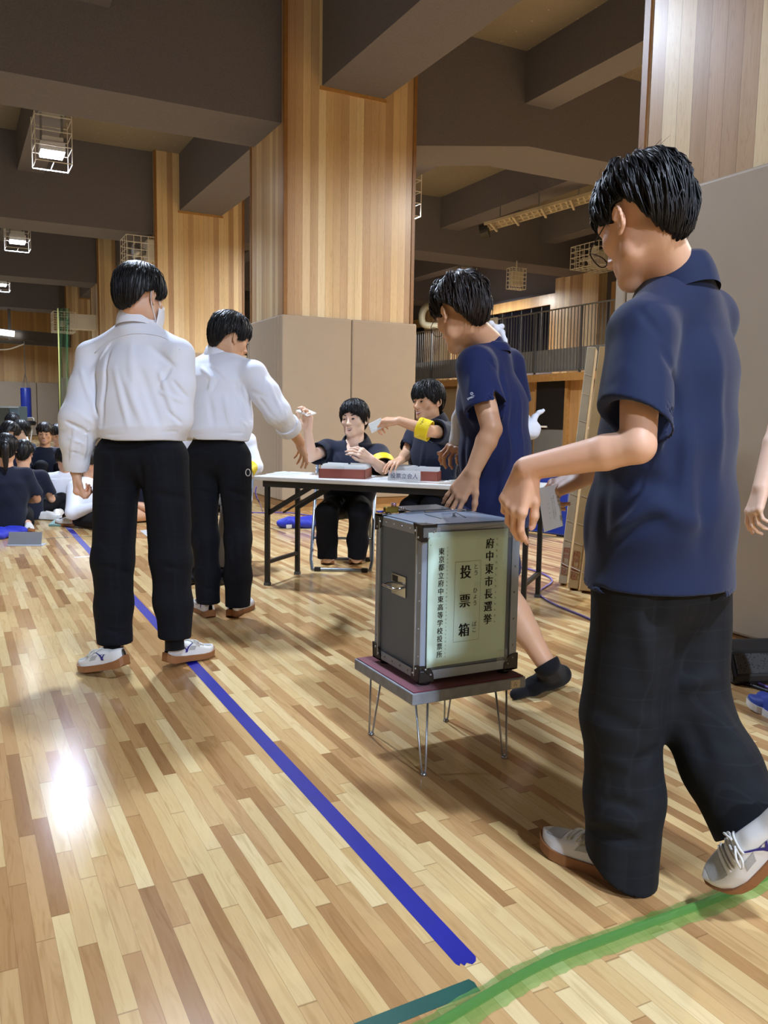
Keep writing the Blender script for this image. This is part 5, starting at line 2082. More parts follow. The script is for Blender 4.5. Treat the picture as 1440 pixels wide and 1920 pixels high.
    for i, (cx, n, y0, hh) in enumerate(((0.86, 5, 0.86, 0.0075), (0.88, 2, 0.22, 0.010), (0.64, 12, 0.74, 0.0042), (0.55, 12, 0.70, 0.0042), (0.36, 4, 0.6, 0.005))):
        for k in range(n):
            v = y0 - k * (0.085 if i == 0 else 0.11 if i == 4 else 0.06 if i == 1 else 0.042)
            put_text(m, '投票用紙にはひとりの候補者氏名を'[(k + i) % 16], 0, 0, hh, ex, ey, lerp(lerp(q[3], q[2], cx), lerp(q[0], q[1], cx), v) + nr * 0.0065, 0.0)
    m.build('print', mat('grey_print', '#8b9096', var=0), pp, world_origin=c)


build_walker()

# ------------------------------------------------------------------ two students in white shirts, seen from behind
BOB = [(0, 0.022), (45, 0.020), (62, -0.010), (74, -0.020), (84, 0.004), (97, 0.010), (112, -0.012), (128, -0.055), (150, -0.082), (180, -0.086),
       (210, -0.082), (232, -0.055), (248, -0.012), (263, 0.010), (276, 0.004), (286, -0.020), (298, -0.010), (315, 0.020)]


def trousers(body, org, waist, side, legs, m, name='trousers', h=0.0055, folds=(), d0=3.5, wr=(0.098, 0.104), seed=5, amp=0.0035):
    """waist: (top, low centre); legs: [(hip, knee, hem, r_hip, r_knee, r_hem, hem normal)]"""
    T_ = Sdf()
    T_.cone(waist[0], waist[1], wr[0], wr[1], 0.04, side, 1.42)
    T_.cut(waist[0] + (0, 0, 0.012), (0, 0, 1))
    for (hp, kn, an, r0, r1, r2, n) in legs:
        L = Sdf()
        e = vnorm(n) * 0.05
        L.chain([hp, kn, lerp(kn, an, 0.55), an + e], [r0, r1, 0.5 * (r1 + r2), r2], 0.03)
        L.cut(an, n)
        T_.include(L, 0.04)
    rp = ripple(seed, 22, amp, (0, 0, 1), 2.0)
    cr = px_creases(T_, d0, folds)
    T_.bend(lambda P: rp(P) + cr(P))
    return sdf_obj(name, T_, h, m, body, org)


def build_masked():
    D = 3.55
    org = gnd(265, 1240)
    hR, hs = rot_az(58, 14, -3), 1.03
    hT = at(263, 556, D - 0.02)
    J = dict(neck=at(256, 606, D), lsh=at(172, 672, D + 0.06), rsh=at(334, 668, D - 0.06), pelvis=at(265, 850, D),
             lhip=at(222, 860, D + 0.02), lknee=at(212, 1050, D), lankle=at(216, 1205, D), rhip=at(308, 860, D - 0.02), rknee=at(320, 1050, D - 0.02), rankle=at(327, 1200, D))
    side = vnorm(J['rsh'] - J['lsh'])
    lel, lwr = at(149, 785, D - 0.03), at(143, 884, D + 0.02)
    rel, rwr = at(331, 782, D - 0.06), at(325, 760, D + 0.24)
    lf = vnorm(at(146, 955, D + 0.03) - lwr)
    S, tips = basic_body(J, (hR, hT, hs), [(J['lsh'], lel, lwr), (J['rsh'], rel, rwr)],
                         [dict(wrist=lwr, fwd=lf, back=-CB[0] - 0.2 * CB[2], thumb_side=1, curls=[(55, 70, 40), (62, 78, 45), (66, 82, 45), (70, 82, 45)], spread=2, thumb=(20, 30, 25), s=0.95)])
    body = sdf_obj('person', S, 0.0042, M_SKIN, None, org)
    person_tag(body, 'person in white shirt and face mask seen from behind, standing over the blue tape')
    nails(tips[0], body, org)
    hair_mesh(hR, hT, BOB, ctr=(0, -0.012, 0.036), rad=(0.100, 0.116, 0.110), seed=11, groove=0.0012, locks=420, lock_r=0.0018, flick=0.3, lift=0.003, jag=0.008, low=0.135, hang=0.16).build('hair', M_HAIR, body, world_origin=org, smooth=True)
    # mask with its ear loops
    k = MB(hR, hT)
    k.grid(lambda u, v: np.array([0.069 * hs * math.sin((u - 0.5) * 2.5) * (1 - 0.08 * v), 0.018 + 0.103 * hs * math.cos((u - 0.5) * 2.5) ** 1.15 + 0.010 * math.sin(math.pi * v) * math.cos((u - 0.5) * 2.5), -0.020 - 0.100 * v]), 21, 12)
    mk = k.build('face_mask', mat('mask_fleece', '#e6e9f0', rough=0.9, var=0.01), body, world_origin=org, smooth=True)
    mk.modifiers.new('thickness', 'SOLIDIFY').thickness = 0.002
    for e in (-1, 1):
        k = MB(hR, hT)
        k.tube(smooth_path([np.array(v) * hs for v in ((0.070 * e, 0.048, -0.030), (0.079 * e, 0.020, 0.000), (0.083 * e, -0.004, 0.021), (0.085 * e, -0.022, 0.004), (0.082 * e, -0.012, -0.040), (0.066 * e, 0.040, -0.098))], 5), 0.0022, 6)
        k.build('ear_loop', mat('mask_fleece', '#e6e9f0'), mk, world_origin=org, smooth=True)
    # shirt
    rings = [(at(266, 836, D), 0.112, 0.158), (at(264, 806, D), 0.148, 0.186), (at(262, 760, D), 0.140, 0.186), (at(258, 700, D), 0.125, 0.186), (at(256, 655, D), 0.088, 0.165)]
    nk = J['neck']
    Q = top_sdf(rings, side, [(nk - (0, 0, .03), nk + (0, 0, .005), 0.085, 0.062), (nk - (0, 0, .04), J['lsh'] + (0, 0, .016), 0.066, 0.058), (nk - (0, 0, .04), J['rsh'] + (0, 0, .016), 0.066, 0.058)],
                [([J['lsh'], lerp(J['lsh'], lel, .5), lel, lerp(lel, lwr, .45), lerp(lel, lwr, .8), lerp(lel, lwr, 1.0)], [.064, .074, .076, .070, .054, .049], lwr - lel), ([J['rsh'], lerp(J['rsh'], rel, .5), rel, lerp(rel, rwr, .9)], [.064, .068, .062, .05], None)],
                (at(266, 824, D), (0, 0, -1)))
    cr = px_creases(Q, D, [(205, 655, 190, 800, .010, -.015), (215, 690, 240, 800, .012, .012), (300, 700, 330, 790, .009, .024), (320, 690, 300, 720, .007, -.021), (325, 715, 350, 745, .006, -.024), (300, 735, 345, 755, .007, .021), (315, 770, 340, 795, .007, -.018),
                           (185, 805, 340, 796, .006, .015), (200, 816, 330, 809, .005, -.018), (230, 700, 270, 800, .015, .012), (262, 690, 300, 800, .014, -.012), (176, 690, 184, 780, .008, -.027), (150, 690, 172, 760, .009, .015), (128, 760, 172, 792, .007, .021),
                           (125, 790, 165, 812, .007, -.024), (140, 800, 132, 865, .006, .018), (152, 800, 150, 870, .006, -.015), (165, 800, 158, 860, .005, .015), (176, 660, 196, 640, .005, -.015), (184, 676, 206, 640, .005, .012), (245, 640, 250, 760, .017, .009), (282, 650, 330, 690, .010, -.012),
                           (128, 820, 160, 835, .005, .015), (126, 845, 158, 855, .005, -.012)])
    rp = ripple(9, 15, 0.007, (0.1, 0, 1), 2.5)
    Q.bend(lambda P: rp(P) + cr(P))
    sh = sdf_obj('shirt', Q, 0.0048, M_SHIRT_W, body, org)
    fw = np.cross([0, 0, 1.0], side)
    collar_mesh(nk + (0, 0, .012), (0.0, 0.16, 1), fw, 0.062, 0.064, 0.042, 0.02, 10, drop=0.026, front_dip=0.02).build('collar', M_SHIRT_W, body, world_origin=org, smooth=True)
    pts = [pick(Q, x, y, D) - CB[2] * 0.002 for x, y in ((178, 662), (205, 640), (240, 627), (275, 626), (310, 634), (338, 656))]
    seam(smooth_path(pts, 5), 0.0022, 'yoke_seam', M_SHIRT_W, sh, org)
    # trousers
    dn = (0, 0, -1)
    trousers(body, org, (at(266, 812, D), at(266, 860, D)), side, [(J['lhip'], J['lknee'], at(215, 1206, D), .102, .086, .072, (0, -.1, -1)), (J['rhip'], J['rknee'], at(328, 1196, D - .02), .102, .086, .068, dn)], M_TROUSER, folds=[
        (200, 930, 262, 945, .016, -.012), (290, 925, 345, 935, .016, -.012), (262, 860, 268, 920, .012, -.014), (190, 1060, 245, 1075, .014, -.008), (300, 1060, 350, 1070, .014, -.008), (225, 980, 220, 1180, .014, .008), (330, 980, 328, 1180, .014, .008), (195, 1180, 240, 1190, .010, -.008)], d0=D)
    k = MB()
    k.tube([at(214, 1190, D), at(212, 1222, D)], [0.04, 0.042], 12); k.build('sock', M_SOCK, body, world_origin=org, smooth=True)
    k = MB()
    k.tube([at(326, 1180, D), at(328, 1218, D)], [0.04, 0.042], 12); k.build('sock', M_SOCK, body, world_origin=org, smooth=True)
    shoe(body, org, gnd(238, 1276) + np.array([0, 0, .060]), gnd(158, 1258), side=1, L=0.262)
    shoe(body, org, gnd(310, 1253) + np.array([0, 0, .022]), gnd(380, 1232), side=1, L=0.265)


def build_reaching():
    D = 4.42
    org = gnd(415, 1152)
    hR, hs = rot_az(80, 20, 0), 1.02
    hT = at(431, 632, D)
    J = dict(neck=at(412, 668, D + .02), lsh=at(352, 706, D + 0.10), rsh=at(476, 704, D - 0.10), pelvis=at(408, 850, D),
             lhip=at(380, 860, D + .02), lknee=at(385, 1010, D), lankle=at(391, 1120, D), rhip=at(440, 860, D - .03), rknee=at(447, 1010, D - .03), rankle=at(447, 1120, D - .02))
    side = vnorm(J['rsh'] - J['lsh'])
    rel, rwr = at(521, 773, D - 0.10), at(562, 828, D + 0.14)
    lel, lwr = at(352, 800, D + 0.12), at(375, 800, D + 0.34)
    rf = vnorm(at(570, 858, D + .24) - rwr)
    S, tips = basic_body(J, (hR, hT, hs), [(J['rsh'], rel, rwr), (J['lsh'], lel, lwr)],
                         [dict(wrist=rwr, fwd=rf, back=CB[0] * 0.5 + np.array([0, 0, .7]), thumb_side=-1, curls=[(10, 20, 12), (14, 22, 14), (18, 24, 14), (22, 26, 14)], spread=6, thumb=(55, 10, 8), s=0.95)])
    body = sdf_obj('person', S, 0.0045, M_SKIN_TAN, None, org)
    person_tag(body, 'person in white shirt with rolled sleeve, reaching an arm across to the seated student')
    nails(tips[0], body, org)
    hair_mesh(hR, hT, BOB, ctr=(0, -0.012, 0.036), rad=(0.096, 0.113, 0.104), seed=23, groove=0.0018, locks=420, lock_r=0.0022, flick=0.6, lift=0.004, jag=0.012, low=0.14, hang=0.12).build('hair', M_HAIR, body, world_origin=org, smooth=True)
    face_parts(hR, hT, body, org, open_mouth=False, s=hs)
    rings = [(at(408, 832, D), 0.106, 0.148), (at(405, 806, D), 0.142, 0.180), (at(404, 765, D), 0.136, 0.178), (at(408, 715, D), 0.120, 0.180), (at(412, 690, D), 0.085, 0.155)]
    nk = J['neck']
    ce = lerp(rel, rwr, 0.50)
    Q = top_sdf(rings, side, [(nk - (0, 0, .03), nk + (0, 0, .005), 0.082, 0.060), (nk - (0, 0, .04), J['lsh'] + (0, 0, .016), 0.062, 0.056), (nk - (0, 0, .04), J['rsh'] + (0, 0, .016), 0.062, 0.056)],
                [([J['rsh'], lerp(J['rsh'], rel, .5), rel, ce], [.066, .074, .070, .058], rwr - rel), ([J['lsh'], lerp(J['lsh'], lel, .5), lel, lwr], [.066, .072, .066, .05], None)], (at(408, 824, D), (0, 0, -1)))
    cr = px_creases(Q, D, [(378, 690, 400, 712, .009, .021), (395, 690, 420, 712, .009, -.015), (400, 705, 392, 730, .008, .024), (410, 712, 396, 735, .007, -.015), (440, 715, 452, 760, .010, -.021), (455, 725, 470, 775, .010, .018), (460, 760, 470, 790, .009, -.021), (350, 806, 462, 803, .006, .015), (360, 815, 455, 812, .005, -.018),
                           (470, 735, 500, 745, .012, -.012), (500, 710, 530, 775, .008, .015), (485, 745, 505, 775, .009, -.018), (500, 770, 535, 800, .009, -.015), (390, 740, 400, 800, .014, -.012), (420, 740, 432, 800, .012, .012), (535, 770, 545, 800, .007, .018), (515, 790, 530, 806, .007, -.015), (450, 785, 462, 800, .007, .018)])
    rp = ripple(19, 15, 0.007, (0.1, 0, 1), 2.5)
    Q.bend(lambda P: rp(P) + cr(P))
    sh = sdf_obj('shirt', Q, 0.0052, M_SHIRT_W, body, org)
    ax = vnorm(rwr - rel)
    k = Sdf(); k.chain([ce - ax * .04, ce + ax * .012], [.066, .066], .0); k.cut(ce + ax * .02, ax); k.cut(ce - ax * .035, -ax); k.cone(ce - ax * .05, ce + ax * .1, .054, .056, .002, sub=True)
    sdf_obj('rolled_cuff', k, 0.0042, M_SHIRT_W, sh, org)
    fw = np.cross([0, 0, 1.0], side)
    collar_mesh(nk + (0, 0, .012), (0.05, 0.16, 1), fw, 0.062, 0.064, 0.040, 0.02, 10, drop=0.026, front_dip=0.02).build('collar', M_SHIRT_W, body, world_origin=org, smooth=True)
    dn = (0, 0, -1)
    t = trousers(body, org, (at(408, 814, D), at(408, 860, D)), side, [(J['lhip'], J['lknee'], at(391, 1130, D), .090, .068, .060, dn), (J['rhip'], J['rknee'], at(446, 1136, D - .02), .090, .070, .064, dn)], M_TROUSER, folds=[
        (372, 920, 405, 930, .016, -.012), (425, 920, 465, 930, .016, -.010), (392, 1000, 388, 1110, .014, .008), (445, 1000, 446, 1110, .014, .008), (380, 1100, 415, 1112, .012, -.010)], d0=D)
    k = MB(); p = at(367, 820, D - .10); k.bar(p - side * .012, p + side * .014, 0.012, 0.022)
    k.build('waist_adjuster', mat('chrome', '#c8cacc'), t, world_origin=org)
    p = at(465, 886, D - .15)
    MB().tube([p + (CB[0] * 0.012 * math.cos(a) * 1.0 - CB[1] * 0.018 * math.sin(a)) for a in np.linspace(0, 6.28, 14)], 0.0022, 6).build('key_charm', M_WHITE, t, world_origin=org, smooth=True)
    shoe(body, org, gnd(395, 1159), gnd(362, 1137), side=-1, L=0.262)
    shoe(body, org, gnd(432, 1158), gnd(470, 1138), side=1, L=0.262)


build_masked()
build_reaching()

# ------------------------------------------------------------------ student with an arm sling laying a hand on the ballot box
def build_sling():
    D = 3.06
    org = gnd(930, 1285)
    hR, hs = rot_az(-5, 22, 0), 1.0
    hT = at(864, 588, 3.0)
    J = dict(neck=at(912, 645, D + .02), lsh=at(893, 690, D - 0.13), rsh=at(948, 688, D + 0.20), pelvis=at(922, 950, D + .06),
             lhip=at(885, 985, D), lknee=at(865, 1130, D + .2), lankle=at(845, 1250, D + .34), rhip=at(922, 985, D + .14), rknee=at(938, 1105, D + .20), rankle=at(1026, 1248, 3.17))
    J['ltoe'] = gnd(815, 1246) + np.array([0, 0, .03])
    side = vnorm(J['rsh'] - J['lsh'])
    lel, lwr = at(922, 805, D - .22), at(886, 886, D - .22)
    rel, rwr = at(968, 800, D + .26), at(882, 836, D + .08)
    lf = vnorm(at(850, 940, D - .20) - lwr)
    rf = vnorm(at(846, 842, D + .02) - rwr)
    S, tips = basic_body(J, (hR, hT, hs), [(J['lsh'], lel, lwr), (J['rsh'], rel, rwr)],
                         [dict(wrist=lwr, fwd=lf, back=-CB[2] * 0.8 + np.array([0, 0, .9]) - CB[0] * 0.1, thumb_side=1, curls=[(4, 14, 10), (4, 14, 10), (4, 14, 10), (6, 16, 10)], spread=8, thumb=(34, 8, 6), s=1.0),
                          dict(wrist=rwr, fwd=rf, back=np.array([-.2, -.3, .9]), thumb_side=-1, curls=[(40, 50, 30), (46, 55, 30), (50, 55, 30), (54, 55, 30)], spread=5, thumb=(28, 10, 8), s=0.95)])
    # bare calf of the rear leg swells behind the shin
    S.cone(lerp(J['rknee'], J['rankle'], .12), lerp(J['rknee'], J['rankle'], .55), .052, .046, .03)
    body = sdf_obj('person', S, 0.004, M_SKIN_TAN, None, org)
    person_tag(body, 'person in blue T-shirt with a white arm sling, resting a hand on the ballot box')
    for tp in tips:
        nails(tp, body, org)
    face_parts(hR, hT, body, org, open_mouth=False, s=hs)
    glasses(hR @ rot_az(0, 8), hT + hR @ np.array([0, 0.012, 0.006]), body, org, s=hs, col_='#4a3a30')
    line = [(0, 0.020), (48, 0.024), (62, 0.000), (71, -0.010), (80, 0.022), (95, 0.027), (108, 0.006), (122, -0.040), (150, -0.078), (180, -0.084),
            (210, -0.078), (238, -0.040), (252, 0.006), (265, 0.027), (280, 0.022), (289, -0.010), (298, 0.000), (312, 0.024)]
    hair_mesh(hR, hT, line, ctr=(0, -0.012, 0.042), rad=(0.095, 0.114, 0.108), seed=31, groove=0.0022, locks=560, lock_r=0.0024, flick=1.0, wave=0.004, lift=0.006, jag=0.012, hang=0.06).build('hair', M_HAIR_BROWN, body, world_origin=org, smooth=True)
    # T-shirt
    hem = at(925, 985, D + .05)
    rings = [(hem - (0, 0, .05), 0.135, 0.170), (at(928, 930, D + .05), 0.130, 0.168), (at(928, 850, D + .04), 0.120, 0.168), (at(924, 760, D + .03), 0.115, 0.172), (at(918, 705, D + .02), 0.090, 0.155)]
    nk = J['neck']
    se = lerp(J['lsh'], lel, .72)
    sd = vnorm(lel - J['lsh'])
    Q = top_sdf(rings, side, [(nk - (0, 0, .045), nk - (0, 0, .01), 0.085, 0.066), (nk - (0, 0, .05), J['lsh'] + (0, 0, .012), 0.062, 0.056), (nk - (0, 0, .05), J['rsh'] + (0, 0, .012), 0.062, 0.056)],
                [([J['lsh'], se], [.068, .078], sd - CB[0] * .12), ([J['rsh'], lerp(J['rsh'], rel, .6)], [.068, .074], rel - J['rsh'])], (hem, (0.05, 0, -1)))
    cr = px_creases(Q, D, [(930, 680, 940, 800, .012, -.012), (945, 690, 958, 850, .016, .008), (960, 760, 965, 920, .012, -.008), (905, 660, 930, 690, .009, -.008), (925, 690, 930, 760, .008, -.012), (940, 800, 940, 950, .014, .008), (975, 740, 978, 900, .012, .006), (870, 800, 868, 940, .012, -.008), (885, 690, 880, 740, .012, .005), (950, 860, 920, 950, .014, -.008)])
    rp = ripple(29, 18, 0.0045, (0, 0, 1), 3.0)
    Q.bend(lambda P: rp(P) + cr(P))
    tee = sdf_obj('t_shirt', Q, 0.0048, M_TEE, body, org)
    collar_mesh(nk + (0, 0, -.016), (0.0, 0.12, 1), np.cross([0, 0, 1.0], side), 0.070, 0.074, 0.014, 0.012, 0, drop=0.020, front_dip=0.01).build('neck_rib', M_TEE, tee, world_origin=org, smooth=True)
    # embroidered sleeve mark
    p = pick(Q, 886, 743, D - .15)
    ex = vnorm(CB[0] * 1.0 - CB[1] * -0.18 * -1)
    ey = vnorm(-CB[1]); ex = vnorm(ex + ey * 0.18); ey = vnorm(ey - ex * (ey @ ex)); o = p - CB[2] * 0.004
    k = MB()
    for i, chh in enumerate('SPALDING'):
        u = (i - 3.5)
        put_text(k, chh, u * 0.0053, 0.0012 * (3.5 - abs(u)) * 0.6 - 0.004, 0.0095, ex, ey, o, 0.0)
        q = pick(Q, 886 + u * 2.75, 744 - u * .55, D - .15) - CB[2] * 0.003
    k.tube([o + ex * .0045 * math.cos(a) + ey * (.009 + .0045 * math.sin(a)) for a in np.linspace(0, 6.28, 12)], 0.0006, 5)
    k.bar(o + ex * -.003 + ey * .008, o + ex * .003 + ey * .010, .001, .001)
    k.build('sleeve_mark', mat('mark_thread', '#d5d9ea', var=0), tee, world_origin=org)
    # shorts
    trousers(body, org, (at(908, 960, D + .05), at(905, 990, D + .06)), side, [(J['lhip'], lerp(J['lhip'], J['lknee'], .6), lerp(J['lhip'], J['lknee'], .92), .098, .092, .092, J['lknee'] - J['lhip']), (J['rhip'], lerp(J['rhip'], J['rknee'], .6), lerp(J['rhip'], J['rknee'], .80), .095, .085, .080, J['rknee'] - J['rhip'])], M_TEE, name='shorts', d0=D)
    # ankle socks
    hl, to = gnd(1052, 1288), gnd(966, 1312)
    hl = hl + np.array([0, 0, .022]); to = to + np.array([0, 0, .022])
    fd = vnorm(to - hl)
    k = Sdf()
    k.cone(hl + (0, 0, .030), hl + fd * .07 + (0, 0, .028), .040, .042, .02); k.cone(hl + fd * .07 + (0, 0, .028), hl + fd * .17 + (0, 0, .014), .042, .036, .02); k.cone(hl + fd * .17 + (0, 0, .012), to, .032, .022, .02)
    an = J['rankle']; ax = vnorm(an - J['rknee'])
    k.cone(hl + fd * .03 + (0, 0, .030), an - ax * .012, .042, .047, .02); k.cone(hl + fd * .085 + (0, 0, .035), an - ax * .005, .032, .042, .03); k.cut(an - ax * .012, -ax)
    sdf_obj('sock', k, 0.004, M_SOCK, body, org)
    k = Sdf(); lt = J['ltoe']; la = J['lankle']; k.chain([la + (0, 0, .06), la + (0, 0, -.02), lt], [.042, .04, .03], .02)
    sdf_obj('sock', k, 0.006, M_SOCK, body, org)
    # sling: neck band, nape knot, cradle round the right forearm, elbow knot
    M_SL = cloth_material('sling_cotton', '#e4e7ee', rough=0.85, var=0.02)
    k = MB()
    c0 = nk + np.array([0, 0, .018])
    bk = vnorm(at(930, 616, D + .10) * (1, 1, 0) - c0 * (1, 1, 0)); lf_ = np.array([bk[1], -bk[0], 0]); lf_ = lf_ if lf_ @ CB[0] < 0 else -lf_
    band = [c0 + bk * .088 * math.cos(a) + lf_ * .084 * math.sin(a) + np.array([0, 0, .012 - .034 * (1 - math.cos(a)) / 2]) for a in np.linspace(0.1, 2.3, 9)] + [at(868, 700, D - .02), at(862, 740, D + .05), at(858, 790, D + .10)]
    pth = smooth_path(band, 5)
    k.tube(pth, [.011] * (len(pth) - 12) + [.014] * 12, 8)
    sl = k.build('arm_sling', M_SL, body, world_origin=org, smooth=True)
    q = Sdf(); kn = at(930, 616, D + .10)
    q.ball(kn, .016, .01); q.cone(kn, at(921, 607, D + .08), .010, .012, .008); q.cone(kn, at(941, 612, D + .11), .010, .013, .008); q.chain([kn, at(940, 624, D + .09), at(947, 638, D + .06), at(950, 646, D + .05)], [.010, .012, .010, .005], .008)
    rp2 = ripple(41, 90, .003); q.bend(rp2)
    sdf_obj('nape_knot', q, 0.003, M_SL, sl, org)
    q = Sdf(); q.chain([lerp(rel, rwr, -.02), lerp(rel, rwr, .5), lerp(rel, rwr, .98)], [.066, .062, .054], .03); q.cone(lerp(rel, rwr, .95), at(860, 834, D + .06), .054, .034, .03); q.cone(at(862, 828, D + .06), at(858, 782, D + .06), .032, .020, .03); q.cone(at(858, 782, D + .06), at(866, 730, D + .04), .020, .012, .02)
    rp3 = ripple(43, 45, .005); q.bend(rp3)
    sdf_obj('forearm_cradle', q, 0.0045, M_SL, sl, org)
    q = Sdf(); e0 = at(992, 805, D + .20); q.ball(e0, .034, .02); q.cone(lerp(rel, rwr, .0), e0, .05, .035, .03); q.cone(e0, at(1003, 782, D + .20), .012, .010, .01); q.ball(at(1012, 772, D + .20), (.018, .010, .010), .01); q.cone(at(1003, 782, D + .2), at(1019, 769, D + .2), .010, .007, .01)
    rp4 = ripple(47, 70, .004); q.bend(rp4)
    sdf_obj('elbow_knot', q, 0.0035, M_SL, sl, org)


build_sling()

# ------------------------------------------------------------------ seated witnesses behind the table
SIDE_PART = [(0, 0.044), (20, 0.036), (42, 0.014), (62, -0.012), (74, -0.030), (84, -0.010), (96, 0.004), (112, -0.030), (130, -0.066), (155, -0.086), (180, -0.090),
             (205, -0.086), (230, -0.066), (248, -0.030), (264, 0.004), (276, -0.010), (286, -0.030), (298, -0.012), (318, 0.014), (340, 0.030)]


def seated_legs(body, org, J, side, m, h=0.006):
    T_ = Sdf()
    T_.cone(J['pelvis'], J['pelvis'] + (0, 0, .06), .105, .10, .04, side, 1.4)
    for q in 'lr':
        hp, kn, an = J[q + 'hip'], J[q + 'knee'], J[q + 'ankle']
        L = Sdf(); L.chain([hp, kn], [.092, .068], .03); L.chain([kn, lerp(kn, an, .6), an + (0, 0, -.03)], [.070, .064, .060], .03); L.cut(an, (0, 0, -1))
        T_.include(L, .04)
    rp = ripple(7, 26, .005); T_.bend(rp)
    return sdf_obj('trousers', T_, h, m, body, org)


def armband(body, org, a, b, r, text=None, M=None):
    ax = vnorm(np.asarray(b) - np.asarray(a))
    k = Sdf(); k.cone(a - ax * .05, b + ax * .05, r, r, 0); k.cut(a, -ax); k.cut(b, ax); k.cone(a - ax * .1, b + ax * .1, r - .006, r - .006, .001, sub=True)
    return sdf_obj('armband', k, .0038, mat('yellow_vinyl', '#e8cf1f', rough=.45, var=.03), body, org)


def build_middle():
    D = 5.62
    org = np.array([CH1c[0], CH1c[1], 0])
    hR, hs = rot_az(228, -2, 4), 1.0
    hT = at(664, 786, D)
    J = dict(neck=at(666, 830, D + .02), lsh=at(710, 852, D - .03), rsh=at(612, 843, D + .05), pelvis=at(650, 938, D + .02),
             lhip=at(672, 950, D + .0), lknee=at(674, 962, D - .36), lankle=at(668, 1046, D - .26), rhip=at(632, 950, D + .02), rknee=at(614, 960, D - .34), rankle=at(614, 1046, D - .24))
    side = vnorm(J['rsh'] - J['lsh'])
    rel, rwr = at(583, 856, D - .16), at(577, 806, D - .24)
    lel, lwr = at(718, 880, D - .18), at(696, 862, D - .36)
    rf = vnorm(at(577, 782, D - .25) - rwr)
    lf = vnorm(at(676, 848, D - .40) - lwr)
    S, tips = basic_body(J, (hR, hT, hs), [(J['rsh'], rel, rwr), (J['lsh'], lel, lwr)],
                         [dict(wrist=rwr, fwd=rf, back=CB[0] * .5 + CB[2] * .8, thumb_side=-1, curls=[(20, 45, 30), (25, 50, 30), (30, 52, 30), (40, 52, 30)], spread=5, thumb=(35, 15, 10), s=1.0),
                          dict(wrist=lwr, fwd=lf, back=-CB[2] * .7 + np.array([0, 0, .5]), thumb_side=1, curls=[(15, 35, 25), (20, 40, 25), (24, 42, 25), (30, 42, 25)], spread=6, thumb=(25, 20, 15), s=1.0)], neck_r=(.062, .052))
    body = sdf_obj('person', S, 0.0045, M_SKIN_PALE, None, org)
    person_tag(body, 'smiling person in navy polo seated at the table, holding up a white envelope')
    for tp in tips: nails(tp, body, org)
    face_parts(hR, hT, body, org, smile=.7, s=hs, squint=.85)
    hair_mesh(hR, hT, SIDE_PART, ctr=(0, -0.012, 0.038), rad=(0.093, 0.112, 0.106), seed=51, groove=0.0018, locks=380, lock_r=0.0024, flick=.6, lift=.004, jag=.012, low=.14, hang=.1).build('hair', M_HAIR, body, world_origin=org, smooth=True)
    rings = [(at(652, 940, D + .02), .115, .165), (at(655, 915, D + .02), .115, .165), (at(660, 875, D + .01), .110, .165), (at(664, 852, D + .01), .085, .145)]
    nk = J['neck']
    se1, se2 = lerp(J['rsh'], rel, .62), lerp(J['lsh'], lel, .92)
    Q = top_sdf(rings, side, [(nk - (0, 0, .05), J['lsh'], .055, .056), (nk - (0, 0, .05), J['rsh'], .055, .056)],
                [([J['rsh'], se1], [.066, .076], rel - J['rsh']), ([J['lsh'], se2], [.066, .082], lel - J['lsh'])], None)
    cr = px_creases(Q, D, [(640, 870, 655, 905, .014, -.014), (660, 868, 650, 910, .012, .012), (680, 860, 665, 905, .012, -.010), (605, 850, 625, 875, .012, -.010), (700, 860, 712, 890, .012, -.010), (630, 850, 640, 870, .010, .008)])
    rp = ripple(57, 20, .006); Q.bend(lambda P: rp(P) + cr(P))
    # open neck
    v = Sdf(); fw = vnorm(np.cross(side, [0, 0, 1.0])); fw = fw if fw @ CB[2] < 0 else -fw
    v.chain([nk + (0, 0, .04), nk + fw * .07 - (0, 0, .02), nk + fw * .12 - (0, 0, .10)], [.058, .040, .006], .01)
    Q.include(v, .006, sub=True)
    sdf_obj('polo_shirt', Q, .005, M_NAVY_D, body, org)
    collar_mesh(nk + (0, 0, .022) - fw * .006, fw * .25 + (0, 0, 1), fw, .074, .078, .034, .030, 30, drop=.032, front_dip=.045).build('collar', M_NAVY_D, body, world_origin=org, smooth=True)
    armband(body, org, lerp(J['lsh'], lel, .62), lerp(J['lsh'], lel, 1.0), .090)
    seated_legs(body, org, J, side, M_TROUSER)
    shoe(body, org, gnd(616, 1048), gnd(610, 1067), side=1, L=.268)
    shoe(body, org, gnd(665, 1047), gnd(672, 1070), side=-1, L=.268)
    # envelope held flat above the raised hand
    q = [at(555, 771, D - .20), at(574, 767.5, D - .10), at(593, 776, D - .22), at(576, 781, D - .34)]
    c = sum(q) / 4
    o = thing('envelope', 'white envelope balanced on the raised fingers of the middle seated student', 'envelope', c)
    MB().prism(q, (0, 0, .007)).build('paper', M_PAPER, o, world_origin=c, bevel=.001)


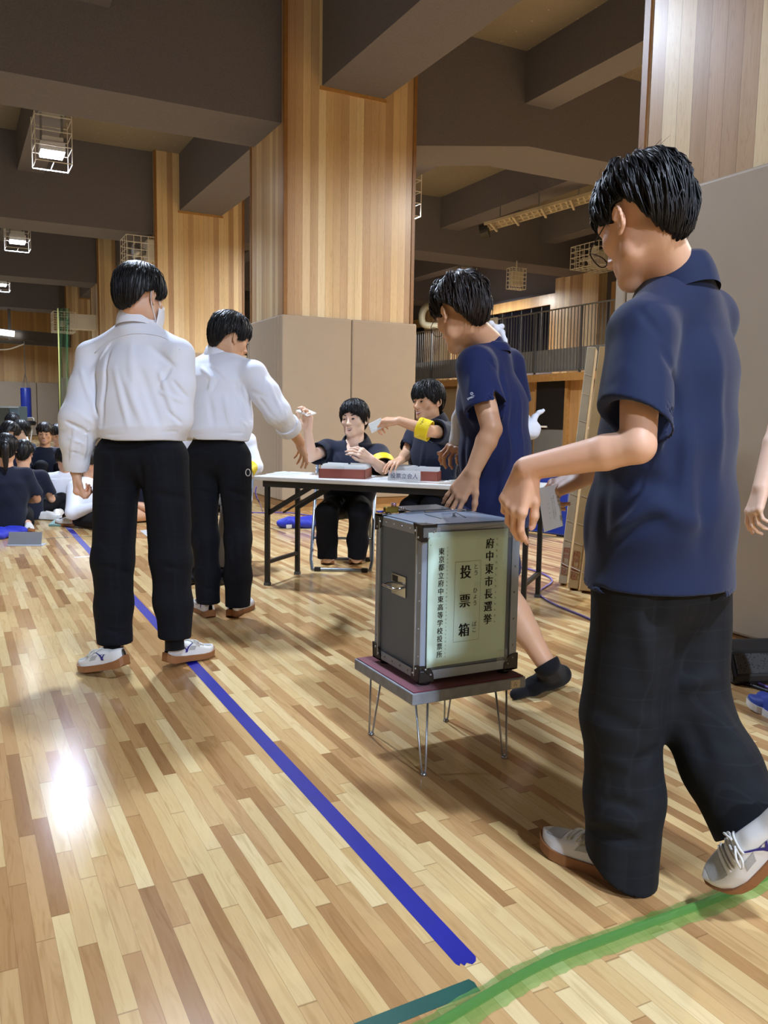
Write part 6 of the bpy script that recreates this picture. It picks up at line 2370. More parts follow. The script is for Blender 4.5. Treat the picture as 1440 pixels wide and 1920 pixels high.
def build_right():
    D = 5.22
    hR, hs = rot_az(252, 2, 3), 1.0
    hT = at(802, 752, D)
    J = dict(neck=at(808, 792, D + .02), lsh=at(843, 812, D - .10), rsh=at(778, 816, D + .16), pelvis=at(812, 925, D + .05),
             lhip=at(830, 935, D), lknee=at(812, 952, D - .34), lankle=at(812, 1040, D - .24), rhip=at(795, 938, D + .1), rknee=at(770, 955, D - .22), rankle=at(768, 1040, D - .15))
    org = np.array([J['pelvis'][0], J['pelvis'][1], 0])
    side = vnorm(J['rsh'] - J['lsh'])
    lel, lwr = at(804, 808, D - .34), at(748, 789, D - .29)
    rel, rwr = at(762, 852, D + .10), at(752, 862, D - .10)
    lf = vnorm(at(722, 788, D - .27) - lwr)
    rf = vnorm(at(733, 871, D - .20) - rwr)
    S, tips = basic_body(J, (hR, hT, hs), [(J['lsh'], lel, lwr), (J['rsh'], rel, rwr)],
                         [dict(wrist=lwr, fwd=lf, back=np.array([0, 0, 1.0]) - CB[2] * .3, thumb_side=1, curls=[(48, 45, 25), (54, 48, 25), (58, 50, 25), (62, 50, 25)], spread=4, thumb=(14, 15, 10), s=1.0),
                          dict(wrist=rwr, fwd=rf, back=np.array([-.2, -.2, .9]), thumb_side=-1, curls=[(15, 25, 15)] * 4, spread=4, thumb=(25, 10, 10), s=.95)], neck_r=(.062, .052))
    body = sdf_obj('person', S, 0.0045, M_SKIN_TAN, None, org)
    person_tag(body, 'person in navy polo stretching out a paper card, yellow armband on that arm')
    for tp in tips: nails(tp, body, org)
    face_parts(hR, hT, body, org, smile=.9, s=hs, squint=.8)
    hair_mesh(hR, hT, [(a, z - .004 if 40 < a < 320 else z - .006) for a, z in BOB], ctr=(0, -0.012, 0.038), rad=(0.094, 0.113, 0.104), seed=61, groove=0.0016, locks=380, lock_r=0.0024, flick=.5, lift=.004, jag=.012, low=.14, hang=.08).build('hair', M_HAIR, body, world_origin=org, smooth=True)
    rings = [(at(812, 945, D + .06), .115, .165), (at(812, 915, D + .05), .115, .165), (at(810, 860, D + .03), .112, .168), (at(808, 820, D + .02), .085, .145)]
    nk = J['neck']
    fw = vnorm(np.cross(side, [0, 0, 1.0])); fw = fw if fw @ CB[2] < 0 else -fw
    Q = top_sdf(rings, side, [(nk - (0, 0, .05), J['lsh'], .055, .058), (nk - (0, 0, .05), J['rsh'], .055, .056)],
                [([J['lsh'], lerp(J['lsh'], lel, .72)], [.068, .074], lel - J['lsh']), ([J['rsh'], lerp(J['rsh'], rel, .72)], [.066, .072], rel - J['rsh'])], None)
    cr = px_creases(Q, D, [(815, 830, 805, 880, .016, -.016), (825, 825, 830, 890, .014, .012), (795, 830, 790, 880, .014, .010), (840, 830, 848, 890, .014, -.012), (775, 825, 768, 850, .010, -.008)])
    rp = ripple(67, 20, .006); Q.bend(lambda P: rp(P) + cr(P))
    v = Sdf(); v.chain([nk + (0, 0, .04), nk + fw * .07 - (0, 0, .02)], [.056, .03], .01); Q.include(v, .006, sub=True)
    sdf_obj('polo_shirt', Q, .005, M_NAVY_D, body, org)
    collar_mesh(nk + (0, 0, .022) - fw * .006, fw * .25 + (0, 0, 1), fw, .072, .076, .034, .028, 26, drop=.032, front_dip=.03).build('collar', M_NAVY_D, body, world_origin=org, smooth=True)
    ab = armband(body, org, lerp(lel, lwr, -.05), lerp(lel, lwr, .36), .063)
    ax = vnorm(lwr - lel)
    k = MB(); c = lerp(lel, lwr, .16); tn = vnorm(np.array([0, 0, 1.0]) * .55 - CB[2] * .8); tn = vnorm(tn - ax * (tn @ ax))
    put_column(k, '立会人', 0, .018, .018, .016, ax * -1 if ax @ CB[0] < 0 else ax, np.cross(tn, ax) * (1 if np.cross(tn, ax)[2] > 0 else -1), c + tn * .0655 + ax * .012, 0)
    k.build('lettering', M_INK, ab, world_origin=org)
    seated_legs(body, org, J, side, M_TROUSER)
    shoe(body, org, gnd(812, 1042), gnd(818, 1064), side=1, L=.268)
    shoe(body, org, gnd(768, 1042), gnd(762, 1062), side=-1, L=.268)
    folding_chair((org[0] - fw[0] * .02, org[1] - fw[1] * .02, 0), math.atan2(-fw[0], fw[1]), 'steel folding chair under the seated student at the right end of the table')
    q = [at(690.5, 795, D - .26), at(714, 783, D - .28), at(722, 799, D - .30), at(697, 812.5, D - .28)]
    c = sum(q) / 4
    o = thing('ballot_card', 'white ballot card stretched out between two fingers of the student with the armband', 'paper', c)
    n = vnorm(np.cross(q[1] - q[0], q[3] - q[0])); n = n if n @ CB[2] < 0 else -n
    MB().prism(q, n * .0012).build('card', M_PAPER, o, world_origin=c)
    i = [lerp(c, p, .76) + n * .0018 for p in q]
    MB().add(i, [(0, 1, 2, 3)]).build('printed_panel', mat('grey_card_print', '#cdd1cb', rough=.7, var=.08, vscale=200), o, world_origin=c)


def build_hidden():
    """third witness, mostly covered by the student with the rolled sleeve"""
    D = 5.75
    hR = rot_az(215, 10, 0); hT = at(408, 760, D)
    J = dict(neck=at(410, 805, D), lsh=at(462, 828, D), rsh=at(362, 828, D), pelvis=at(410, 930, D + .05), lhip=at(435, 940, D), lknee=at(436, 955, D - .38), lankle=at(415, 1062, D - .30),
             rhip=at(388, 940, D), rknee=at(378, 955, D - .38), rankle=at(362, 1062, D - .30))
    org = np.array([J['pelvis'][0], J['pelvis'][1], 0])
    side = vnorm(J['rsh'] - J['lsh'])
    lel, lwr, rel, rwr = at(474, 876, D - .02), at(440, 900, D - .24), at(352, 880, D), at(385, 900, D - .24)
    S, tips = basic_body(J, (hR, hT, 1.0), [(J['lsh'], lel, lwr), (J['rsh'], rel, rwr)],
                         [dict(wrist=w, fwd=at(412, 908, D - .34) - w, back=(0, 0, 1), thumb_side=t, curls=[(20, 30, 20)] * 4, s=.95) for w, t in ((lwr, 1), (rwr, -1))])
    body = sdf_obj('person', S, .007, M_SKIN, None, org)
    person_tag(body, 'person in white long sleeves seated on a folding chair, mostly hidden behind the reaching student')
    hair_mesh(hR, hT, BOB, rad=(.095, .112, .104), seed=71, locks=120, lock_r=.003, low=.14).build('hair', M_HAIR, body, world_origin=org, smooth=True)
    face_parts(hR, hT, body, org)
    Q = top_sdf([(at(410, 935, D + .04), .115, .165), (at(410, 880, D + .02), .112, .165), (at(410, 835, D), .085, .145)], side, [(J['neck'] - (0, 0, .04), J['lsh'], .058, .056), (J['neck'] - (0, 0, .04), J['rsh'], .058, .056)],
                [([J['lsh'], lel, lerp(lel, lwr, .9)], [.066, .062, .045], lwr - lel), ([J['rsh'], rel, lerp(rel, rwr, .9)], [.066, .062, .045], rwr - rel)])
    rp = ripple(77, 24, .007); Q.bend(rp)
    sdf_obj('shirt', Q, .006, M_SHIRT_W, body, org)
    armband(body, org, lerp(lel, lwr, .12), lerp(lel, lwr, .45), .064)
    seated_legs(body, org, J, side, cloth_material('taupe_cloth', '#5d564e'))
    k = MB()
    for q, (px, py) in (('l', (424, 1084)), ('r', (352, 1082))):
        k = MB(); k.tube([J[q + 'ankle'] + (0, 0, .06), J[q + 'ankle'] - (0, 0, .06)], [.05, .045], 12); k.build('sock', M_SOCK, body, world_origin=org, smooth=True)
        a = J[q + 'ankle']; f = vnorm(-CB[2] * (1, 1, 0))
        shoe(body, org, np.array([a[0], a[1], 0]) - f * .06, np.array([a[0], a[1], 0]) + f * .2, L=.26, sole_mat=M_BLACK, upper=M_SOCK, laces=False)
    fw = vnorm(-CB[2] * (1, 1, 0))
    folding_chair((org[0] - fw[0] * .02, org[1] - fw[1] * .02, 0), math.atan2(-fw[0], fw[1]), 'steel folding chair at the left end of the table, behind the reaching student')


build_middle()
build_right()
build_hidden()

# ------------------------------------------------------------------ students sitting on the floor at the left
def sitter(px, py, D, az, shirt, label, nod=8, face=False, hair=M_HAIR, line=None, lean=(0, 0), legs='cross', low=.14, arms='lap', tall=1.0, skin=None, seed=1, tail=False, sleeve=.55, bottoms=None, rad=(.094, .112, .104)):
    """person seated on the floor; (px, py) is where the middle of the head shows, D its depth, az where the chest points"""
    hT = at(px, py, D)
    f = np.array([math.sin(math.radians(az)), math.cos(math.radians(az)), 0]); r = np.array([f[1], -f[0], 0]); u = np.array([0, 0, 1.0])
    base = np.array([hT[0], hT[1], 0]) - f * lean[0] - r * lean[1]
    hz = hT[2]
    k = hz / 0.76
    L = lambda a, b, c: base + r * a + f * b + u * c
    nz = max(.42, hz - .168)
    nk = np.array([hT[0], hT[1], 0]) - f * .025 + u * nz
    J = dict(neck=nk, lsh=nk - r * .165 - u * .065, rsh=nk + r * .165 - u * .065, pelvis=L(0, -.02, .12))
    for s, q in ((-1, 'l'), (1, 'r')):
        J[q + 'hip'] = L(.09 * s, 0, .11)
        if legs == 'cross':
            J[q + 'knee'] = L(.30 * s, .26, .16); J[q + 'ankle'] = L(-.06 * s, .36, .07)
        elif legs == 'up':
            J[q + 'knee'] = L(.11 * s, .34, .44); J[q + 'ankle'] = L(.10 * s, .52, .07)
        else:
            J[q + 'knee'] = L(.13 * s, .36, .10); J[q + 'ankle'] = L(.16 * s, -.06, .06)
    A, hands = [], []
    for s, q in ((-1, 'l'), (1, 'r')):
        sh = J[q + 'sh']
        el = sh + r * .08 * s + f * .07 - u * .23
        wr = L(.10 * s, .30, max(.24, nz * .42)) if arms == 'lap' else L(.12 * s, .36, .40)
        d = wr - el
        wr = el + d * min(1, .27 / np.linalg.norm(d))
        A.append((sh, el, wr))
        hands.append(dict(wrist=wr, fwd=f * .8 - r * s * .5 - u * .3, back=u + f * .2, thumb_side=-s, curls=[(20, 30, 20)] * 4, s=.95))
    hR = rot_az(az + (0 if not isinstance(face, (int, float)) or face is True or face is False else face), nod, 0)
    S, tips = basic_body(J, (hR, hT, 1.0), A, hands)
    sk = skin or M_SKIN
    b = sdf_obj('person', S, .0085, sk, None, base)
    person_tag(b, label)
    hm = hair_mesh(hR, hT, line or BOB, ctr=(0, -.012, .038), rad=rad, seed=seed, groove=.002, locks=60, lock_r=.0034, flick=.6, low=low, nu=70, nv=24, hang=.12 if not tail else .3, jag=.012)
    if tail:
        hm.tube(smooth_path([np.array(v) for v in ((0, -.11, .04), (0, -.15, .02), (0, -.15, -.08), (0, -.13, -.20))], 4), [.02, .03, .034, .036, .036, .036, .034, .032, .028, .026, .022, .018, .008], 8)
    hm.build('hair', hair, b, world_origin=base, smooth=True)
    if face is not False:
        face_parts(hR, hT, b, base, smile=.8, squint=.5)
    side = vnorm(J['rsh'] - J['lsh'])
    rings = [(L(0, -.02, .06), .125, .170), (lerp(L(0, -.02, .12), nk, .45), .120, .170), (lerp(L(0, -.02, .12), nk, .72), .112, .170), (nk - u * .08, .08, .14)]
    Q = top_sdf(rings, side, [(nk - u * .05, J['lsh'], .056, .056), (nk - u * .05, J['rsh'], .056, .056)], [([sh, el, lerp(el, wr, .9)] if sleeve > 1 else [sh, lerp(sh, el, sleeve + .25)], [.066, .064, .048] if sleeve > 1 else [.066, .070], (wr - el) if sleeve > 1 else (el - sh)) for sh, el, wr in A])
    rp = ripple(seed + 100, 22, .007); Q.bend(rp)
    sdf_obj('shirt', Q, .0085, shirt, b, base)
    T_ = Sdf(); T_.cone(L(0, 0, .10), L(0, .02, .12), .11, .11, .03, side, 1.4)
    for q in 'lr':
        T_.chain([J[q + 'hip'], J[q + 'knee'], lerp(J[q + 'knee'], J[q + 'ankle'], .85)], [.092, .076, .06], .03)
    T_.bend(ripple(seed + 200, 24, .006)); T_.cut((0, 0, .004), (0, 0, -1))
    sdf_obj('trousers', T_, .0095, bottoms or M_TROUSER, b, base)
    for q in 'lr':
        a = J[q + 'ankle']
        d = vnorm((a - J[q + 'knee']) * (1, 1, 0)) if legs != 'up' else f
        shoe(b, base, np.array([a[0], a[1], .004]) - d * .03, np.array([a[0], a[1], .004]) + d * .2, L=.26, laces=False, upper=M_SHOE_W, sole_mat=M_GUM)
    return b


LONG = [(0, .03), (40, .0), (70, -.06), (90, -.13), (130, -.17), (180, -.19), (230, -.17), (270, -.13), (290, -.06), (320, .0)]
sitter(11, 842, 7.5, 5, M_NAVY_D, 'person in navy polo with dark ponytail, sitting back turned at the left edge', nod=4, line=BOB, tail=True, legs='kneel', seed=201, rad=(.10, .118, .110))
sitter(44, 850, 8.3, 15, M_NAVY_D, 'person in navy polo sitting on the floor just beyond the one with the ponytail', nod=12, seed=202, legs='cross')
sitter(18, 812, 9.6, 60, M_NAVY, 'person in lighter navy polo leaning forward, third from the front', nod=35, seed=203, lean=(.22, 0), legs='up')
sitter(38, 806, 11.0, 235, M_NAVY_D, 'smiling person with parted black hair looking left below the hanging punching bag', face=35, nod=0, line=SIDE_PART, seed=204, skin=M_SKIN_PALE)
sitter(84, 813, 10.0, 175, M_NAVY_D, 'grinning person in navy polo facing the camera, arms resting over one knee', face=18, nod=4, line=[(a, z + .006) for a, z in BOB], seed=205, hair=M_HAIR_BROWN, skin=M_SKIN_TAN, legs='up', arms='knee')
sitter(109, 814, 10.8, 200, M_SHIRT_W, 'person in white shirt with bowed head beside the grinning one in navy', face=20, nod=18, seed=206, sleeve=1.5, skin=M_SKIN_TAN)
sitter(122, 862, 8.9, 190, M_SHIRT_W, 'person in white shirt sitting half hidden behind the masked student\'s sleeve', nod=25, seed=207, sleeve=1.5, legs='cross')
sitter(166, 812, 10.6, 170, M_NAVY_D, 'person glimpsed between the masked student\'s sleeve and waist, head bowed over a sheet', nod=30, seed=208, face=True)
sitter(170, 866, 7.9, 150, M_SHIRT_W, 'long-haired person in white shirt and black skirt sitting behind the masked student\'s leg', nod=20, line=LONG, low=.22, seed=209, sleeve=1.5, hair=M_HAIR_BROWN, legs='kneel', bottoms=M_SOCK)
sitter(24, 792, 12.0, 150, M_SHIRT_W, 'person in white shirt farthest back at the left edge below the punching bag', nod=10, face=True, seed=210, sleeve=1.5)
sitter(268, 890, 8.4, 250, M_NAVY_D, 'person with bare knees sitting on the floor, glimpsed between the masked student\'s legs', nod=25, seed=211, legs='kneel', bottoms=M_SKIN)


# ------------------------------------------------------------------ standing person cut off by the right edge of the frame
def build_edge():
    D = 2.9
    org = np.array([*gnd(1500, 1330)[:2], 0])
    f = np.array([-.45, .9, 0]); r = np.array([.9, .45, 0])
    B = at(1535, 1000, D); B[2] = 0
    L = lambda a, b, c: B + r * a + f * b + np.array([0, 0, c])
    J = dict(neck=L(0, 0, 1.40), lsh=L(-.17, 0, 1.33), rsh=L(.17, 0, 1.33), pelvis=L(0, 0, .9), lhip=L(-.09, 0, .88), lknee=L(-.09, .02, .48), lankle=L(-.09, 0, .08), rhip=L(.09, 0, .88), rknee=L(.09, .02, .48), rankle=L(.09, 0, .08))
    lwr = at(1427, 913, D - .12); lel = at(1462, 800, D - .10)
    rel = J['rsh'] + (.05, 0, -.28); rwr = rel + (.0, .08, -.24)
    hR = rot_az(-25, 8, 0); hT = L(0, .03, 1.56)
    S, tips = basic_body(J, (hR, hT, 1.0), [(J['lsh'], lel, lwr), (J['rsh'], rel, rwr)],
                         [dict(wrist=lwr, fwd=at(1410, 968, D - .12) - lwr, back=-CB[0] - CB[2] * .2, thumb_side=-1, curls=[(18, 28, 16), (26, 36, 20), (32, 40, 22), (36, 42, 24)], spread=4, thumb=(20, 10, 8), s=.95)])
    body = sdf_obj('person', S, .0045, M_SKIN_PALE, None, org)
    person_tag(body, 'person cut off by the right edge, only a hanging hand and a blue shoe showing')
    nails(tips[0], body, org)
    hair_mesh(hR, hT, BOB, seed=91, locks=60, lock_r=.003, low=.14).build('hair', M_HAIR, body, world_origin=org, smooth=True)
    Q = top_sdf([(L(0, 0, .84), .125, .17), (L(0, 0, 1.1), .12, .17), (L(0, 0, 1.3), .09, .15)], r, [(J['neck'] - (0, 0, .04), J['lsh'], .06, .058), (J['neck'] - (0, 0, .04), J['rsh'], .06, .058)],
                [([J['lsh'], lerp(J['lsh'], lel, .7)], [.07, .076], lel - J['lsh']), ([J['rsh'], lerp(J['rsh'], rel, .7)], [.07, .076], rel - J['rsh'])])
    sdf_obj('polo_shirt', Q, .007, M_NAVY_D, body, org)
    trousers(body, org, (L(0, 0, .96), L(0, 0, .88)), r, [(J[q + 'hip'], J[q + 'knee'], J[q + 'ankle'], .098, .08, .075, (0, 0, -1)) for q in 'lr'], M_TROUSER, h=.008)
    for q, t in (('l', gnd(1428, 1322)), ('r', L(.10, .2, 0))):
        a = J[q + 'ankle'] * (1, 1, 0)
        d = f if q == 'r' else vnorm((t - a) * (1, 1, 0))
        hl = t - d * .25 if q == 'l' else a - d * .05
        shoe(body, org, hl, hl + d * .2, L=.26, laces=False, upper=mat('blue_shoe_cloth', '#27429e', rough=.6), sole_mat=M_SHOE_W)


build_edge()

# ------------------------------------------------------------------ tape, cables and things on the floor
def ribbon(pts, w, z=0.0006, t=0.0003):
    P = [np.asarray(p, float) for p in pts]
    m = MB(); V = []
    for i, p in enumerate(P):
        d = vnorm(P[min(i + 1, len(P) - 1)] - P[max(i - 1, 0)]); s = np.array([d[1], -d[0], 0])
        for q in (-1, 1):
            V.append(p * (1, 1, 0) + s * q * w / 2 + (0, 0, z))
    m.add(V, [(2 * i, 2 * i + 1, 2 * i + 3, 2 * i + 2) for i in range(len(P) - 1)])
    return m


BT = mat('blue_floor_tape', '#0a0f86', rough=.4, var=.10, vscale=9)
a, b = gnd(868, 1795), gnd(367, 1250)
far = gnd(85, 940)
o = ribbon([b + (a - b) * t for t in (1.0, .9, .5, 0)] + [lerp(b, gnd(127, 988), .5), gnd(127, 988), far, lerp(gnd(127, 988), far, 2.2)], .049)
# torn end
d = vnorm(a - b); s = np.array([d[1], -d[0], 0])
w = .049
o.add([a * (1, 1, 0) + s * u * w + d * e + (0, 0, .0006) for u, e in ((-.5, 0), (.5, 0), (.5, .012), (.42, .020), (.30, .014), (.22, .024), (.05, .018), (-.1, .027), (-.34, .022), (-.5, .010))], [tuple(range(10))])
tag(o.build('floor_tape', BT), 'long blue tape line running along the gym floor to its torn near end', 'tape')
GT = mat('teal_floor_tape', '#0a4b3f', rough=.45, var=.08, vscale=12)
e = gnd(879, 1836), gnd(901, 1858)
dd = vnorm(gnd(668, 1918) - e[0])
m = MB().add([p * (1, 1, 0) + (0, 0, .0006) for p in (e[0], lerp(e[0], e[1], .35) - dd * .004, lerp(e[0], e[1], .7) - dd * .001, e[1], e[1] + dd * .8, e[0] + dd * .8)], [(0, 1, 2, 3, 4, 5)])
tag(m.build('floor_tape', GT), 'dark green tape strip at the bottom edge by the taped cable', 'tape')
tag(ribbon([gnd(40, 1012), gnd(200, 1004), gnd(300, 999)], .02).build('court_line', mat('court_green', '#3c4a36', rough=.4)), 'thin dark green court line crossing the blue tape beyond the masked student', 'court line')
tag(ribbon([gnd(140, 1045), gnd(172, 1043)], .035).build('floor_mark', M_WHITE), 'short white mark beside the blue tape left of the masked student', 'court mark')

# cable taped down under clear green film
cp = smooth_path([gnd(x, y) for x, y in ((740, 1975), (835, 1920), (935, 1860), (1001, 1823), (1060, 1796), (1123, 1772), (1245, 1727), (1340, 1692), (1440, 1647), (1520, 1605))], 8)
t = thing('taped_cable', 'dark cable taped to the floor under glossy green film at the lower right', 'cable', cp[40])
MB().tube([p + (0, 0, .0088) for p in cp], .0085, 8).build('cable', mat('dark_green_cable', '#20352a', rough=.4), t, world_origin=cp[40], smooth=True)
fm = NT('green_film')
fm.b.inputs['Base Color'].default_value = srgb('#74b455'); fm.b.inputs['Roughness'].default_value = .12
fm.b.inputs['Alpha'].default_value = .42; fm.b.inputs['Coat Weight'].default_value = 1.0; fm.b.inputs['Coat Roughness'].default_value = .05
fm.bump(fm.noise(fm.obj_xyz(), 38.0, 3.0), .35, .003)
rg = np.random.RandomState(3)
V = []; n = len(cp); K = 13
for i, p in enumerate(cp):
    d = vnorm(cp[min(i + 1, n - 1)] - cp[max(i - 1, 0)]); s = np.array([d[1], -d[0], 0])
    for k in range(K):
        u = -1 + 2 * k / (K - 1)
        z = .0185 * math.exp(-(u / .34) ** 2) + .0012 + (.0016 * rg.rand() if abs(u) < .9 else 0)
        V.append(p * (1, 1, 0) + s * (u * .034 + .002 * rg.randn() * (abs(u) > .9)) + (0, 0, z))
MB().add(V, [(i * K + k, i * K + k + 1, (i + 1) * K + k + 1, (i + 1) * K + k) for i in range(n - 1) for k in range(K - 1)]).build('film', fm.m, t, world_origin=cp[40], smooth=True)


def cable(pix, r, material, label, z=None):
    P = smooth_path([gnd(x, y) + np.array([0, 0, r if z is None else z[i]]) for i, (x, y) in enumerate(pix)], 8)
    o = MB().tube(P, r, 8).build('cable', material, origin=P[len(P) // 2], smooth=True)
    return tag(o, label, 'cable', 'cables lying on the floor')


PUR = mat('purple_cable', '#6a5aa6', rough=.45, var=.05)
BLK = mat('black_cable', '#16171c', rough=.5, var=.05)
cable([(940, 1062), (968, 1064), (1003, 1072), (1030, 1084), (1034, 1094), (1014, 1108), (1013, 1118), (1040, 1135), (1095, 1158), (1180, 1195), (1260, 1222), (1310, 1232), (1360, 1254), (1400, 1275), (1450, 1296)], .0065, PUR, 'purple cable winding across the floor from the ballot box to the monitor speaker')
cable([(1272, 1208), (1290, 1228), (1315, 1250), (1345, 1266), (1390, 1282), (1450, 1303)], .008, BLK, 'thicker black cable along the floor under the purple one at right')
cable([(1310, 1247), (1330, 1237), (1360, 1236), (1400, 1250)], .006, BLK, 'short black cable loop behind the monitor speaker', z=[.006, .012, .012, .012])
cable([(1316, 1252), (1350, 1262), (1400, 1263)], .006, BLK, 'straight black cable end leading into the monitor speaker')
cable([(440, 957), (480, 962), (540, 962), (590, 968), (640, 966), (700, 955)], .006, PUR, 'purple cable at the foot of the padded pillar behind the table')
q = [at(481, 912, 5.9), at(479, 922, 5.9), at(482, 934, 5.9), at(487, 944, 5.9)]
tag(MB().tube(smooth_path(q + [gnd(492, 958)], 6), .005, 8).build('cable', PUR, origin=q[0], smooth=True), 'purple cable hanging down behind the left end of the voting table', 'cable', 'cables lying on the floor')

# monitor speaker by the right pillar
c = gnd(1446, 1288)
az = 20
R = rot_az(az) * .68
t = thing('monitor_speaker', 'black wedge monitor speaker with perforated grille on the floor by the right pad', 'speaker', c)
M_GR = NT('speaker_grille')
v = M_GR.n('ShaderNodeTexVoronoi'); v.inputs['Scale'].default_value = 90.0; M_GR.l(M_GR.obj_xyz(), v.inputs['Vector'])
M_GR.l(M_GR.ramp(v.outputs['Distance'], [(0.25, srgb('#060607')), (0.4, srgb('#3b3d42'))]), M_GR.b.inputs['Base Color'])
M_GR.b.inputs['Roughness'].default_value = .45
c = c - R[:, 0] * .04
m = MB(R, c + R[:, 1] * .20); m.prism([(-.18, -.17, 0), (-.18, .17, 0), (-.18, .17, .17), (-.18, .06, .235), (-.18, -.10, .19), (-.18, -.17, .06)], (.42, 0, 0))
m.build('cabinet', M_BLACK, t, bevel=.02, bseg=3, world_origin=t.location)
m = MB(R, c + R[:, 1] * .20); m.prism([(-.183, -.15, .02), (-.183, .15, .02), (-.183, .15, .15), (-.183, .06, .21), (-.183, -.09, .17), (-.183, -.15, .06)], (.004, 0, 0))
m.prism([(-.16, -.168, .075), (-.16, -.108, .182), (.22, -.108, .182), (.22, -.168, .075)], np.array([0, -.006, .004]))
m.build('grille', M_GR.m, t, world_origin=t.location)
m = MB(R, c + R[:, 1] * .20); put_text(m, 'A', 0, 0, .035, (0, -1, 0), (0, 0, 1), (-.1875, -.07, .10)); m.build('badge', M_STEEL, t, world_origin=t.location)

# tall cartons leaning by the pillar
KR = [mat('carton_pale', '#b7ab92', rough=.8, var=.08, vscale=10), mat('carton_tan', '#b89f73', rough=.8, var=.08, vscale=10)]
for i, (b0, t0, wd, lab) in enumerate((((1046.5, 1098), (1101, 655), .055, 'pale tall cardboard carton leaning beside the walking student, left of the pair'), ((1064, 1107), (1124, 655), .064, 'tan tall cardboard carton leaning behind the pale one'),
                                       ((1086, 1112), (1146, 660), .085, 'third tall carton of the leaning stack, mostly behind the walking student'))):
    B = gnd(*b0); dB = depth_of(B)
    Tp = at(*t0, dB - .04)
    up = vnorm(Tp - B); Lg = np.linalg.norm(Tp - B)
    x = vnorm(CB[0] * (1, 1, 0) - .35 * CB[2] * (1, 1, 0)); x = vnorm(x - up * (x @ up)); y = np.cross(up, x)
    R = np.stack([x, y, up], 1)
    lift = max(0, -(R @ np.array([wd, 0, 0]))[2], -(R @ np.array([wd, .12, 0]))[2])
    o_ = B + np.array([0, 0, lift])
    c = thing('carton', lab, 'carton', o_, 0, 'tall cartons leaning by the right pillar')
    MB(R, o_).box((0, 0, 0), (wd, .14, Lg)).build('box', KR[min(i, 1)], c, world_origin=o_, bevel=.004)
    m = MB(R, o_)
    for k in range(9 if i == 0 else 4):
        z = .1 + k * .16 + .02 * math.sin(k * 2.1)
        m.bar((0.004, -.001, z + .012), (wd - .004, -.001, z), .0025, .004)
    m.build('crease_lines', mat('carton_crease', '#cdc4b0', rough=.8), c, world_origin=o_)
    if i < 2:
        lb = MB(R, o_); x0, x1, z0, z1 = .010, .046, .06, .235
        for (p, q) in (((x0, z0), (x1, z0 + .002)), ((x0, z1), (x1, z1 + .002)), ((x0, z0), (x0 + .002, z1)), ((x1, z0), (x1 + .002, z1))):
            lb.box((p[0], -.002, p[1]), (q[0], -.0005, q[1]))
        put_column(lb, '横倒し厳禁', .028, .215, .034, .031, (1, 0, 0), (0, 0, 1), (0, -.002, 0))
        lb.build('stamp', mat('red_stamp', '#a04a3a', rough=.8, var=0), c, world_origin=o_)
        MB(R, o_).tube([(0, -.004, .135), (wd, -.004, .115)], .003, 6).build('string', M_WHITE, c, world_origin=o_)

# blue court barrier behind the sling student
a, b = gnd(820, 975), gnd(1062, 1008)
d = vnorm(b - a)
for i, (p, q, lab) in enumerate(((lerp(a, b, .0), lerp(a, b, .42), 'blue cloth court barrier seen between the table and the arm-sling student'), (lerp(a, b, .44), b, 'blue cloth court barrier behind the arm-sling student and the walking student\'s hands'))):
    t = thing('court_barrier', lab, 'barrier', lerp(p, q, .5), 0, 'blue court barriers')
    n = np.array([-d[1], d[0], 0])
    wo = lerp(p, q, .5)
    MB().prism([p + (0, 0, .03), q + (0, 0, .03), q + (0, 0, .62), p + (0, 0, .62)], n * .02).build('cloth_panel', mat('royal_blue_cloth', '#1737a4', rough=.7, var=.04), t, world_origin=wo)
    MB().tube([p + (0, 0, .02), p + (0, 0, .63), q + (0, 0, .63), q + (0, 0, .02)], .012, 8, closed=True).build('frame', mat('barrier_tube', '#3a4a8c', rough=.4), t, world_origin=wo, smooth=True)
    for e in (p, q):
        MB().box(tuple(e - (.02, .12, 0)), tuple(e + (.02, .12, .02))).build('foot', M_BLACK, t, world_origin=wo)

# blue cloth bag behind the table leg
M_BLUEBAG = mat('royal_blue_nylon', '#2433b4', rough=.55, var=.10, vscale=14)
c = gnd(562, 990)
q = Sdf()
for x, z, rr in ((535, .05, .05), (548, .06, .055), (562, .045, .05), (575, .05, .055), (590, .055, .05)):
    p = gnd(x, 991) + CB[2] * (1, 1, 0) * .06; q.ball(p + (0, 0, z), (.09, .075, rr), .03)
q.cut((0, 0, .002), (0, 0, -1)); q.bend(ripple(301, 40, .010))
o = sdf_obj('drawstring_bag', q, .006, M_BLUEBAG, None, c); tag(o, 'crumpled royal blue cloth bag on the floor behind the table legs', 'bag')
p = gnd(542, 992); MB().box(tuple(p + (-.035, -.02, .012)), tuple(p + (.02, -.016, .045))).build('tag', M_PAPER, o, world_origin=c)


def blob(name, pix, zr, r, material, label, cat, seed, h=.008):
    q = Sdf(); c = gnd(*pix[0])
    for (x, y) in pix:
        q.ball(gnd(x, y) + (0, 0, zr), (r, r, zr * 1.6), .05)
    q.cut((0, 0, .002), (0, 0, -1)); q.bend(ripple(seed, 36, .010))
    return tag(sdf_obj(name, q, h, material, None, c), label, cat)


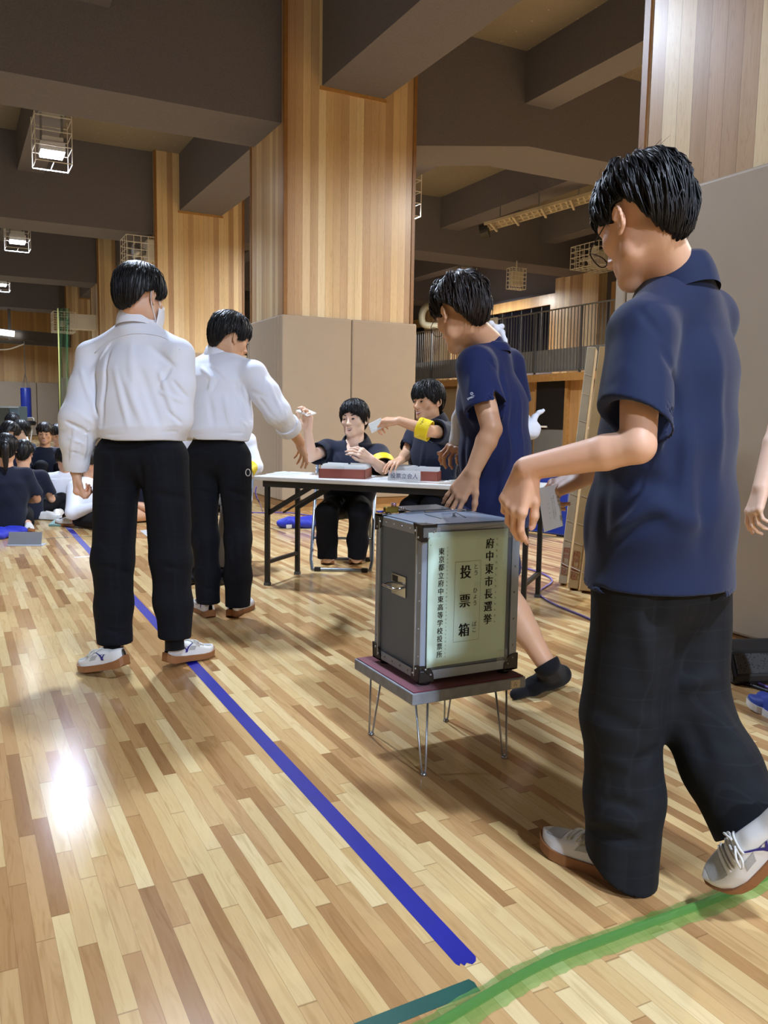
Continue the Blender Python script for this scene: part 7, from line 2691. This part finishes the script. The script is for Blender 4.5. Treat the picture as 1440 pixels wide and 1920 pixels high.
blob('gym_bag', [(-12, 1010), (2, 1008), (14, 1006), (28, 1002)], .03, .10, M_BLUEBAG, 'crumpled blue cloth on the floor at the left edge behind the grey stand', 'bag', 311)
blob('drawstring_bag', [(78, 897), (90, 896), (102, 897)], .06, .11, M_BLUEBAG, 'blue cloth bag under the knees of the grinning student', 'bag', 313)
blob('shoulder_bag', [(92, 945), (104, 944), (116, 946)], .06, .10, mat('navy_bag_cloth', '#1a2038', rough=.7), 'dark navy bag on the floor before the seated students', 'bag', 317)
blob('backpack', [(130, 955), (140, 957)], .10, .12, M_SOCK, 'black bag on the floor beside the green flask', 'bag', 319)

# grey tablet stand, teal tablet case, flask, loose shoes and papers near the seated students
c = gnd(46, 1023); e = gnd(18, 1023); x = vnorm(c - e); y = np.array([-x[1], x[0], 0]); R = np.stack([x, y, [0, 0, 1]], 1)
t = thing('tablet_stand', 'grey folding tablet propped up on the floor at the left edge', 'tablet', c)
MB(R, c).prism([(-.13, .0, .008), (-.13, .008, .008), (-.13, .045, .105), (-.13, .038, .106)], (.26, 0, 0)).build('screen', mat('grey_tablet_back', '#83868c', rough=.4, metal=.3), t, world_origin=c, bevel=.002)
MB(R, c).box((-.13, -.03, 0), (.15, .08, .008)).build('keyboard_base', mat('pale_tablet_base', '#a9b0bc', rough=.4), t, world_origin=c, bevel=.002)
c = gnd(118, 984)
t = thing('tablet_case', 'teal-grey tablet case lying across the blue tape', 'tablet case', c)
P = [gnd(*v) for v in ((91, 987), (128, 987), (142, 977), (102, 978))]
MB().prism(P, (0, 0, .022)).build('cover', mat('teal_case', '#6b8f8c', rough=.5), t, world_origin=c, bevel=.004)
MB().prism([lerp(p, sum(P) / 4, .04) + (0, 0, .006) - CB[2] * (1, 1, 0) * .006 for p in P], (0, 0, .008)).build('pages', M_BLACK, t, world_origin=c)
c = gnd(152, 984)
t = thing('flask', 'tall green drinking flask standing on the floor beside the masked student\'s leg', 'flask', c)
MB().lathe(c, [(.036, 0), (.038, .01), (.038, .17), (.034, .185)], 20).build('bottle', mat('sage_green_paint', '#71917f', rough=.45), t, world_origin=c, smooth=True)
MB().lathe(c, [(.034, .185), (.035, .19), (.035, .225), (.028, .232)], 20).build('lid', mat('sage_green_lid', '#86a596', rough=.45), t, world_origin=c, smooth=True)
for i, (hx, hy, tx, ty, lab) in enumerate(((74, 974, 92, 975, 'white indoor shoe with blue trim of the student kneeling at left, nearest the left edge'), (90, 973, 103, 962, 'white indoor shoe sole turned up, middle of the three by the tablet case'), (106, 975, 120, 966, 'white indoor shoe sole turned up, right of the three by the tablet case'))):
    g = gnd(hx, hy)
    t = thing('indoor_shoe', lab, 'shoe', g, 0, 'white indoor shoes behind the kneeling students')
    shoe(t, g, g + np.array([0, 0, .01]), gnd(tx, ty) + np.array([0, 0, .06 if i else .01]), up=(0, 0, 1) if not i else vnorm(-CB[2] + (0, 0, .4)), L=.25, laces=False, sole_mat=M_SHOE_W)
for i, (pix, lab) in enumerate((([(-8, 1000), (26, 998), (22, 1004), (-8, 1008)], 'white sheet under the blue cloth at the left edge'), ([(128, 975), (148, 972), (150, 978), (134, 981)], 'white sheet on the floor beside the green flask'), ([(262, 995), (290, 992), (300, 1003), (276, 1006)], 'printed sheet on the floor seen between the masked student\'s legs'), ([(140, 983), (158, 981), (160, 986), (146, 988)], 'small white sheet under the green flask'), ([(72, 922), (98, 918), (104, 927), (78, 930)], 'white cloth on the floor among the seated students'))):
    P = [gnd(*v) + (0, 0, .001) for v in pix]
    tag(MB().prism(P, (0, 0, .0008)).build('paper_sheet', M_PAPER, origin=sum(P) / 4), lab, 'paper', 'papers on the floor')

# ------------------------------------------------------------------ far left: punching bag, rails, net, cabinets
DB = 25.9
top, bt = at(48, 727, DB), at(49, 784, DB)
t = thing('punching_bag', 'blue punching bag hanging on a chain at the far left', 'punching bag', at(48, 755, DB))
wo = t.location
MB().lathe((0, 0, bt[2] - top[2]), [(.15, 0), (.155, .02), (.155, top[2] - bt[2] - .02), (.14, top[2] - bt[2])], 20).build('bag_body', mat('blue_vinyl', '#26389a', rough=.4), t, smooth=True).location = top - np.array(wo)
hk = at(45, 640, DB); kn = at(47, 700, DB)
m = MB()
for k in range(4):
    an = k * math.pi / 2 + .4
    m.tube([kn, top + (.13 * math.cos(an), .13 * math.sin(an), 0)], .008, 6)
m.tube([kn + (hk - kn) * k / 30 + (.012 * (k % 2), 0, 0) for k in range(31)], .016, 6)
m.build('chain', M_STEEL, t, world_origin=wo)
MB().lathe(at(52, 793, DB - .2), [(.22, -.07), (.26, 0), (.20, .07)], 18).build('base_weight', M_BLACK, t, world_origin=wo, smooth=True)
MB().tube(smooth_path([at(38, 786, DB), at(62, 784, DB - .2), at(61, 800, DB - .2), at(57, 830, DB - .2)], 6), .018, 6).build('rope', M_WHITE, t, world_origin=wo)
for nm, (x0, y0, x1, y1), zz, w, lab in (('upper', (-30, 622, 132, 637), 26.0, .30, 'wide grey steel rail under the far beams, upper of the two'), ('lower', (-30, 638, 132, 648), 26.0, .12, 'narrow steel rail carrying the punching bag chain')):
    a, b = at(x0, y0, zz), at(x1, y1, zz)
    t = thing('ceiling_rail', lab, 'rail', lerp(a, b, .5), 0, 'steel rails at the far left')
    MB().bar(a, b, .12, w).build('beam_bar', mat('dull_steel', '#5b5a58', rough=.35, metal=.6), t, world_origin=lerp(a, b, .5))
    m = MB()
    for k in (.3, .9):
        p = lerp(a, b, k); m.bar(p, p + (0, 0, 5.6 - p[2]), .08, .08)
    m.build('hanger', mat('dull_steel', '#5b5a58'), t, world_origin=lerp(a, b, .5))
t = thing('rail_glare', 'glowing strip on the far rail at the left edge, standing for reflected lamp light', 'lamp', at(8, 624, 25.8))
MB().bar(at(-20, 620, 25.7), at(26, 626, 25.7), .10, .18).build('glare_bar', mat('glare_bar', '#ffffff', var=0, emit='#fff6ea', estr=2.5), t, world_origin=t.location)  # glowing bar added for the lamps' reflection on the steel rail
p = at(45, 645, 25.9)
tag(MB().tube(smooth_path([at(-10, 656, 25.9), at(15, 655, 25.9), at(32, 650, 25.9), p], 6), .02, 6).build('rope', M_WHITE, origin=p, smooth=True), 'white rope sagging from the rail to the left edge', 'rope')
a = at(111, 582, 19.0)
t = thing('dividing_net', 'green dividing net bunched in a hanging strip beside the far pillars', 'net', at(120, 700, 19.0))
NM = NT('green_net'); ck = NM.n('ShaderNodeTexChecker'); ck.inputs['Scale'].default_value = 60.0
NM.l(NM.obj_xyz((1, 1, 1)), ck.inputs['Vector']); NM.b.inputs['Base Color'].default_value = srgb('#2f6a3a'); NM.b.inputs['Roughness'].default_value = .8
al = NM.math('ADD', NM.math('MULTIPLY', ck.outputs['Fac'], .35), .25); NM.l(al, NM.b.inputs['Alpha'])
MB().grid(lambda u, v: at(109 + 21 * u + 2 * math.sin(9 * u), 578 + 252 * v, 19.0 + .25 * math.sin(14 * u)), 15, 8).build('netting', NM.m, t, world_origin=t.location, smooth=True)
MB().tube([at(108.5, 578, 18.95), at(111, 680, 18.95), at(114, 830, 18.95)], .018, 6).build('edge_rope', mat('yellow_rope', '#b6b56a', rough=.8), t, world_origin=t.location, smooth=True)
c = at(121, 604, 20.6)
t = thing('caged_loudspeaker', 'wire cage with a loudspeaker behind the green net', 'loudspeaker', c)
m = MB(); cage_edges(m, (-.28, -.28, -.25), (.22, .28, .22), 4, 3, 4, .008); m.build('cage', M_CAGE, t)
MB().lathe((-.02, 0, 0), [(.05, .12), (.09, .02), (.13, -.10), (.11, -.10)], 14, axis=0).build('horn', M_STEEL, t, smooth=True)
MB().box((.10, -.18, -.16), (.76, .18, .2)).build('mount', M_WHITE, t)
c = at(97, 651, 33.5)
t = thing('wall_vent', 'small white louvred vent box on the far timber wall', 'vent', c)
MB().box((-.5, 0, -.28), (.5, 1.4, .28)).build('box', M_WHITE, t); MB().box((-.34, -.02, -.12), (.34, 0, .16)).build('louvre', M_DARK, t)
for i, (x0, x1, y0, y1, D, mt, lab) in enumerate(((-30, 16.5, 761, 812, 14.6, mat('dark_olive_panel', '#45463f', rough=.6), 'dark display board standing at the left edge behind the seated students'), (17, 35, 761.5, 812, 14.4, mat('slate_teal_panel', '#4d5f68', rough=.5), 'slate-blue cabinet beside the dark display board at far left'))):
    a, b = at(x0, y0, D), at(x1, y0, D)
    x = vnorm((b - a) * (1, 1, 0)); y = np.array([-x[1], x[0], 0]); W = np.linalg.norm(b - a)
    R = np.stack([x, y, [0, 0, 1]], 1); o_ = np.array([a[0], a[1], 0])
    t = thing('cabinet' if i else 'display_board', lab, 'cabinet' if i else 'board', o_)
    MB(R, o_).box((0, 0, 0), (W, .35, a[2])).build('body', mt, t, world_origin=o_, bevel=.01)
    MB(R, o_).box((0, -.012, a[2] - .03), (W, .0, a[2])).build('top_edge', mat('pale_edge', '#98a0a2', rough=.4), t, world_origin=o_)
